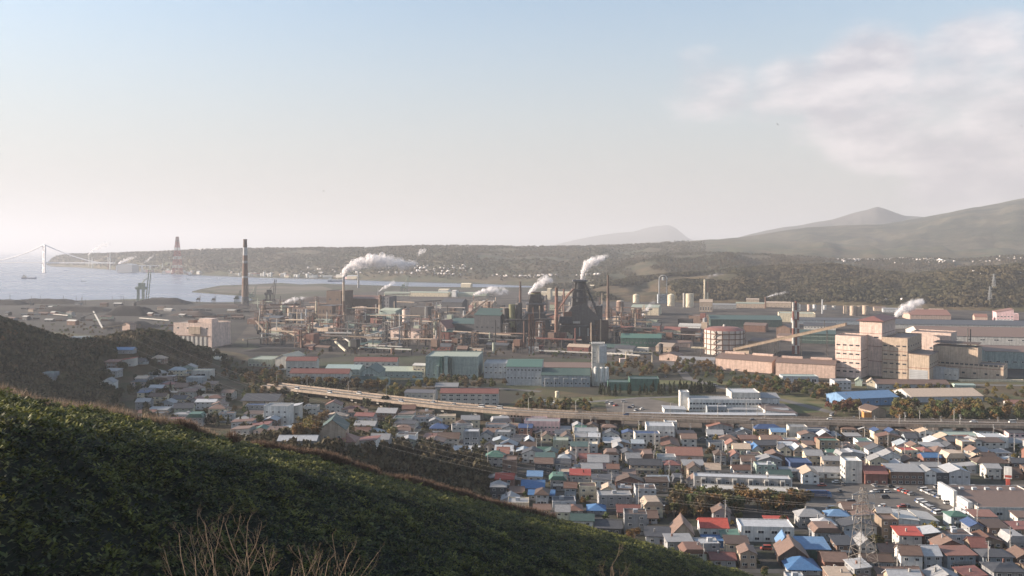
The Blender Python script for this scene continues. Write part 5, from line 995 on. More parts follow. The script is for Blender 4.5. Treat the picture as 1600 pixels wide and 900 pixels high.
for i in range(260):
    px = rs.uniform(400, 1010); py = rs.uniform(474, 547) if px < 960 else rs.uniform(495, 540); p = G(px, py); s = p.y / F; kd = rs.choices(['vent', 'gantry', 'frame', 'pipe'], [4, 2, 3, 3])[0]
    def mk(): a = rs.choice(ADJ); return {'vent': f'{a} thin vent stack', 'gantry': f'{a} overhead crane gantry', 'frame': f'{a} open steel frame tower', 'pipe': f'{a} high pipe bridge'}[kd], FC[a]
    lab, c = pick(mk, p.x, p.y)
    if kd == 'vent':
        t = thing('vent_stack', lab, 'stack', p, 0, 'thin stacks of the steelworks'); h = rs.uniform(14, 34); MB().cyl(0, 0, 0, h, .9, .7, pm(rs.choice([c, 'steel', 'rust', 'offwhite', 'tan'])), 8).build('shaft', t); MB().box(-2.2, 2.2, -2.2, 2.2, 0, rs.uniform(3, 7), pm(c)).build('base_house', t)
    elif kd == 'gantry':
        t = thing('crane_gantry', lab, 'gantry', p, R(-22), 'crane gantries of the steelworks'); l = rs.uniform(14, 30); h = rs.uniform(9, 15); MB().box(-l, l, -.7, .7, h, h + 1.5, pm(rs.choice([c, 'weathered', 'steel']))).build('girder', t)
        for x in np.linspace(-l + 1, l - 1, 4): MB().box(x - .4, x + .4, -.5, .5, 0, h, pm('steel')).build('leg', t)
    elif kd == 'frame':
        t = thing('steel_frame', lab, 'frame tower', p, R(-22), 'open frame towers of the steelworks'); h = rs.uniform(14, 32); w_ = rs.uniform(6, 11); lattice(MB(), w_, w_ * .9, 0, h, 4, .45, pm(rs.choice(['steel', 'rust', 'brown']))).build('lattice_frame', t)
        for f in (.35, .7, 1.0): MB().box(-w_ * .55, w_ * .55, -w_ * .55, w_ * .55, h * f - .4, h * f, pm('darkgrey')).build('platform', t)
        MB().cyl(0, 0, h * .3, h * .9, w_ * .3, w_ * .26, pm(c), 12).build('vessel', t)
    else:
        t = thing('pipe_bridge', lab, 'pipe bridge', p, R(-22 if rs.random() < .6 else 50), 'high pipe bridges of the steelworks'); l = rs.uniform(20, 45); h = rs.uniform(8, 20)
        MB().tube((-l, 0, h), (l, 0, h + rs.uniform(-3, 3)), rs.uniform(.6, 1.3), pm(rs.choice([c, 'steel', 'brown', 'tan'])), 8).build('pipe', t)
        for x in (-l * .8, -l * .2, l * .4, l * .9): MB().box(x - .3, x + .3, -.3, .3, 0, h, pm('steel')).build('leg', t)
# ------------------------------------------------------------------ yards: heaps, cranes, drums of scrap
heap_m = paint('coal_heap', (.030, .029, .030), rough=1, streak=0, bmp=.5, bscale=.3, obj=.2); ore_m = paint('ore_heap', (.075, .058, .050), rough=1, streak=0, bmp=.5, bscale=.3, obj=.2)
def heap(label, px, yb, wpx, hpx, dep, mat):
    b = G(px, yb); s = b.y / F; w_, h_ = wpx * s / 2, hpx * s; n = 24; xs = np.linspace(-1, 1, n); X_, Y_ = np.meshgrid(xs * w_, np.linspace(-1, 1, 12) * dep / 2)
    rr = np.clip(1.25 - np.maximum(np.abs(X_ / w_), np.abs(Y_ / dep * 2)) * 1.25, 0, 1); Z_ = h_ * np.minimum(rr * 1.6, 1) * (.75 + .5 * fbm(X_ / 18 + px, Y_ / 18, 3, 3)) - .3 * (rr <= 0)
    tag(link('stockpile', grid('stockpile', X_, Y_, Z_, mat), None, tuple(b)), label, 'stockpile', 'stockpiles of the coal and ore yard')
for px, yb, w_, h_, dep, m, lb in ((255, 475, 84, 9, 60, heap_m, 'long black coal heap under the green ship unloader'), (70, 474, 110, 7, 60, heap_m, 'long black heap along the bay at the edge of coal yard'), (10, 476, 60, 8, 50, heap_m, 'black heap at the far west of the coal yard'), (205, 492, 70, 14, 60, heap_m, 'tall black heap in the middle of the coal yard'), (120, 487, 120, 9, 50, heap_m, 'flat black heap along the yard track'), (200, 512, 80, 10, 40, heap_m, 'dark heap behind the brick transfer house'), (345, 480, 90, 5, 60, ore_m, 'brown ore heap before the tall banded chimney'), (430, 481, 60, 5, 40, ore_m, 'brown ore heap beside the harbour crane'), (440, 548, 120, 5, 22, heap_m, 'long dark bank in front of red crusher house'), (500, 470, 80, 6, 60, ore_m, 'grey-brown ore bank behind the coke works'), (300, 492, 60, 6, 50, ore_m, 'ore heap beyond the tan power house')):
    heap(lb, px, yb, w_, h_, dep, m)
for i in range(46):
    px = rs.uniform(5, 395); py = rs.uniform(476, 512) if px < 270 else rs.uniform(476, 500); p = G(px, py)
    kd = rs.choice(['shed', 'machine', 'shed', 'track'])
    def mk(): a = rs.choice(ADJ); return {'shed': f'{a} little yard shed', 'machine': f'{a} stacker machine with raised boom', 'track': f'{a} line of hopper wagons'}[kd] + rs.choice([' in the coal yard', ' between the coal heaps', ' on the yard track']), FC[a]
    lab, c = pick(mk, p.x, p.y)
    if kd == 'shed': building('yard_shed', lab, 'shed', p, rs.choice([10, 22]), rs.uniform(8, 24), 8, rs.uniform(3, 7), 'gx', 1.5, c, rs.choice(['brown', 'charcoal', 'offwhite']), [('f', 2, 1, 1.6, 1.2, 1.4, 1)], 'little sheds of the coal yard')
    elif kd == 'machine':
        t = thing('stacker', lab, 'machine', p, R(rs.uniform(-40, 40)), 'stackers of the coal yard'); m_ = pm(c); MB().box(-3, 3, -3, 3, 0, 6, m_).build('carriage', t); MB().tube((0, 0, 6), (rs.choice([-1, 1]) * 22, 0, rs.uniform(9, 14)), .8, m_, 5).build('boom', t); MB().tube((0, 0, 6), (0, 0, 13), .5, m_, 5).build('mast', t)
    else:
        t = thing('hopper_wagon_line', lab, 'wagons', p, R(rs.uniform(-6, 6)), 'wagon lines of the coal yard')
        for j in range(rs.randint(4, 8)): MB().box(j * 12, j * 12 + 10.5, -1.4, 1.4, .8, 3.4, pm(rs.choice([c, 'rust', 'charcoal']))).build('wagon', t)
def crane(label, px, yb, s0, cols, boom=1):
    b = G(px, yb); s = b.y / F * s0; t = thing('harbour_crane', label, 'crane', b, 0); c = pm(cols)
    for x in (-9, -2): MB().box((x - .8) * s, (x + .8) * s, -5, -3.6, 0, 16 * s, c).build('leg', t); MB().box((x - .8) * s, (x + .8) * s, 3.6, 5, 0, 16 * s, c).build('leg', t)
    MB().box(-12 * s, 2 * s, -5, 5, 16 * s, 19 * s, c).build('portal_beam', t); MB().box(-8 * s, 0, -4, 4, 19 * s, 25 * s, c).build('machine_house', t)
    for x in (4, 7): MB().tube((x * s - 2 * s, 0, 2 * s), (x * s + (2 if boom > 0 else -1) * s, 0, 44 * s), .75 * s, c, 5).build('boom', t)
    MB().tube((-9 * s, 0, 20 * s), (4 * s, 0, 32 * s), .5 * s, c, 4).tube((-4 * s, 0, 24 * s), (5 * s, 0, 40 * s), .3 * s, c, 4).tube((2 * s, 0, 16 * s), (-12 * s, 0, 20 * s), .5 * s, c, 4).build('stay', t)
crane('grey-green ship unloader with two raised booms at the bay', 226, 470, 1.12, 'sage'); crane('dark harbour crane with raised twin booms beside the channel', 424, 474, .85, 'steel'); crane('small dark yard crane by the banded chimney', 372, 475, .5, 'teal'); crane('small green unloader behind the banded chimney', 395, 474, .62, 'sage'); crane('tiny dark reclaimer on the quay near the yard edge', 311, 473, .3, 'steel'); crane('tiny black reclaimer beside ore heap', 335, 474, .32, 'steel'); crane('thin pale dock crane on the channel bank', 633, 460, .62, 'sage')
rs = random.Random(5)
for i in range(14):
    px = rs.uniform(10, 200); b = G(px, rs.uniform(470, 476)); t = thing('mast', 'thin dark lighting mast standing along the coal quay', 'mast', b, 0, 'lighting masts along the coal quay'); MB().tube((0, 0, 0), (0, 0, rs.uniform(9, 22)), .5, pm('steel'), 5, .3).build('post', t)
# ------------------------------------------------------------------ across the bay
for ph, a, b in (('the red and white lattice tower', 277, 421), ('the moored dark cargo ship', 304, 430.5), ('the white far-shore ferry', 264, 428.5), ('the banded bay chimney', 383, 431), ('the channel ship with red deck', 525, 440), ('the far mouth of the channel', 470, 435), ('the far reach behind the cranes', 430, 433)): lm(ph, a, b)
for i in range(58):
    px = rs.choice([rs.uniform(262, 400), rs.uniform(330, 540), rs.uniform(395, 545)]); py = float(np.interp(px, [262, 330, 420, 545], [427.2, 429.6, 432.6, 435.6])) - rs.uniform(0, 1.6)
    nm = rs.random(); w_ = rs.uniform(3, 5.6); h_ = rs.uniform(3.5, 6.5)
    def mk(): return (rs.choice(['small', 'squat', 'round', 'stout', 'plain']) + (' white oil tank' if nm < .8 else ' cream spherical gas tank') + rs.choice([' across the bay', ' on the far shore', ' at the water edge', ' in the far tank farm'])), 0
    pt_ = G(px, py); tank(pick(mk, pt_.x, pt_.y)[0], px, py, w_, h_, 'white' if nm < .8 else 'peach', 'ball' if nm > .8 else rs.choice(['dome', 'flat']), 'oil_tank', 'oil tanks on the far shore')
for i in range(26):
    px = rs.uniform(225, 560); py = float(np.interp(px, [200, 330, 420, 545], [424, 429.8, 433.0, 436])) - rs.uniform(-.2, .8); p = G(px, py)
    wc_ = rs.choice(['white', 'cream', 'pink', 'offwhite'])
    def mk(): return f"{rs.choice(['small', 'low', 'long', 'little', 'plain'])} {WNM.get(wc_, wc_)} {rs.choice(['quay shed', 'shed', 'quayside store'])} {rs.choice(['on the far shore', 'across the bay', 'among oil tanks'])}", 0
    building('quay_shed', pick(mk, p.x, p.y)[0], 'shed', p, rs.uniform(-10, 30), rs.uniform(14, 44), 16, rs.uniform(6, 13), rs.choice(['gx', 'flat']), 3, wc_, rs.choice(['offwhite', 'brick', 'sage', 'palegrey']), (), 'small sheds on the far shore')
b = G(277, 428); s = b.y / F; t = thing('transmission_tower', 'tall red and white lattice tower on the far shore', 'tower', b); lattice(MB(), 13 * s, 4.2 * s, 0, 50 * s, 11, .5 * s, [pm('red'), pm('red'), pm('white')]).build('lattice_frame', t); lattice(MB(), 4.2 * s, 3 * s, 50 * s, 58 * s, 2, .5 * s, pm('redbrown')).build('mast_head', t); MB().tube((0, 0, 8 * s), (0, 0, 57 * s), .9 * s, pm('redbrown'), 6).build('core', t)
for px, h_, c, lb in ((139, 20, 'offwhite', 'slim pale refinery stack smoking on the far headland'), (144, 17, 'offwhite', 'second pale refinery stack on the far headland'), (169, 24, 'brick', 'reddish refinery stack beside the bridge viaduct'), (172, 25, 'white', 'white refinery stack beside the reddish one'), (254, 14, 'offwhite', 'short pale stack below the long ridge'), (291, 13, 'offwhite', 'short pale stack beyond the oil tanks'), (312, 10, 'palegrey', 'small grey stack at the end of the oil tanks')):
    yb = float(np.interp(px, [139, 170, 254, 312], [418, 421, 425, 427])); stack(lb, px, yb - h_, yb, 1.3, 1.9, [(0, c), (.5, 'white'), (.8, c)], name='refinery_stack', group='stacks on the far shore', ladder=False)
S('white refinery building on the far headland', 183, 206, 425.5, 414, 60, 'gy', 2, 'palegrey', 'palegrey', 10, name='quay_building', cat='building')
# suspension bridge
d = 4500; zt = lambda py: ZR(py, d); bx = (69 - 800) / F * d
br = thing('suspension_bridge', 'white suspension bridge with slim towers across the mouth of the bay', 'bridge', (bx, d, 0)); U = Vector((-1, -.02)); wm = paint('bridge_white', (.75, .73, .72), streak=.1, obj=0)
def tower(x, y):
    mb = MB()
    for s in (-1, 1): mb.box(-3.5 + s * 9.5, 3.5 + s * 9.5, -4, 4, -3, 140, wm)
    for z in (20, 62, 98, 132): mb.box(-12, 12, -3, 3, z, z + 7, wm)
    o = mb.build('tower', br); o.location = (x, y, 0); o.rotation_euler = (0, 0, math.radians(-40))
tower(0, 0); tower(-720, 140)
deck = MB(); deck.add([(-1200, 235, 46), (380, -75, 46), (380, -53, 46), (-1200, 257, 46), (-1200, 235, 51), (380, -75, 51), (380, -53, 51), (-1200, 257, 51)], [(0, 1, 5, 4), (1, 2, 6, 5), (2, 3, 7, 6), (3, 0, 4, 7), (4, 5, 6, 7), (3, 2, 1, 0)], wm); deck.build('deck', br)
cb = MB(); pts = []
for i in range(25): u = i / 24; pts.append(Vector((-720 * u, 140 * u, 52 + 88 * (2 * u - 1) ** 2)))
for a, b in zip(pts, pts[1:]): cb.tube(a, b, 2.6, wm, 4)
for i in range(12): u0, u1 = i / 12, (i + 1) / 12; cb.tube((330 * u0, -64 * u0, 140 - 92 * (1 - (1 - u0) ** 1.5)), (330 * u1, -64 * u1, 140 - 92 * (1 - (1 - u1) ** 1.5)), 2.6, wm, 4)
cb.build('cable', br); hg = MB()
for i in range(1, 24): hg.tube((pts[i].x, pts[i].y, 49), pts[i], .5, wm, 3)
hg.build('hanger', br)
def boat(label, px, py, ln, c, hull='brick', cabin='white'):
    b = G(px, py, -2); t = thing('cargo_ship' if ln > 40 else 'boat', label, 'ship' if ln > 40 else 'boat', b, R(random.uniform(-8, 8))); w_ = ln * .16; h_ = ln * .07
    MB().add([(-ln / 2, -w_ / 2, h_), (ln * .35, -w_ / 2, h_), (ln / 2, 0, h_ * 1.4), (ln * .35, w_ / 2, h_), (-ln / 2, w_ / 2, h_), (-ln / 2, -w_ * .4, -.5), (ln * .33, -w_ * .4, -.5), (ln * .44, 0, -.5), (ln * .33, w_ * .4, -.5), (-ln / 2, w_ * .4, -.5)], [(0, 1, 2, 3, 4), (0, 5, 6, 1), (1, 6, 7, 2), (2, 7, 8, 3), (3, 8, 9, 4), (4, 9, 5, 0)], pm(hull)).build('hull', t)
    MB().box(-ln * .44, -ln * .22, -w_ * .36, w_ * .36, h_ * .9, h_ * 2.6, pm(cabin)).box(-ln * .40, -ln * .30, -w_ * .2, w_ * .2, h_ * 2.6, h_ * 3.5, pm(cabin)).build('deckhouse', t); MB().cyl(ln * .1, 0, h_, h_ * 3, ln * .008 + .1, ln * .006 + .1, pm('offwhite'), 6).build('mast', t)
boat('low dark cargo ship lying out in the bay', 46, 435.5, 64, 0, 'navy', 'offwhite'); boat('small white boat trailing a wake across the bay', 131, 440, 22, 0, 'white'); boat('white work boat off the oil tanks', 296, 436.5, 26, 0, 'white'); boat('dark cargo ship moored before the oil tanks', 304, 430.5, 60, 0, 'navy', 'white'); boat('white ferry at the far quay', 264, 428.5, 70, 0, 'white', 'white'); boat('white ship with red deck moored in the channel', 525, 440, 60, 0, 'navy', 'white'); boat('small white launch near the banded chimney', 343, 435.5, 14, 0, 'white'); boat('tiny white boat under the far bridge viaduct', 103, 423.5, 20, 0, 'navy')
t = thing('sea_viaduct', 'low grey approach viaduct running behind the refinery on the far shore', 'viaduct', (0, 0, 0)); mb = MB(); a, b = G(183, 424), G(300, 424); mb.box(a.x, b.x, a.y - 5, a.y + 5, 28, 32, wm); mb.build('deck', t)
for i in range(10): x = a.x + (b.x - a.x) * i / 9; MB().box(x - 4, x + 4, a.y - 4, a.y + 4, -2, 28, wm).build('pier', t)
# ------------------------------------------------------------------ lots beyond the elevated road, east side
S('bright blue roofed workshop with blue gable end', 1322, 1404, 636, 624, 26, 'gx', 7, 'skyblue', 'skyblue', -14, wins=[('f', 6, 1, 2.2, 1.4, 2.2, 1)], name='workshop', cat='workshop')
S('dark brown gabled barn in front of the blue-roofed workshop', 1362, 1384, 653, 642, 14, 'gy', 5, 'tan', 'darkbrown', -18, name='barn', cat='barn')
S('long tan-roofed warehouse with white gable among the trees', 1424, 1536, 629, 620, 30, 'gx', 8, 'palegrey', 'tan', -4, name='warehouse', cat='warehouse')
S('very long brown-roofed shed below the mill', 1370, 1484, 609, 600, 18, 'gx', 5, 'bluegrey', 'brown', 3, wins=[('f', 10, 1, 3, 1.2, 1.6, 1)], name='store_shed', cat='shed')
S('turquoise canopy on white posts below the kiln sheds', 1223, 1279, 597, 588.5, 14, 'flat', 0, 'palegrey', 'mint', 3, name='fuel_canopy', cat='canopy', wins=[('f', 4, 1, 4.5, 3, 0, 1)])
S('white house with red end wall below the sunlit mill tower', 1304, 1330, 610, 596, 14, 'flat', 0, 'palegrey', 'grey', 3, wins=[('f', 4, 2, 2, 1.3, 1.5, 3.6)], name='house', cat='house')
S('pale green gabled hut below the mill', 1336, 1347, 603, 595, 10, 'gy', 4, 'mint', 'sage', 22, name='hut', cat='hut')
S('yellow gabled house below the mill with one small window', 1354, 1368, 607, 597, 10, 'gy', 5, 'cream', 'tan', 22, wins=[('f', 1, 1, 1.4, 1.2, 5, 1)], name='house', cat='house')
S('long cream wall shed at the edge of the scrub', 1500, 1600, 596, 593.5, 4, 'flat', 0, 'cream', 'cream', 3, name='boundary_shed', cat='shed')
S('low turquoise greenhouse beyond the tan-roofed warehouse', 1494, 1524, 606, 602, 10, 'gx', 1.5, 'mint', 'mint', 3, name='greenhouse', cat='greenhouse')
S('small white kiosk with orange end by the elevated road', 1350, 1362, 653, 645, 5, 'flat', 0, 'orange', 'offwhite', 3, name='kiosk', cat='kiosk')
S('white shed with red roof at the tree line edge', 1580, 1606, 636, 631, 12, 'gx', 4, 'white', 'brick', 3, name='house', cat='house')
tank('round yellow-white water tank standing in the scrub', 870.5, 621, 6.5, 9, 'cream', 'dome', 'water_tank')
# far white houses on the slopes
def on_layer(key, px, row):
    pxs, t, Xg, Dp, Z = LAY[key]; i = int(np.argmin(np.abs(pxs - px))); r = HZ + F * (CH - Z[:, i]) / Dp[:, i]; k = int(np.argmin(np.abs(r[2:26] - row))) + 2
    return Vector((Xg[k, i], Dp[k, i], Z[k, i]))
FV, FQ = [], []
hm = MB(); hm.prism([(0, 0), (1, 0), (1, .7), (.5, 1.05), (0, .7)], -.6, .6, 'x', pm('white')); hv = np.array(hm.v); tris = []
for f in hm.f:
    for i in range(1, len(f) - 1): tris.append((f[0], f[i], f[i + 1]))
rs = np.random.default_rng(8); pos, sc_ = [], []
def many(key, n, x0, x1, y0, y1, s0, s1):
    for i in range(n):
        x = rs.uniform(x0, x1); y = rs.uniform(y0, y1); pos.append(on_layer(key, x, y) + Vector((rs.uniform(-20, 20), rs.uniform(-10, 10), 0))); sc_.append(rs.uniform(s0, s1))
many('hills3', 40, 650, 735, 416, 426, 4, 8); many('hills3', 40, 560, 740, 428, 440, 4, 8); many('hills3', 40, 770, 870, 434, 446, 4, 8); many('hills3', 20, 470, 530, 419, 434, 4, 7); many('hills3', 14, 296, 345, 390.6, 392.5, 6, 12); many('hills3', 14, 900, 945, 438, 448, 4, 8)
many('hills11', 22, 1308, 1348, 403, 410, 4, 9); many('hills11', 50, 1402, 1490, 402, 413, 3.5, 7); many('hills11', 30, 1330, 1440, 396, 404, 3.5, 6); many('hills11', 30, 1530, 1600, 401, 410, 4, 7); many('hills23', 30, 1525, 1600, 419, 430, 3.5, 6.5); many('hills23', 20, 1380, 1424, 468, 478, 3.5, 6); many('hills23', 10, 1425, 1455, 456, 468, 3.5, 6)
link('distant_houses', scatter('distant_houses', hv, np.array(tris), np.array([p[:] for p in pos]), np.array(sc_), rs.uniform(-.5, .9, len(pos)), paint('distant_house_wall', (.62, .56, .52), streak=0, obj=0, attr='tint'), tint=rs.uniform(.1, 1, len(pos))), kind='stuff')
for px, y, lb in ((1554, 455, 'steel power pylon on the crest of the wooded spur'), (1547, 492, 'steel power pylon at the foot of the wooded spur')):
    b = on_layer('hills23', px, y); t = thing('power_pylon', lb, 'pylon', b); lattice(MB(), 7, 1.6, 0, 34, 7, .3, galv).build('lattice_frame', t)
    for z in (20, 26, 32): MB().box(-5, 5, -.4, .4, z, z + .5, galv).build('cross_arm', t)
# ------------------------------------------------------------------ steam
plume('largest white steam plume drifting from the slim grey chimney', 508, [(537, 432, 2.5), (540, 423, 6), (552, 415, 9), (572, 408, 12), (592, 407, 13), (615, 410, 12), (638, 413, 9), (652, 411, 6)], 260, seed=2, a0=.85, a1=.22)
plume('detached scrap of steam above the tail of largest plume', 508, [(655, 396, 4), (660, 392, 6), (665, 390, 3)], 22, name='steam_cloud', seed=3, a0=.3, a1=.2)
plume('thin slanting steam jet beside the stout brown chimney', 498, [(592, 455, 1.2), (600, 450, 2.5), (609, 445, 4), (616, 441, 5)], 60, seed=4, a0=.75, a1=.3)
plume('low pink-white steam bank behind the tan pitched shed', 470, [(740, 461, 2), (752, 456, 5), (768, 453, 8), (782, 455, 8), (796, 456, 5)], 130, seed=5, a0=.65, a1=.2)
plume('slanting white plume above the smaller blast furnace', 520, [(826, 459, 2.5), (835, 450, 5), (846, 441, 8), (855, 436, 8), (862, 440, 4)], 140, seed=6, a0=.7, a1=.22)
plume('bright white plume from the top of the large blast furnace', 520, [(908, 436, 2), (911, 424, 4), (918, 413, 8), (930, 408, 9), (940, 404, 6), (949, 399, 5)], 170, seed=7, a0=.9, a1=.14)
plume('small puff of steam beside the large furnace top', 520, [(911, 437, 1), (914, 433, 2.5), (917, 429, 2)], 20, seed=8, a0=.5, a1=.3)
plume('pinkish steam plume rising behind the tall mill tower', 520, [(1400, 493, 4), (1410, 484, 8), (1422, 478, 9), (1434, 474, 9), (1441, 470, 5)], 130, seed=9, a0=.75, a1=.3)
plume('faint wisp from the small rusty stack by the spur', 482, [(1196, 465, 1), (1205, 462, 2), (1216, 459, 3.5), (1232, 456, 5)], 60, seed=10, a0=.5, a1=.06)
plume('thin steam trail over the far headland refinery', 418, [(138, 399, 1.2), (144, 392, 2.5), (152, 387, 4), (162, 383, 5), (172, 381, 3)], 70, seed=11, a0=.6, a1=.15)
plume('white steam bank spreading beside the bridge end', 425, [(185, 412, 2), (193, 408, 4), (203, 404, 4), (214, 401, 3)], 60, seed=12, a0=.5, a1=.12)
plume('slanting steam jet on the far shore', 425, [(222, 413, 1), (228, 408, 2.5), (234, 404, 3), (240, 399, 2)], 40, seed=13, a0=.5, a1=.15)
plume('faint lilac steam in front of the yellow-cream hall', 500, [(1003, 492, 2), (1009, 486, 4), (1016, 478, 5), (1022, 470, 4)], 60, seed=14, a0=.45, a1=.12)
plume('low steam trail over the coke works', 495, [(442, 474, 2), (452, 469, 4), (466, 466, 5), (482, 465, 3)], 80, seed=15, a0=.4, a1=.12)
plume('faint grey smoke trail from the twin cream stacks', 474, [(1102, 436, 1), (1110, 431, 3), (1122, 428, 5), (1134, 425, 5)], 40, name='smoke_trail', seed=16, a0=.16, a1=.04)
# ------------------------------------------------------------------ the town: houses one by one
FP = []                      # footprints already taken: x, y, radius across, radius deep
def claim(t, w, d): 
    c = t.matrix_basis @ Vector((0, d / 2, 0)); FP.append((c.x, c.y, w / 2, d / 2))
def T_(lab, px0, px1, yb, yt, depth, rt, rh, wall, roof, wins=(), rot=3, name='house', cat='house', z=0, **k):
    a, b = G(px0, yb, z), G(px1, yb, z); t = shed(lab, px0, px1, yb, yt, depth, rt, rh, wall, roof, rot, wins, name, cat, z=z, **k); claim(t, (b - a).length, depth); return t
fw = lambda c, r, z0=1.0, dz=2.8, ww=1.5, hh=1.1: ('f', c, r, ww, hh, z0, dz)
lw = lambda c, r, z0=1.0, dz=2.8, ww=1.4, hh=1.1: ('l', c, r, ww, hh, z0, dz)
T_('pink two-storey office block with flat roof near the station footbridge', 819, 874, 678, 659, 12, 'flat', 0, 'pink', 'grey', [fw(9, 2, 1.2, 2.9)], 6, 'office_block', 'office')
T_('raised pink rooftop storey of the pink office block', 829, 854, 672, 654, 6, 'flat', 0, 'pink', 'grey', [fw(3, 1, 5.2)], 6, 'rooftop_storey', 'office')
T_('white three-storey block with flat roof and small square windows', 1010, 1054, 692, 667, 14, 'flat', 0, 'white', 'palegrey', [fw(5, 3, 1, 2.5, 1.2, 1.2), lw(3, 3, 1, 2.5)], 5, 'office_block', 'office')
T_('white stepped flat-roofed house with many windows behind the brown shops', 897, 935, 692, 675, 12, 'flat', 0, 'white', 'grey', [fw(5, 2, 1, 2.6)], 4)
T_('sage-yellow block with flat roof between green roofs', 864, 888, 706, 689, 10, 'flat', 0, 'sage', 'sage', [fw(2, 1, 3)], 4)
T_('narrow white house with tall lit side wall', 921, 934, 710, 695, 8, 'flat', 0, 'white', 'cream', [fw(1, 2, 1, 2.6)], 4)
T_('mauve-roofed long shop with red end stripe', 919, 951, 735, 722, 14, 'gx', 7, 'pink', 'grey', [fw(4, 1)], 4, 'shop', 'shop')
T_('lilac house with pale gable end', 974, 993, 752, 741, 8, 'shed', 2, 'lilac', 'brown', [fw(2, 1, 1.2)], 4)
T_('house under a pale blue roof behind the turquoise tarpaulin roof', 824, 847, 753, 744, 9, 'gx', 5, 'offwhite', 'skyblue', [fw(2, 1)], 4)
T_('long low house with bright blue tarpaulin roof', 815, 850, 770, 762, 10, 'gx', 8, 'grey', 'blue', [fw(3, 1)], 4)
T_('low house with blue roof edge beside the bamboo slope', 826, 866, 782, 773, 9, 'gx', 4, 'grey', 'blue', [fw(3, 1)], 4)
T_('small house with bright blue hipped roof near the bamboo slope', 918, 946, 804, 797, 9, 'hip', 6, 'grey', 'blue', [fw(2, 1)], 4)
T_('dark green roofed house beside the sage-yellow block', 838, 864, 713, 706, 9, 'gx', 5, 'grey', 'green', [fw(3, 1)], 4)
T_('grey three-storey apartment house with balcony bands', 724, 748, 706, 676, 10, 'flat', 0, 'grey', 'palegrey', [fw(2, 3, 1.5, 2.9, 3, 1.3)], 2, 'apartment_house', 'flats')
T_('navy box-shaped house behind the grey apartment house', 704, 724, 684, 668, 9, 'flat', 0, 'navy', 'offwhite', [fw(2, 1, 3)], 2)
T_('low wide shed with grey lean-to roof before the grey apartment house', 708, 748, 712, 705, 9, 'shed', 3, 'grey', 'palegrey', [fw(2, 1)], 2, 'shed', 'shed')
T_('blank brown three-storey house at the slope foot', 785, 807, 745, 720, 10, 'flat', 0, 'brown', 'brown', [fw(1, 2, 2, 3)], 3)
T_('row house with maroon and rust roof and lit cream gable', 1043, 1098, 724, 711, 16, 'gx', 8, 'peach', 'brick', [fw(6, 1), lw(3, 2, 1, 2.2)], 6, 'row_house', 'row house')
T_('long sunlit-ended row house running behind the maroon roof', 1034, 1062, 706, 697, 22, 'gy', 4, 'cream', 'rust', [fw(3, 1), lw(6, 1)], 6, 'row_house', 'row house')
# terraced flats, two stepped tiers
T_('lower tier of the long terraced flats facing the rust-brown grove', 1097, 1250, 780, 764, 8, 'flat', 0, 'offwhite', 'offwhite', [fw(14, 1, 1.0, 2.7, 1.8, 1.3)], 8, 'terraced_flats', 'flats')
t = T_('upper tier of the long terraced flats with dormer boxes', 1085, 1236, 769, 745.5, 8, 'flat', 0, 'grey', 'palegrey', [fw(13, 1, 4.6, 2.7, 1.8, 1.3)], 8, 'terraced_flats', 'flats')
for i in range(6): MB().box(-20 + i * 7.6, -17.8 + i * 7.6, -1.3, -.02, 4.4, 7.4, pm('offwhite')).box(-19.6 + i * 7.6, -18.2 + i * 7.6, -1.36, -1.30, 4.6, 6.8, pm('charcoal')).build('porch_box', t)
T_('navy shed with white roof edge behind the terraced flats', 1235, 1269, 739, 724, 12, 'flat', 0, 'navy', 'navy', (), 4, 'shed', 'shed')
T_('white gabled house with tan roof beside the car park corner', 1254, 1280, 757, 741, 12, 'gy', 6, 'white', 'tan', [fw(2, 2)], 6)
T_('tan gabled house facing the bamboo slope', 1051, 1084, 850, 834, 13, 'gy', 17, 'tan', 'brown', [fw(2, 1, 1.5)], 6)
T_('white house with bright red lean-to roof beside the tan gabled house', 1095, 1138, 838, 824, 10, 'gx', 9, 'white', 'red', [fw(3, 1)], 4)
T_('low house with bright blue front in front of the red lean-to roof', 1098, 1131, 856, 846, 8, 'flat', 0, 'blue', 'blue', [fw(2, 1)], 4)
T_('long white two-storey house with dark windows and a flat roof', 1158, 1241, 846, 824, 11, 'flat', 0, 'white', 'palegrey', [fw(4, 1, 3.4, 1, 2.6, 1.3), fw(5, 1, .7, 1, 2, 1.2)], 4)
T_('small red roof peeping over the long white two-storey house', 1198, 1234, 826, 818, 7, 'shed', 4, 'grey', 'red', (), 4)
T_('slim house with pale blue pitched roof and white wall', 1216, 1236, 868, 851, 9, 'gy', 12, 'white', 'skyblue', [lw(2, 1)], 10)
T_('green-walled shed under a wide light blue roof', 1252, 1297, 873, 858, 11, 'shed', 5, 'green', 'skyblue', (), 4, 'shed', 'shed')
T_('dark brown gabled house with orange-lit side wall', 1218, 1263, 884, 868, 13, 'gy', 16, 'darkbrown', 'brown', [fw(2, 1, 2), lw(2, 1)], 8)
T_('low house with bright blue hipped roof at the lower edge', 1232, 1282, 898, 889, 12, 'hip', 12, 'grey', 'blue', [fw(3, 1)], 4)
T_('orange-red timber house with brown roof by the lattice pylon', 1288, 1326, 893, 877, 11, 'gx', 7, 'brick', 'brown', [fw(3, 1, 1.2)], 6)
T_('white shed with two pale pink roofs beside car park', 1400, 1436, 826, 809, 14, 'sl', -4, 'white', 'offwhite', [fw(2, 1)], 4, 'shed', 'shed')
T_('second white shed of the pair under a pale pink roof', 1437, 1466, 824, 810, 13, 'sl', -4, 'white', 'offwhite', [fw(2, 1)], 4, 'shed', 'shed')
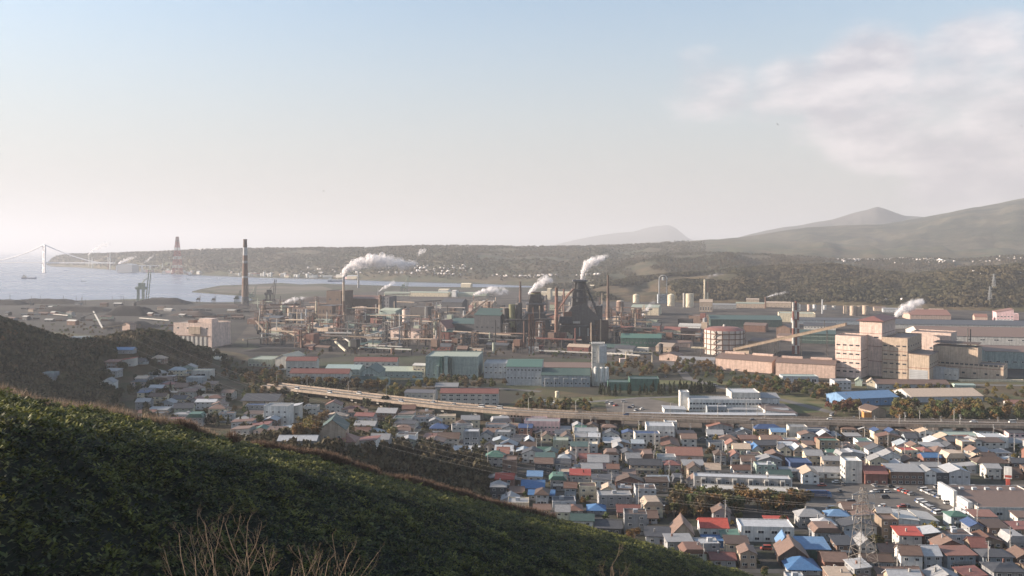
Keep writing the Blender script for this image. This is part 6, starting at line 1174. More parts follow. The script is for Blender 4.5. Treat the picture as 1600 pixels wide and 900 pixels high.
T_('shop with bright orange side front behind the car park', 1392, 1443, 757, 737, 13, 'shed', 3, 'brown', 'grey', [fw(5, 1, 3.4, 1, 2), fw(5, 1, .6, 1, 2, 1.4)], 4, 'shop', 'shop')
bx_ = G(1391.4, 757); MB().box(-.25, 0, 0, 12.6, 2.6, 7.2, pm('orange')).build('sign_panel', bpy.data.objects['shop.001'] if 'shop.001' in bpy.data.objects else None, loc=(-51 * bx_.y / F / 2, 0, 0))
T_('white house with two square windows between dark garages', 1445, 1463, 757, 738, 11, 'gy', 4, 'white', 'grey', [fw(2, 1, 4)], 4)
T_('dark garage house next to the white house with two windows', 1463, 1482, 757, 740, 12, 'flat', 0, 'charcoal', 'grey', [fw(2, 1, 3.2)], 4)
T_('grey shop with low white gable and dark awning', 1483, 1516, 757, 738, 13, 'gy', 5, 'palegrey', 'palegrey', [fw(3, 1, 3.4)], 4, 'shop', 'shop')
T_('tall white house front with glass bays at the car park corner', 1321, 1347, 755, 722, 10, 'flat', 0, 'offwhite', 'white', [lw(3, 3, 1, 2.8, 2, 1.6), fw(1, 3)], 5)
T_('maroon house with yellow-lit gable wall beside car park', 1352, 1387, 757, 740, 11, 'gx', 8, 'redbrown', 'redbrown', [fw(3, 1, .8)], 4)
T_('pale tarp-roofed row of flats at the far right shops', 1470, 1535, 693, 681, 14, 'flat', 0, 'white', 'mint', [fw(6, 2, .8, 2.6)], 4, 'shop_row', 'shops')
T_('white two-storey house at the end of the far shops', 1540, 1576, 700, 684, 12, 'flat', 0, 'white', 'palegrey', [fw(3, 1, 3), lw(3, 2)], 4)
T_('white box house with lit side beside the viaduct pier', 1233, 1262, 688, 668, 9, 'flat', 0, 'offwhite', 'grey', [lw(2, 2)], 6)
T_('dark blue workshop with rooftop clutter under the viaduct', 1262, 1298, 689, 675, 13, 'flat', 0, 'navy', 'grey', [fw(3, 1)], 4, 'workshop', 'workshop')
# supermarket with raised left fascia, car park, pylon sign
m = T_('wide flat-roofed supermarket with white and pink front facing the car park', 1529, 1660, 812, 794, 38, 'flat', 0, 'offwhite', 'brown', [fw(6, 1, 2, 1, 3, 1.4)], 2, 'supermarket', 'supermarket')
wS = (G(1660, 812) - G(1529, 812)).length; MB().box(-wS / 2 - 2.4, -wS / 2 - .3, 4, 15, 0, 6.6, pm('white')).build('entrance_fascia', m); MB().box(-wS / 2 - 2.0, -wS / 2 - .3, 19, 36, 0, 7.6, pm('white')).build('entrance_fascia', m); MB().box(-wS / 2 - 3.2, -wS / 2 - 2.45, 5, 14, 3.6, 4.4, pm('pink')).build('canopy', m)
for i in range(5): MB().box(-wS / 2 + 6 + i * 6, -wS / 2 + 8 + i * 6, 30, 31.6, 5.2, 6.4, pm('palegrey')).build('roof_unit', m)
b = G(1575, 768); t = thing('pylon_sign', 'tall red and white pylon sign beside the supermarket car park', 'sign', b, R(-20)); MB().box(-.9, .9, -.35, .35, 0, 6.5, pm('red')).build('post', t); MB().box(-1.7, 1.7, -.4, .4, 6.5, 12.4, pm('white')).build('sign_panel', t); MB().box(-1.5, 1.5, -.46, -.401, 7.0, 8.2, pm('red')).build('sign_stripe', t)
FP.append((b.x, b.y, 3, 3))
PK = gp((1252, 757), (1620, 757), (1620, 790), (1530, 786), (1527, 812), (1480, 812), (1470, 806), (1395, 806), (1240, 812), (1236, 790)); sheet('car_park', PK, .12, paint('car_park_asphalt', (.115, .105, .095), streak=0, rough=.9, scale=.12, var=.25))
def inside(x, y, poly):
    c = False
    for (x0, y0), (x1, y1) in zip(poly, poly[1:] + poly[:1]):
        if (y0 > y) != (y1 > y) and x < (x1 - x0) * (y - y0) / (y1 - y0) + x0: c = not c
    return c
GROVE = gp((1030, 785), (1060, 772), (1240, 792), (1260, 800), (1235, 812), (1050, 822))
# the rest of the town, street by street
rs = random.Random(21); rot = 3.0; ex = Vector((math.cos(R(rot)), -math.sin(R(rot)))); ey = Vector((math.sin(R(rot)), math.cos(R(rot))))
WALLS = {'white': 3.6, 'offwhite': 5, 'grey': 6, 'palegrey': 3, 'cream': 4, 'peach': 1.4, 'tan': 3, 'weathered': 3, 'pink': .5, 'sage': 1, 'brown': 2, 'bluegrey': 2, 'brick': 1, 'mint': .5, 'charcoal': .8}
ROOFS = {'brown': 5, 'charcoal': 5, 'grey': 6, 'rust': 2, 'darkbrown': 4, 'redbrown': 2, 'green': 1.6, 'navy': 1.2, 'tan': 2, 'brick': 1.4, 'skyblue': .4, 'blue': .15, 'red': .3, 'palegrey': 1.6, 'bluegrey': 1.4, 'teal': 1}
WN = {'offwhite': 'off-white', 'palegrey': 'pale grey', 'bluegrey': 'blue-grey', 'charcoal': 'charcoal', 'brick': 'brick-red', 'redbrown': 'red-brown', 'darkbrown': 'dark brown', 'skyblue': 'light blue', 'navy': 'navy'}
RN = {'gx': 'gabled', 'gy': 'front-gabled', 'hip': 'hipped', 'flat': 'flat', 'shed': 'lean-to', 'sl': 'side-sloping', 'mans': 'mansard'}
def wpick(d): return rs.choices(list(d), list(d.values()))[0]
NH = [0]
def house_at(p, w, d, rot, group, zb=0.0, small=False, own=None):
    def mk():
        rt = rs.choices(['gx', 'gy', 'hip', 'flat', 'shed', 'sl', 'mans'], [5, 3.5, 2.2, 2.6, 1.6, .7, .7])[0]; wl, rf = wpick(WALLS), wpick(ROOFS); st = rs.choices([1, 2, 3], [3, 6.5, 1 if rt == 'flat' else 0])[0]
        if rt == 'flat' and rf in ('red', 'blue', 'skyblue', 'rust', 'brick'): rf = 'grey'
        return f"{['', 'one-storey', 'two-storey', 'three-storey'][st]} {WN.get(wl, wl)} house with {WN.get(rf, rf)} {RN[rt]} roof", (rt, wl, rf, st)
    lab, (rt, wl, rf, st) = pick(mk, p.x, p.y)
    h = 2.6 * st + rs.uniform(.1, .7); rh = rs.uniform(1.2, 2.6) * (1 if rt in ('gx', 'gy', 'hip', 'mans') else .45)
    wins = [fw(max(2, int(w / 3.2)), st)] + ([('l' if p.x > -20 else 'r', max(1, int(d / 4)), st, 1.3, 1.1, 1.0, 2.8)] if rs.random() < .75 else [])
    t = building('house', lab, 'house', (p.x, p.y, zb), rot, w, d, h, rt, rh, wl, rf, wins, group, doors=[('f', rs.uniform(.3, .7), 1.1, 2.1, DOOR)] if st < 3 else (), plinth=conc if rs.random() < .4 else None, ov=rs.uniform(.3, .7))
    if rs.random() < .45 and rt != 'flat': MB().box(-.3, .3, -.3, .3, h * .9, h + rh + .9, rs.choice([conc, pm('brick'), pm('grey')])).build('chimney', ROOF[t.name], loc=(rs.uniform(-w / 4, w / 4), d * rs.uniform(.4, .7), 0))
    if rt == 'flat' and rs.random() < .7: MB().box(-1, 1, -.8, .8, h + .12, h + 1.6, pm('palegrey')).build('roof_tank', t, loc=(rs.uniform(-w / 4, w / 4), d * .5, 0))
    if st == 2 and rs.random() < .3: MB().box(-w * .32, w * .32, -1.1, -.02, 2.7, 2.85, conc).box(-w * .32, w * .32, -1.1, -1.02, 2.85, 3.7, pm(rs.choice(['white', 'grey', 'cream']))).build('balcony', t)
    if rs.random() < .35: MB().box(w / 2 + .02, w / 2 + rs.uniform(2, 3), 1, d * .8, 0, 2.4, pm(wl)).slab([(w / 2 + .02, .7, 2.75), (w / 2 + 3.1, .7, 2.45), (w / 2 + 3.1, d * .85, 2.45), (w / 2 + .02, d * .85, 2.75)], .12, rm(rf)).build('annexe', t)
    NH[0] += 1; return t
lots, gardens, streets = [], [], []
v = 318.0; row = 0
while v < 590:
    dep = rs.uniform(7.0, 9.5); u = -110 + rs.uniform(0, 6); blk = 0
    while u < 320:
        w = rs.choices([rs.uniform(5.5, 8), rs.uniform(8, 11), rs.uniform(11, 17)], [4.5, 5, 1.2])[0]; c = ex * (u + w / 2) + ey * (v + rs.uniform(-1.6, 1.6))
        px, py = PX(c.x, c.y), PY(c.y); ok = 590 < px < 1660 and py - 20 < pline(CRX, px) and H(c.x, c.y) < 1.2 and py > PY(VP_[0].y, 0) * 0 + 676 - max(0, (1000 - px)) * .045
        cc = c + ey * dep / 2
        if ok and (inside(c.x, c.y, PK) or inside(cc.x, cc.y, PK) or inside(cc.x, cc.y, GROVE)): ok = False
        if ok:
            for fx, fy, fwd, fdp in FP:
                if abs(fx - cc.x) < fwd + w / 2 - .3 and abs(fy - cc.y) < fdp + dep / 2 - .3: ok = False; break
        if ok:
            if rs.random() < .16: gardens.append((c + ey * 3, w))
            else: lots.append((c, w, dep))
        u += w + rs.uniform(1.0, 2.6); blk += 1
        if blk % 9 == 0:
            u += 6
    if row % 2: streets.append(v + dep + 3.2); v += dep + rs.uniform(5.6, 7.0)
    else: v += dep + rs.uniform(1.6, 3.2)
    row += 1
NLOT = len(lots)
lots.sort(key=lambda q: q[0].y)
for c, w, dep in lots[:165]: house_at(c, w, dep, rot + rs.uniform(-5, 4), 'houses of the town below the hill'); FP.append((c.x, c.y + dep / 2, w / 2, dep / 2))
far = MB()
for c, w, dep in lots[165:]:
    rt = rs.choices(['gx', 'gy', 'hip', 'flat', 'shed'], [5, 3.5, 2.2, 2.6, 1.6])[0]; wl, rf = wpick(WALLS), wpick(ROOFS); st = rs.choices([1, 2, 3], [3, 6.5, 1 if rt == 'flat' else 0])[0]; h = 2.6 * st + rs.uniform(.1, .7); rh = rs.uniform(1.1, 2.4) * (1 if rt in ('gx', 'gy', 'hip') else .45)
    parts = [wall_mb(w, dep, h, rt, rh, pm(wl)), roof_mb(w, dep, h, rt, rh, rm(rf), .45)]; wm_ = MB(); nw = max(2, int(w / 3.2))
    for r_ in range(st):
        for i_ in range(nw): x = -w / 2 + w * (i_ + .5) / nw; wm_.box(x - .75, x + .75, -.08, -.01, 1 + r_ * 2.7, 2.1 + r_ * 2.7, glass); wm_.box(x - .85, x + .85, -.05, -.01, .9 + r_ * 2.7, 2.2 + r_ * 2.7, frame_m)
    parts.append(wm_); a = -R(rot + rs.uniform(-5, 4)); ca, sa = math.cos(a), math.sin(a)
    for q in parts:
        o = len(far.v); far.v += [(c.x + x * ca - y * sa, c.y + x * sa + y * ca, z) for x, y, z in q.v]
        for f_, k in zip(q.f, q.m): far.f.append([o + i for i in f_]); far.m.append(far.mi(q.mats[k]))
    FP.append((c.x, c.y + dep / 2, w / 2, dep / 2))
far.build('far_town_houses', kind='stuff')
for vv in streets:
    mb = MB(); a, b = ex * -110 + ey * vv, ex * 330 + ey * vv; n = ey * 2.4
    mb.poly([(*(a - n), .10), (*(b - n), .10), (*(b + n), .10), (*(a + n), .10)], asph); mb.build('street', kind='structure')
# houses on the slopes to the west, in the shade of the hill
def W_(lab, px, py, w, d, h, rt, rh, wall, roof, wins=(), rot=0, name='house', cat='house', **k):
    p = GH(px, py); t = building(name, lab, cat, (p.x, p.y, p.z - .6), rot, w, d, h + .6, rt, rh, wall, roof, wins, 'houses on the shaded slope', **k); FP.append((p.x, p.y + d / 2, w / 2, d / 2)); return t
W_('white three-storey clinic with flat roof on the shaded slope', 431, 664, 16, 12, 11.5, 'flat', 0, 'white', 'grey', [fw(4, 3, 2, 3.2)], 4, 'clinic', 'building')
W_('white wing with long balcony beside the white clinic', 455, 660, 10, 10, 9.5, 'sl', 1.5, 'offwhite', 'palegrey', [fw(3, 2, 2, 3.2, 2, 1.4)], 2)
W_('assembly hall with wide dark roof and white eaves behind the white clinic', 405, 640, 24, 18, 6.5, 'gx', 3.2, 'tan', 'charcoal', [fw(4, 1, 2)], 6, 'hall', 'hall', ov=1.4)
W_('tan gable house with dark teal roof on the slope among golden trees', 519, 696, 13, 16, 7.5, 'gy', 5, 'tan', 'teal', [fw(2, 1, 4)], -4)
W_('low house with faded red hipped roof beside the tan gable house', 531, 702, 15, 12, 3.6, 'hip', 3.6, 'tan', 'brick', [fw(3, 1)], 0)
W_('white house with bright maroon roof at the edge of dark wood', 569, 708, 12, 10, 5.4, 'sl', 1.2, 'white', 'redbrown', [fw(3, 1, 2.6)], 4)
W_('house with grey corrugated roof behind the white maroon-roofed house', 590, 700, 12, 10, 4.6, 'gx', 2.2, 'grey', 'grey', [fw(2, 1)], 4)
W_('flat pale warehouse above the slope houses at the foot of wooded knoll', 314, 592, 17, 12, 7, 'flat', 0, 'offwhite', 'cream', [fw(1, 1, 1.5, 1, 9, 4)], 0, 'warehouse', 'warehouse')
W_('grey-white block with long pale roof below the flat warehouse', 304, 606, 14, 10, 8, 'flat', 0, 'bluegrey', 'offwhite', [fw(3, 1, 3)], 0)
W_('white box building at the saddle between the wooded hills', 121, 540, 16, 12, 8, 'flat', 0, 'white', 'palegrey', [fw(2, 2, 1.5, 3)], -4, 'block', 'building')
W_('low blue-roofed shed under the wooded knoll', 193, 553, 17, 8, 3, 'gx', 1.8, 'grey', 'skyblue', [fw(3, 1)], 0, 'shed', 'shed')
W_('white gabled house alone among trees on the wooded hill', 167, 609, 10, 9, 5.5, 'gy', 3, 'white', 'grey', [fw(2, 1, 2.6)], 0)
W_('house with bright red roof among white houses under the knoll', 197, 573, 13, 9, 4.6, 'sl', 2, 'offwhite', 'red', [fw(2, 1)], 0)
W_('three-tier grey-green house half hidden in the wooded hill', 75, 598, 9, 9, 7, 'flat', 0, 'bluegrey', 'green', [fw(2, 2)], 0)
W_('white-roofed long house behind the bamboo crest', 464, 700, 18, 8, 3.2, 'gx', 1.6, 'grey', 'palegrey', [fw(4, 1)], 0)
for ph, a, b in (('the white clinic', 431, 664), ('the wooded knoll', 270, 560), ('the assembly hall', 405, 640), ('the flat pale warehouse', 314, 592), ('the tan gable house', 519, 696), ('the golden trees', 480, 680), ('the retaining wall', 560, 635), ('the white gabled house', 167, 609), ('the red-roofed slope house', 197, 573)):
    p = GH(a, b); LM.append((ph, p.x, p.y))
rs = random.Random(33); slope = 0
SL = [(165, 250, 568, 592), (228, 300, 580, 588), (215, 262, 592, 640), (255, 335, 610, 655), (225, 330, 628, 668), (330, 400, 620, 680), (360, 460, 655, 690), (400, 470, 640, 690), (470, 560, 640, 655), (560, 640, 648, 690), (610, 720, 660, 705), (640, 700, 650, 690), (700, 790, 665, 700)]
for k in range(900):
    x0, x1, y0, y1 = SL[k % len(SL)]; px, py = rs.uniform(x0, x1), rs.uniform(y0, y1); p = GH(px, py); w, d = rs.uniform(8, 14), rs.uniform(7.5, 10)
    if py - 6 > pline(CRX, px) or p.z > 30: continue
    cy = p.y + d / 2
    if any(abs(fx - p.x) < a + w / 2 + .8 and abs(fy - cy) < b + d / 2 + .8 for fx, fy, a, b in FP): continue
    if any((q - Vector((p.x, p.y + 4, VZ))).length < 18 for q in VP_): continue
    house_at(p, w, d, rs.uniform(-8, 10), 'houses on the shaded slope', p.z - .7); FP.append((p.x, cy, w / 2, d / 2)); slope += 1
    if slope > 88: break
print('HOUSES', NLOT, slope, NH[0])
# ------------------------------------------------------------------ poles, wires, the big lattice pylon
rs = random.Random(3)
for vv in streets:
    u = -100 + rs.uniform(0, 20)
    while u < 310:
        c = ex * u + ey * (vv + 2.6); px, py = PX(c.x, c.y), PY(c.y)
        if 600 < px < 1640 and py - 16 < pline(CRX, px) and H(c.x, c.y) < 1 and not inside(c.x, c.y, PK) and not any(abs(fx - c.x) < a + .5 and abs(fy - c.y) < b + .5 for fx, fy, a, b in FP):
            pole(0, 0, rs.uniform(9, 12), 'utility poles along the town streets', 'pale concrete utility pole ' + where(c.x, c.y)[0], p=(c.x, c.y, 0))
        u += rs.uniform(30, 44)
for px, yb in ((762, 740), (998, 805), (1166, 660), (1414, 680), (1405, 684), (1437, 676), (1500, 684), (1183, 668), (1100, 668)): p = G(px, yb); pole(px, yb, 15, 'tall poles by the railway', 'tall pale pole ' + where(p.x, p.y)[0])
for i in range(16): px = 930 + i * 44; pole(px, 672 + i * .2, 9, 'railway masts beneath the elevated road', 'grey railway mast below the elevated road ' + where(G(px, 672).x, G(px, 672).y)[0], arms=1)
pb_ = G(1349, 905); t = thing('power_pylon', 'tall steel lattice power pylon standing among the houses', 'pylon', pb_, R(12)); pt = ZR(762, pb_.y)
lattice(MB(), 9.0, 1.4, 0, pt, 9, .11, paint('pylon_steel', (.19, .17, .15), streak=.1)).build('lattice_frame', t)
for z in (.70, .82, .93): mb = MB(); mb.tube((-4.6, 0, pt * z), (4.6, 0, pt * z), .16, galv, 4).tube((-4.6, 0, pt * z), (0, 0, pt * z + 1.6), .1, galv, 4).tube((4.6, 0, pt * z), (0, 0, pt * z + 1.6), .1, galv, 4); mb.build('cross_arm', t)
for z in (.70, .82, .93):
    for x in (-4.4, 4.4): MB().cyl(x, 0, pt * z - 1.5, pt * z - .1, .16, .16, pm('white'), 6).build('insulator', t)
wire_m = paint('wire', (.34, .31, .27), streak=0, rough=.5)
for z in (.70, .82, .93):
    for sx in (-4.4, 4.4):
        a = Vector((pb_.x + sx, pb_.y, pt * z - 1.5)); b = Vector((-175 + sx, 420, 42 + z * 40)); mb = MB(); pts = [a + (b - a) * (i / 14) - Vector((0, 0, 14 * 4 * (i / 14) * (1 - i / 14))) for i in range(15)]
        for p, q in zip(pts, pts[1:]): mb.tube(p - a, q - a, .030, wire_m, 3)
        tag(mb.build('power_line', None, loc=tuple(a)), ['lower', 'middle', 'upper'][int((z - .69) / .11)] + (' power wire on the near arm' if sx < 0 else ' power wire on the far arm') + ' of the lattice pylon', 'wire', 'power wires sagging over the houses')
# ------------------------------------------------------------------ cars
rs = random.Random(17)
def ck(): return rs.choices(['saloon', 'hatchback', 'minivan', 'van'], [3, 4, 3, 1])[0], rs.choices(['white', 'silver', 'dark', 'red', 'blue', 'grey'], [5, 4, 3, 1, 1.3, 2])[0]
def park(px, py, deg, group, verb='parked', z=.13):
    p = G(px, py)
    def mk(): k, c = ck(); return f'{c} {k} {verb}', (k, c)
    lab, (k, c) = pick(mk, p.x, p.y, 40); car((p.x, p.y, z), deg, k, c, lab, group)
row_ = lambda x0, y0, x1, y1, n: [(x0 + (x1 - x0) * i / (n - 1), y0 + (y1 - y0) * i / (n - 1)) for i in range(n)]
for px, py in row_(1435, 784, 1466, 803, 10): park(px, py, 20, 'cars in the car park')
for px, py in row_(1440, 766, 1470, 779, 8): park(px, py, 20, 'cars in the car park')
for px, py in row_(1404, 766, 1424, 774, 5): park(px, py, 20, 'cars in the car park')
for px, py in ((1367, 770), (1376, 769.5), (1386, 770), (1383, 779), (1379, 793), (1410, 793), (1418, 793), (1284, 760), (1316, 758), (1392, 762), (1366, 760.5), (1492, 763), (1466, 763), (1535, 764), (1520, 764), (1298, 797), (1550, 765), (1490, 789), (1482, 788), (1312, 769), (1290, 773), (1330, 787), (1556, 766), (1596, 767), (1588, 764)): park(px, py, rs.choice([5, 10, 185, 90]), 'cars in the car park')
for px, py in row_(412, 578, 470, 573, 12): park(px, py, 60, 'cars by the cream warehouse')
for px, py in ((955, 632), (962, 634.5), (984, 638), (994, 642), (989, 636), (1003, 640), (975, 629), (949, 630), (1089, 607), (1117, 603), (1092, 604), (1040, 590), (866, 630), (850, 629), (1300, 650), (1334, 654), (1240, 612)): park(px, py, rs.choice([0, 40, 70]), 'cars in the lots beyond the elevated road')
for i in range(26):
    vv = rs.choice(streets); u = rs.uniform(-40, 230); c = ex * u + ey * (vv + rs.choice([-1.1, 1.1])); px, py = PX(c.x, c.y), PY(c.y)
    if 700 < px < 1610 and py - 5 < pline(CRX, px) and not inside(c.x, c.y, PK): park(px, py, rs.choice([-3, 177]), 'cars in the town streets', 'in the street')
p = G(1277, 778); t = thing('lorry', 'long dark blue covered lorry parked at the edge of car park', 'lorry', (p.x, p.y, .13), R(-6)); MB().box(-5, 4.4, -1.2, 1.2, 1.0, 3.6, pm('navy')).build('cargo_box', t); MB().prism([(4.6, .6), (6.6, .6), (6.6, 1.7), (6.2, 2.8), (4.6, 2.9)], -1.15, 1.15, 'y', pm('blue')).build('cab', t); MB().box(-5, 6.4, -.5, .5, .55, .95, pm('black')).build('chassis', t)
_car.get('wheel') or car_mesh('van', 'white')
for x in (-3.6, -2.4, 5.4):
    for y in (-1.1, 1.1): link('wheel', _car['wheel'], t, (x, y, .5), 0, (1.6, 1.6, 1.6))
# ------------------------------------------------------------------ trees
random.seed(4)
belt('scrub trees beyond the knoll', 'in the scrub beyond the wooded knoll', [(345, 450, 572, 601), (390, 440, 590, 606)], 71, ['brown', 'olive', 'rusty', 'olive'], 5, 9)
belt('brown trees before the red-roofed flats', 'before the red-roofed flats', [(445, 550, 604, 607), (545, 600, 606, 612)], 54, ['rusty', 'brown', 'golden', 'brown'], 7, 11)
belt('trees behind the elevated road', 'behind the elevated road west of the flats', [(600, 640, 618, 629), (612, 640, 610, 626), (640, 690, 600, 612)], 29, ['olive', 'golden', 'brown', 'green'], 6, 11)
belt('trees before the teal hall', 'before the teal factory hall', [(690, 760, 598, 605), (700, 790, 600, 612)], 33, ['brown', 'olive', 'brown'], 6, 10)
belt('scrub by the water tank', 'in the scrub beside the round water tank', [(790, 845, 620, 641), (845, 925, 630, 647), (800, 900, 636, 648)], 84, ['rusty', 'brown', 'olive', 'golden'], 4, 8)
belt('wood behind the process tower', 'in the thicket behind the process tower', [(945, 1010, 570, 594), (1000, 1060, 572, 592), (1060, 1118, 568, 590)], 84, ['brown', 'brown', 'olive', 'rusty'], 6, 11)
belt('dark conifer hedge', 'in the hedge below the green sheds', [(935, 1035, 615, 620), (1020, 1105, 613, 619), (1060, 1120, 612, 616)], 60, ['dark_green'], 7, 10.5)
belt('thicket below the kiln shed', 'in the thicket below the salmon kiln shed', [(1085, 1215, 584, 602), (1120, 1200, 596, 612), (1150, 1220, 600, 618)], 84, ['brown', 'olive', 'green', 'rusty'], 4, 9)
belt('trees beside the station halls', 'between the station halls and turquoise canopy', [(1200, 1260, 602, 620), (1240, 1300, 605, 628), (1270, 1312, 612, 626)], 71, ['olive', 'green', 'brown', 'rusty'], 6, 11)
belt('russet trees by the blue workshop', 'beside the blue-roofed workshop', [(1293, 1350, 640, 650), (1310, 1350, 632, 646)], 31, ['reddish', 'rusty', 'olive', 'brown'], 6, 10)
belt('autumn belt behind the elevated road', 'in the long belt behind the elevated road', [(1388, 1470, 641, 660), (1450, 1530, 640, 660), (1520, 1620, 642, 662), (1400, 1600, 652, 662)], 130, ['olive', 'golden', 'rusty', 'brown', 'green', 'rusty'], 7, 12)
belt('scrub by the tan warehouse', 'near the tan-roofed warehouse', [(1382, 1424, 612, 630), (1540, 1620, 605, 632), (1400, 1500, 608, 613)], 54, ['olive', 'golden', 'brown'], 4, 8)
belt('rust-brown grove', 'in the grove below the terraced flats', [(1042, 1100, 793, 812), (1060, 1160, 790, 803), (1100, 1230, 794, 806), (1190, 1258, 797, 806)], 92, ['rusty', 'brown', 'rusty', 'olive', 'green'], 6, 12)
belt('trees at the west end of the elevated road', 'where the elevated road leaves the wooded slope', [(392, 432, 602, 622), (380, 428, 592, 606)], 34, ['rusty', 'olive', 'brown', 'dark_green'], 7, 11, hgt=1)
belt('scrub of the works yard', 'in the scrub at the edge of the works yard', [(440, 700, 546, 560), (660, 930, 548, 560), (860, 1100, 552, 566)], 130, ['brown', 'olive', 'brown', 'green'], 2.5, 6)
belt('scrub below the coal yard', 'in the scrub below the coal yard', [(-20, 270, 510, 545), (60, 280, 505, 530)], 130, ['brown', 'olive', 'rusty', 'green'], 3.5, 7.5, hgt=1)
for c, w, dep in lots:
    if random.random() < .62:
        x, y = c.x + random.choice([-1, 1]) * (w / 2 + .6), c.y + random.uniform(-2.5, 1.5); lf = random.choice(['olive', 'green', 'golden', 'brown', 'rusty']); tree((x, y, 0), random.uniform(2.2, 4.6), lf, KIND[lf] + ' in a yard ' + where(x, y)[0], 'garden trees in the town')
for c, w in gardens:
    for j in range(random.randint(1, 3)):
        lf = random.choice(['olive', 'green', 'golden', 'dark_green', 'brown', 'rusty']); x, y = c.x + random.uniform(-w / 3, w / 3), c.y + random.uniform(-3, 3); tree((x, y, 0), random.uniform(3, 6.5), lf, KIND[lf] + ' in a garden ' + where(x, y)[0], 'garden trees in the town')
for px, py, h, lf in ((1225, 824, 6, 'olive'), (1372, 858, 7, 'olive'), (1450, 842, 8, 'golden'), (1470, 846, 7, 'green'), (1520, 838, 7, 'olive'), (1330, 815, 5, 'golden'), (1290, 812, 5, 'rusty'), (1575, 880, 6, 'golden'), (1410, 878, 5, 'green'), (1425, 888, 6, 'olive'), (1445, 885, 5, 'green'), (1558, 868, 4, 'green'), (1000, 680, 8, 'olive'), (978, 684, 8, 'olive'), (1275, 695, 6, 'dark_green'), (1000, 678, 7, 'green')):
    p = G(px, py); tree(p, h, lf, KIND[lf] + ' rising between roofs ' + where(p.x, p.y)[0], 'garden trees in the town')
belt('golden trees on the shaded slope', 'on the shaded slope beside the tan gable house', [(462, 500, 676, 694), (470, 505, 664, 690)], 25, ['golden', 'rusty', 'golden'], 7, 12, hgt=1)
belt('trees on the shaded slope', 'among the houses of the shaded slope', [(545, 580, 668, 684), (590, 620, 668, 690), (330, 420, 640, 668), (215, 330, 600, 640), (380, 440, 608, 630), (440, 480, 628, 640)], 117, ['olive', 'golden', 'brown', 'dark_green', 'green'], 5, 9, hgt=1)
grow_trees(290); print('TREES', NTREE[0])
# woods that read as one mass
g = np.random.default_rng(12)
hx_ = g.uniform(-760, 20, 60000); hy_ = g.uniform(330, 1010, 60000); hzv = H(hx_, hy_); sx_ = PX(hx_, hy_); sy_ = PY(hy_, hzv)
okk = (sx_ > -120) & (sy_ < pline(CRX, np.clip(sx_, -900, 1900)) + 12) & (hzv > np.where(hy_ < 520, 1.3, 2.0))
dens = np.where(hy_ < 520, 1.0, np.where((sx_ < 175) | ((sy_ < 566) & (sx_ < 330)), .9, .16)) * np.where((sx_ > 330) & (hy_ > 520), .30, 1)
okk &= g.random(60000) < dens * .34
fpa = np.array(FP); 
for fx, fy, a, b in FP: okk &= ~((np.abs(hx_ - fx) < a + 2) & (np.abs(hy_ - fy) < b + 3.5))
pos = np.stack([hx_, hy_, hzv - 1.2], -1)[okk]; tv, tq = leafcloud(64, [(0, 0, .55, .5), (.3, .1, .8, .35), (-.3, -.15, .75, .38), (.05, -.3, .45, .36)], .17, 3)
wood_leaf = paint('wood_canopy', (.032, .043, .019), rough=.9, var=.3, scale=.2, streak=0, obj=0, attr='tint', second=(.068, .050, .027), sscale=.014, trans=.15)
sc3 = g.uniform(3.6, 6.6, len(pos)); link('hillside_wood', scatter('hillside_wood', tv, tq, pos, np.stack([sc3, sc3, sc3 * 1.25], -1), g.uniform(0, 6.28, len(pos)), wood_leaf, tint=g.random(len(pos))), kind='stuff')
print('WOOD', len(pos))
def wood_on(key, n, x0, x1, size, nq, seed, mat):
    g = np.random.default_rng(seed); pxs, t, Xg, Dp, Z = LAY[key]; i = g.uniform(np.searchsorted(pxs, x0), min(np.searchsorted(pxs, x1), len(pxs) - 2), n); k = g.uniform(.3, 26.5, n) ; k = 26.5 * (k / 26.5) ** .8
    i0, k0 = i.astype(int), k.astype(int); fi, fk = i - i0, k - k0
    bl = lambda A: (A[k0, i0] * (1 - fi) + A[k0, i0 + 1] * fi) * (1 - fk) + (A[k0 + 1, i0] * (1 - fi) + A[k0 + 1, i0 + 1] * fi) * fk
    p = np.stack([bl(Xg), bl(Dp), bl(Z) - 1.5], -1); p = p[fbm(p[:, 0] / 220, p[:, 1] / 300, seed, 3) > .30]
    tv, tq = leafcloud(nq, [(0, 0, .55, .5), (.25, .1, .8, .35), (-.3, -.1, .7, .35)], .30, seed); s = g.uniform(*size, len(p))
    link('distant_wood', scatter('distant_wood', tv, tq, p, s, g.uniform(0, 6.28, len(p)), mat, tint=g.uniform(.2, .75, len(p))), kind='stuff')
wm1 = paint('spur_canopy', (.040, .042, .020), rough=1, var=.2, scale=.05, streak=0, obj=0, attr='tint', second=(.080, .062, .035), sscale=.006, trans=.15)
wm2 = paint('far_canopy', (.045, .050, .026), rough=1, var=.2, scale=.02, streak=0, obj=0, attr='tint', second=(.095, .068, .04), sscale=.004, trans=.15)
wood_on('hills23', 22000, 906, 1720, (5.5, 10), 16, 51, wm1); wood_on('hills11', 15000, 850, 1720, (6, 11), 9, 52, wm2); wood_on('hills3', 16000, 66, 1100, (6, 11), 8, 53, wm2)
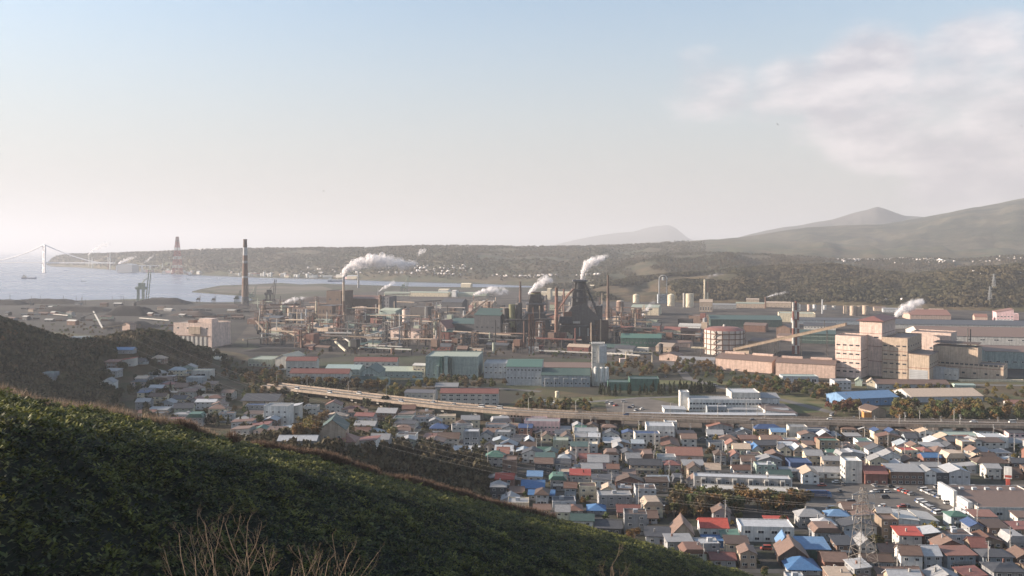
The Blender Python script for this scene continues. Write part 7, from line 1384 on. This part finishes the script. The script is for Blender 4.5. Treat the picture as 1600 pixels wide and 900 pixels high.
# ------------------------------------------------------------------ bare shrubs close to the viewpoint
twig_m = paint('bare_twig', (.24, .17, .115), rough=.85, var=.3, scale=6, streak=0, obj=.15)
def ground_near(x, y):
    X_, Y_, Z_ = NS; k = np.argmin((X_ - x) ** 2 + (Y_ - y) ** 2); return float(Z_.ravel()[k])
def bare_shrub(label, px, ytop, d, spread, stems, seed):
    g = random.Random(seed); x = (px - 800) / F * d; z0 = ground_near(x, d) - .1; top = ZR(ytop, d); h = top - z0
    t = thing('bare_shrub', label, 'shrub', (x, d, z0), 0, 'bare shrubs below the viewpoint')
    def grow(mb, p, dr, ln, r, dep):
        n = 5
        for i in range(n):
            q = p + dr * (ln / n); mb.tube(p, q, r, twig_m, 5, r * .88); p = q; r *= .88
            dr = (dr + Vector((g.uniform(-.22, .22), g.uniform(-.2, .2), .22))).normalized()
            if dep > 0 and i >= 1 and g.random() < .72:
                sg = g.choice([-1, 1]); sd = (dr + Vector((sg * g.uniform(.45, 1.1), g.uniform(-.7, .7), g.uniform(-.1, .3)))).normalized(); grow(mb, p, sd, ln * (1 - i / n) * g.uniform(.55, .95), r * .66, dep - 1)
    for i in range(stems):
        a = g.uniform(-1, 1); b_ = MB(); hh = h * g.uniform(.42, .60); p0 = Vector((a * .25, g.uniform(-.2, .2), 0)); p1 = Vector((a * spread * .6, g.uniform(-.3, .3), hh)); b_.tube(p0, p1, .022, twig_m, 5, .018)
        grow(b_, p1, Vector((a * .35 + g.uniform(-.25, .25), g.uniform(-.2, .2), 1)).normalized(), (h - hh) * g.uniform(.75, 1.02), .013, 3); b_.build('stem', t)
    return t
bare_shrub('bare pale twiggy shrub, tallest in the middle of the bottom edge clump', 392, 806, 17.0, .75, 4, 4)
bare_shrub('bare shrub with a few upright twigs at the west side of the clump', 318, 826, 16.0, .55, 3, 9)
bare_shrub('bare shrub leaning east of the tallest twiggy shrub', 448, 826, 17.5, .55, 3, 15)
bare_shrub('small bare shrub with fine forked tips at the east side of clump', 482, 848, 18.0, .45, 3, 23)
bare_shrub('low bare shrub with only its tips showing beside the forked one', 545, 868, 18.5, .5, 2, 31)
bare_shrub('lone bare shrub whose forked tips stand apart on the dark slope', 965, 876, 19.0, .6, 2, 41)
bare_shrub('bare shrub with thin tips next to the lone one on the dark slope', 1010, 880, 19.0, .5, 2, 47)
# birds high over the bay
def bird(label, px, py, d, roll):
    b = Vector(((px - 800) / F * d, d, ZR(py, d))); t = thing('bird', label, 'bird', b, R(40)); t.rotation_euler = (R(roll), 0, R(40)); c = pm('charcoal')
    mb = MB(); mb.tube((-.25, 0, 0), (.05, 0, 0), .05, c, 6, .085).tube((.05, 0, 0), (.26, 0, .03), .085, c, 6, .045).tube((.26, 0, .03), (.36, 0, .02), .045, c, 5, .01).add([(-.25, -.03, 0), (-.48, -.12, 0), (-.48, .12, 0), (-.25, .03, 0)], [(0, 1, 2, 3)], c); mb.build('body', t)
    for s in (-1, 1): MB().slab([(.12, s * .05, .03), (.16, s * .4, .12), (-.02, s * .72, .08), (-.1, s * .38, .1), (-.1, s * .05, .03)][::s], .012, c).build('wing', t)
bird('small dark bird gliding over the far ridge, above the smoking chimney', 506, 298.5, 330, 10); bird('small dark bird banking below the cloud bank', 1215, 194.5, 330, 45); bird('dark bird at the edge of the cloud bank', 1596, 197, 330, 5)
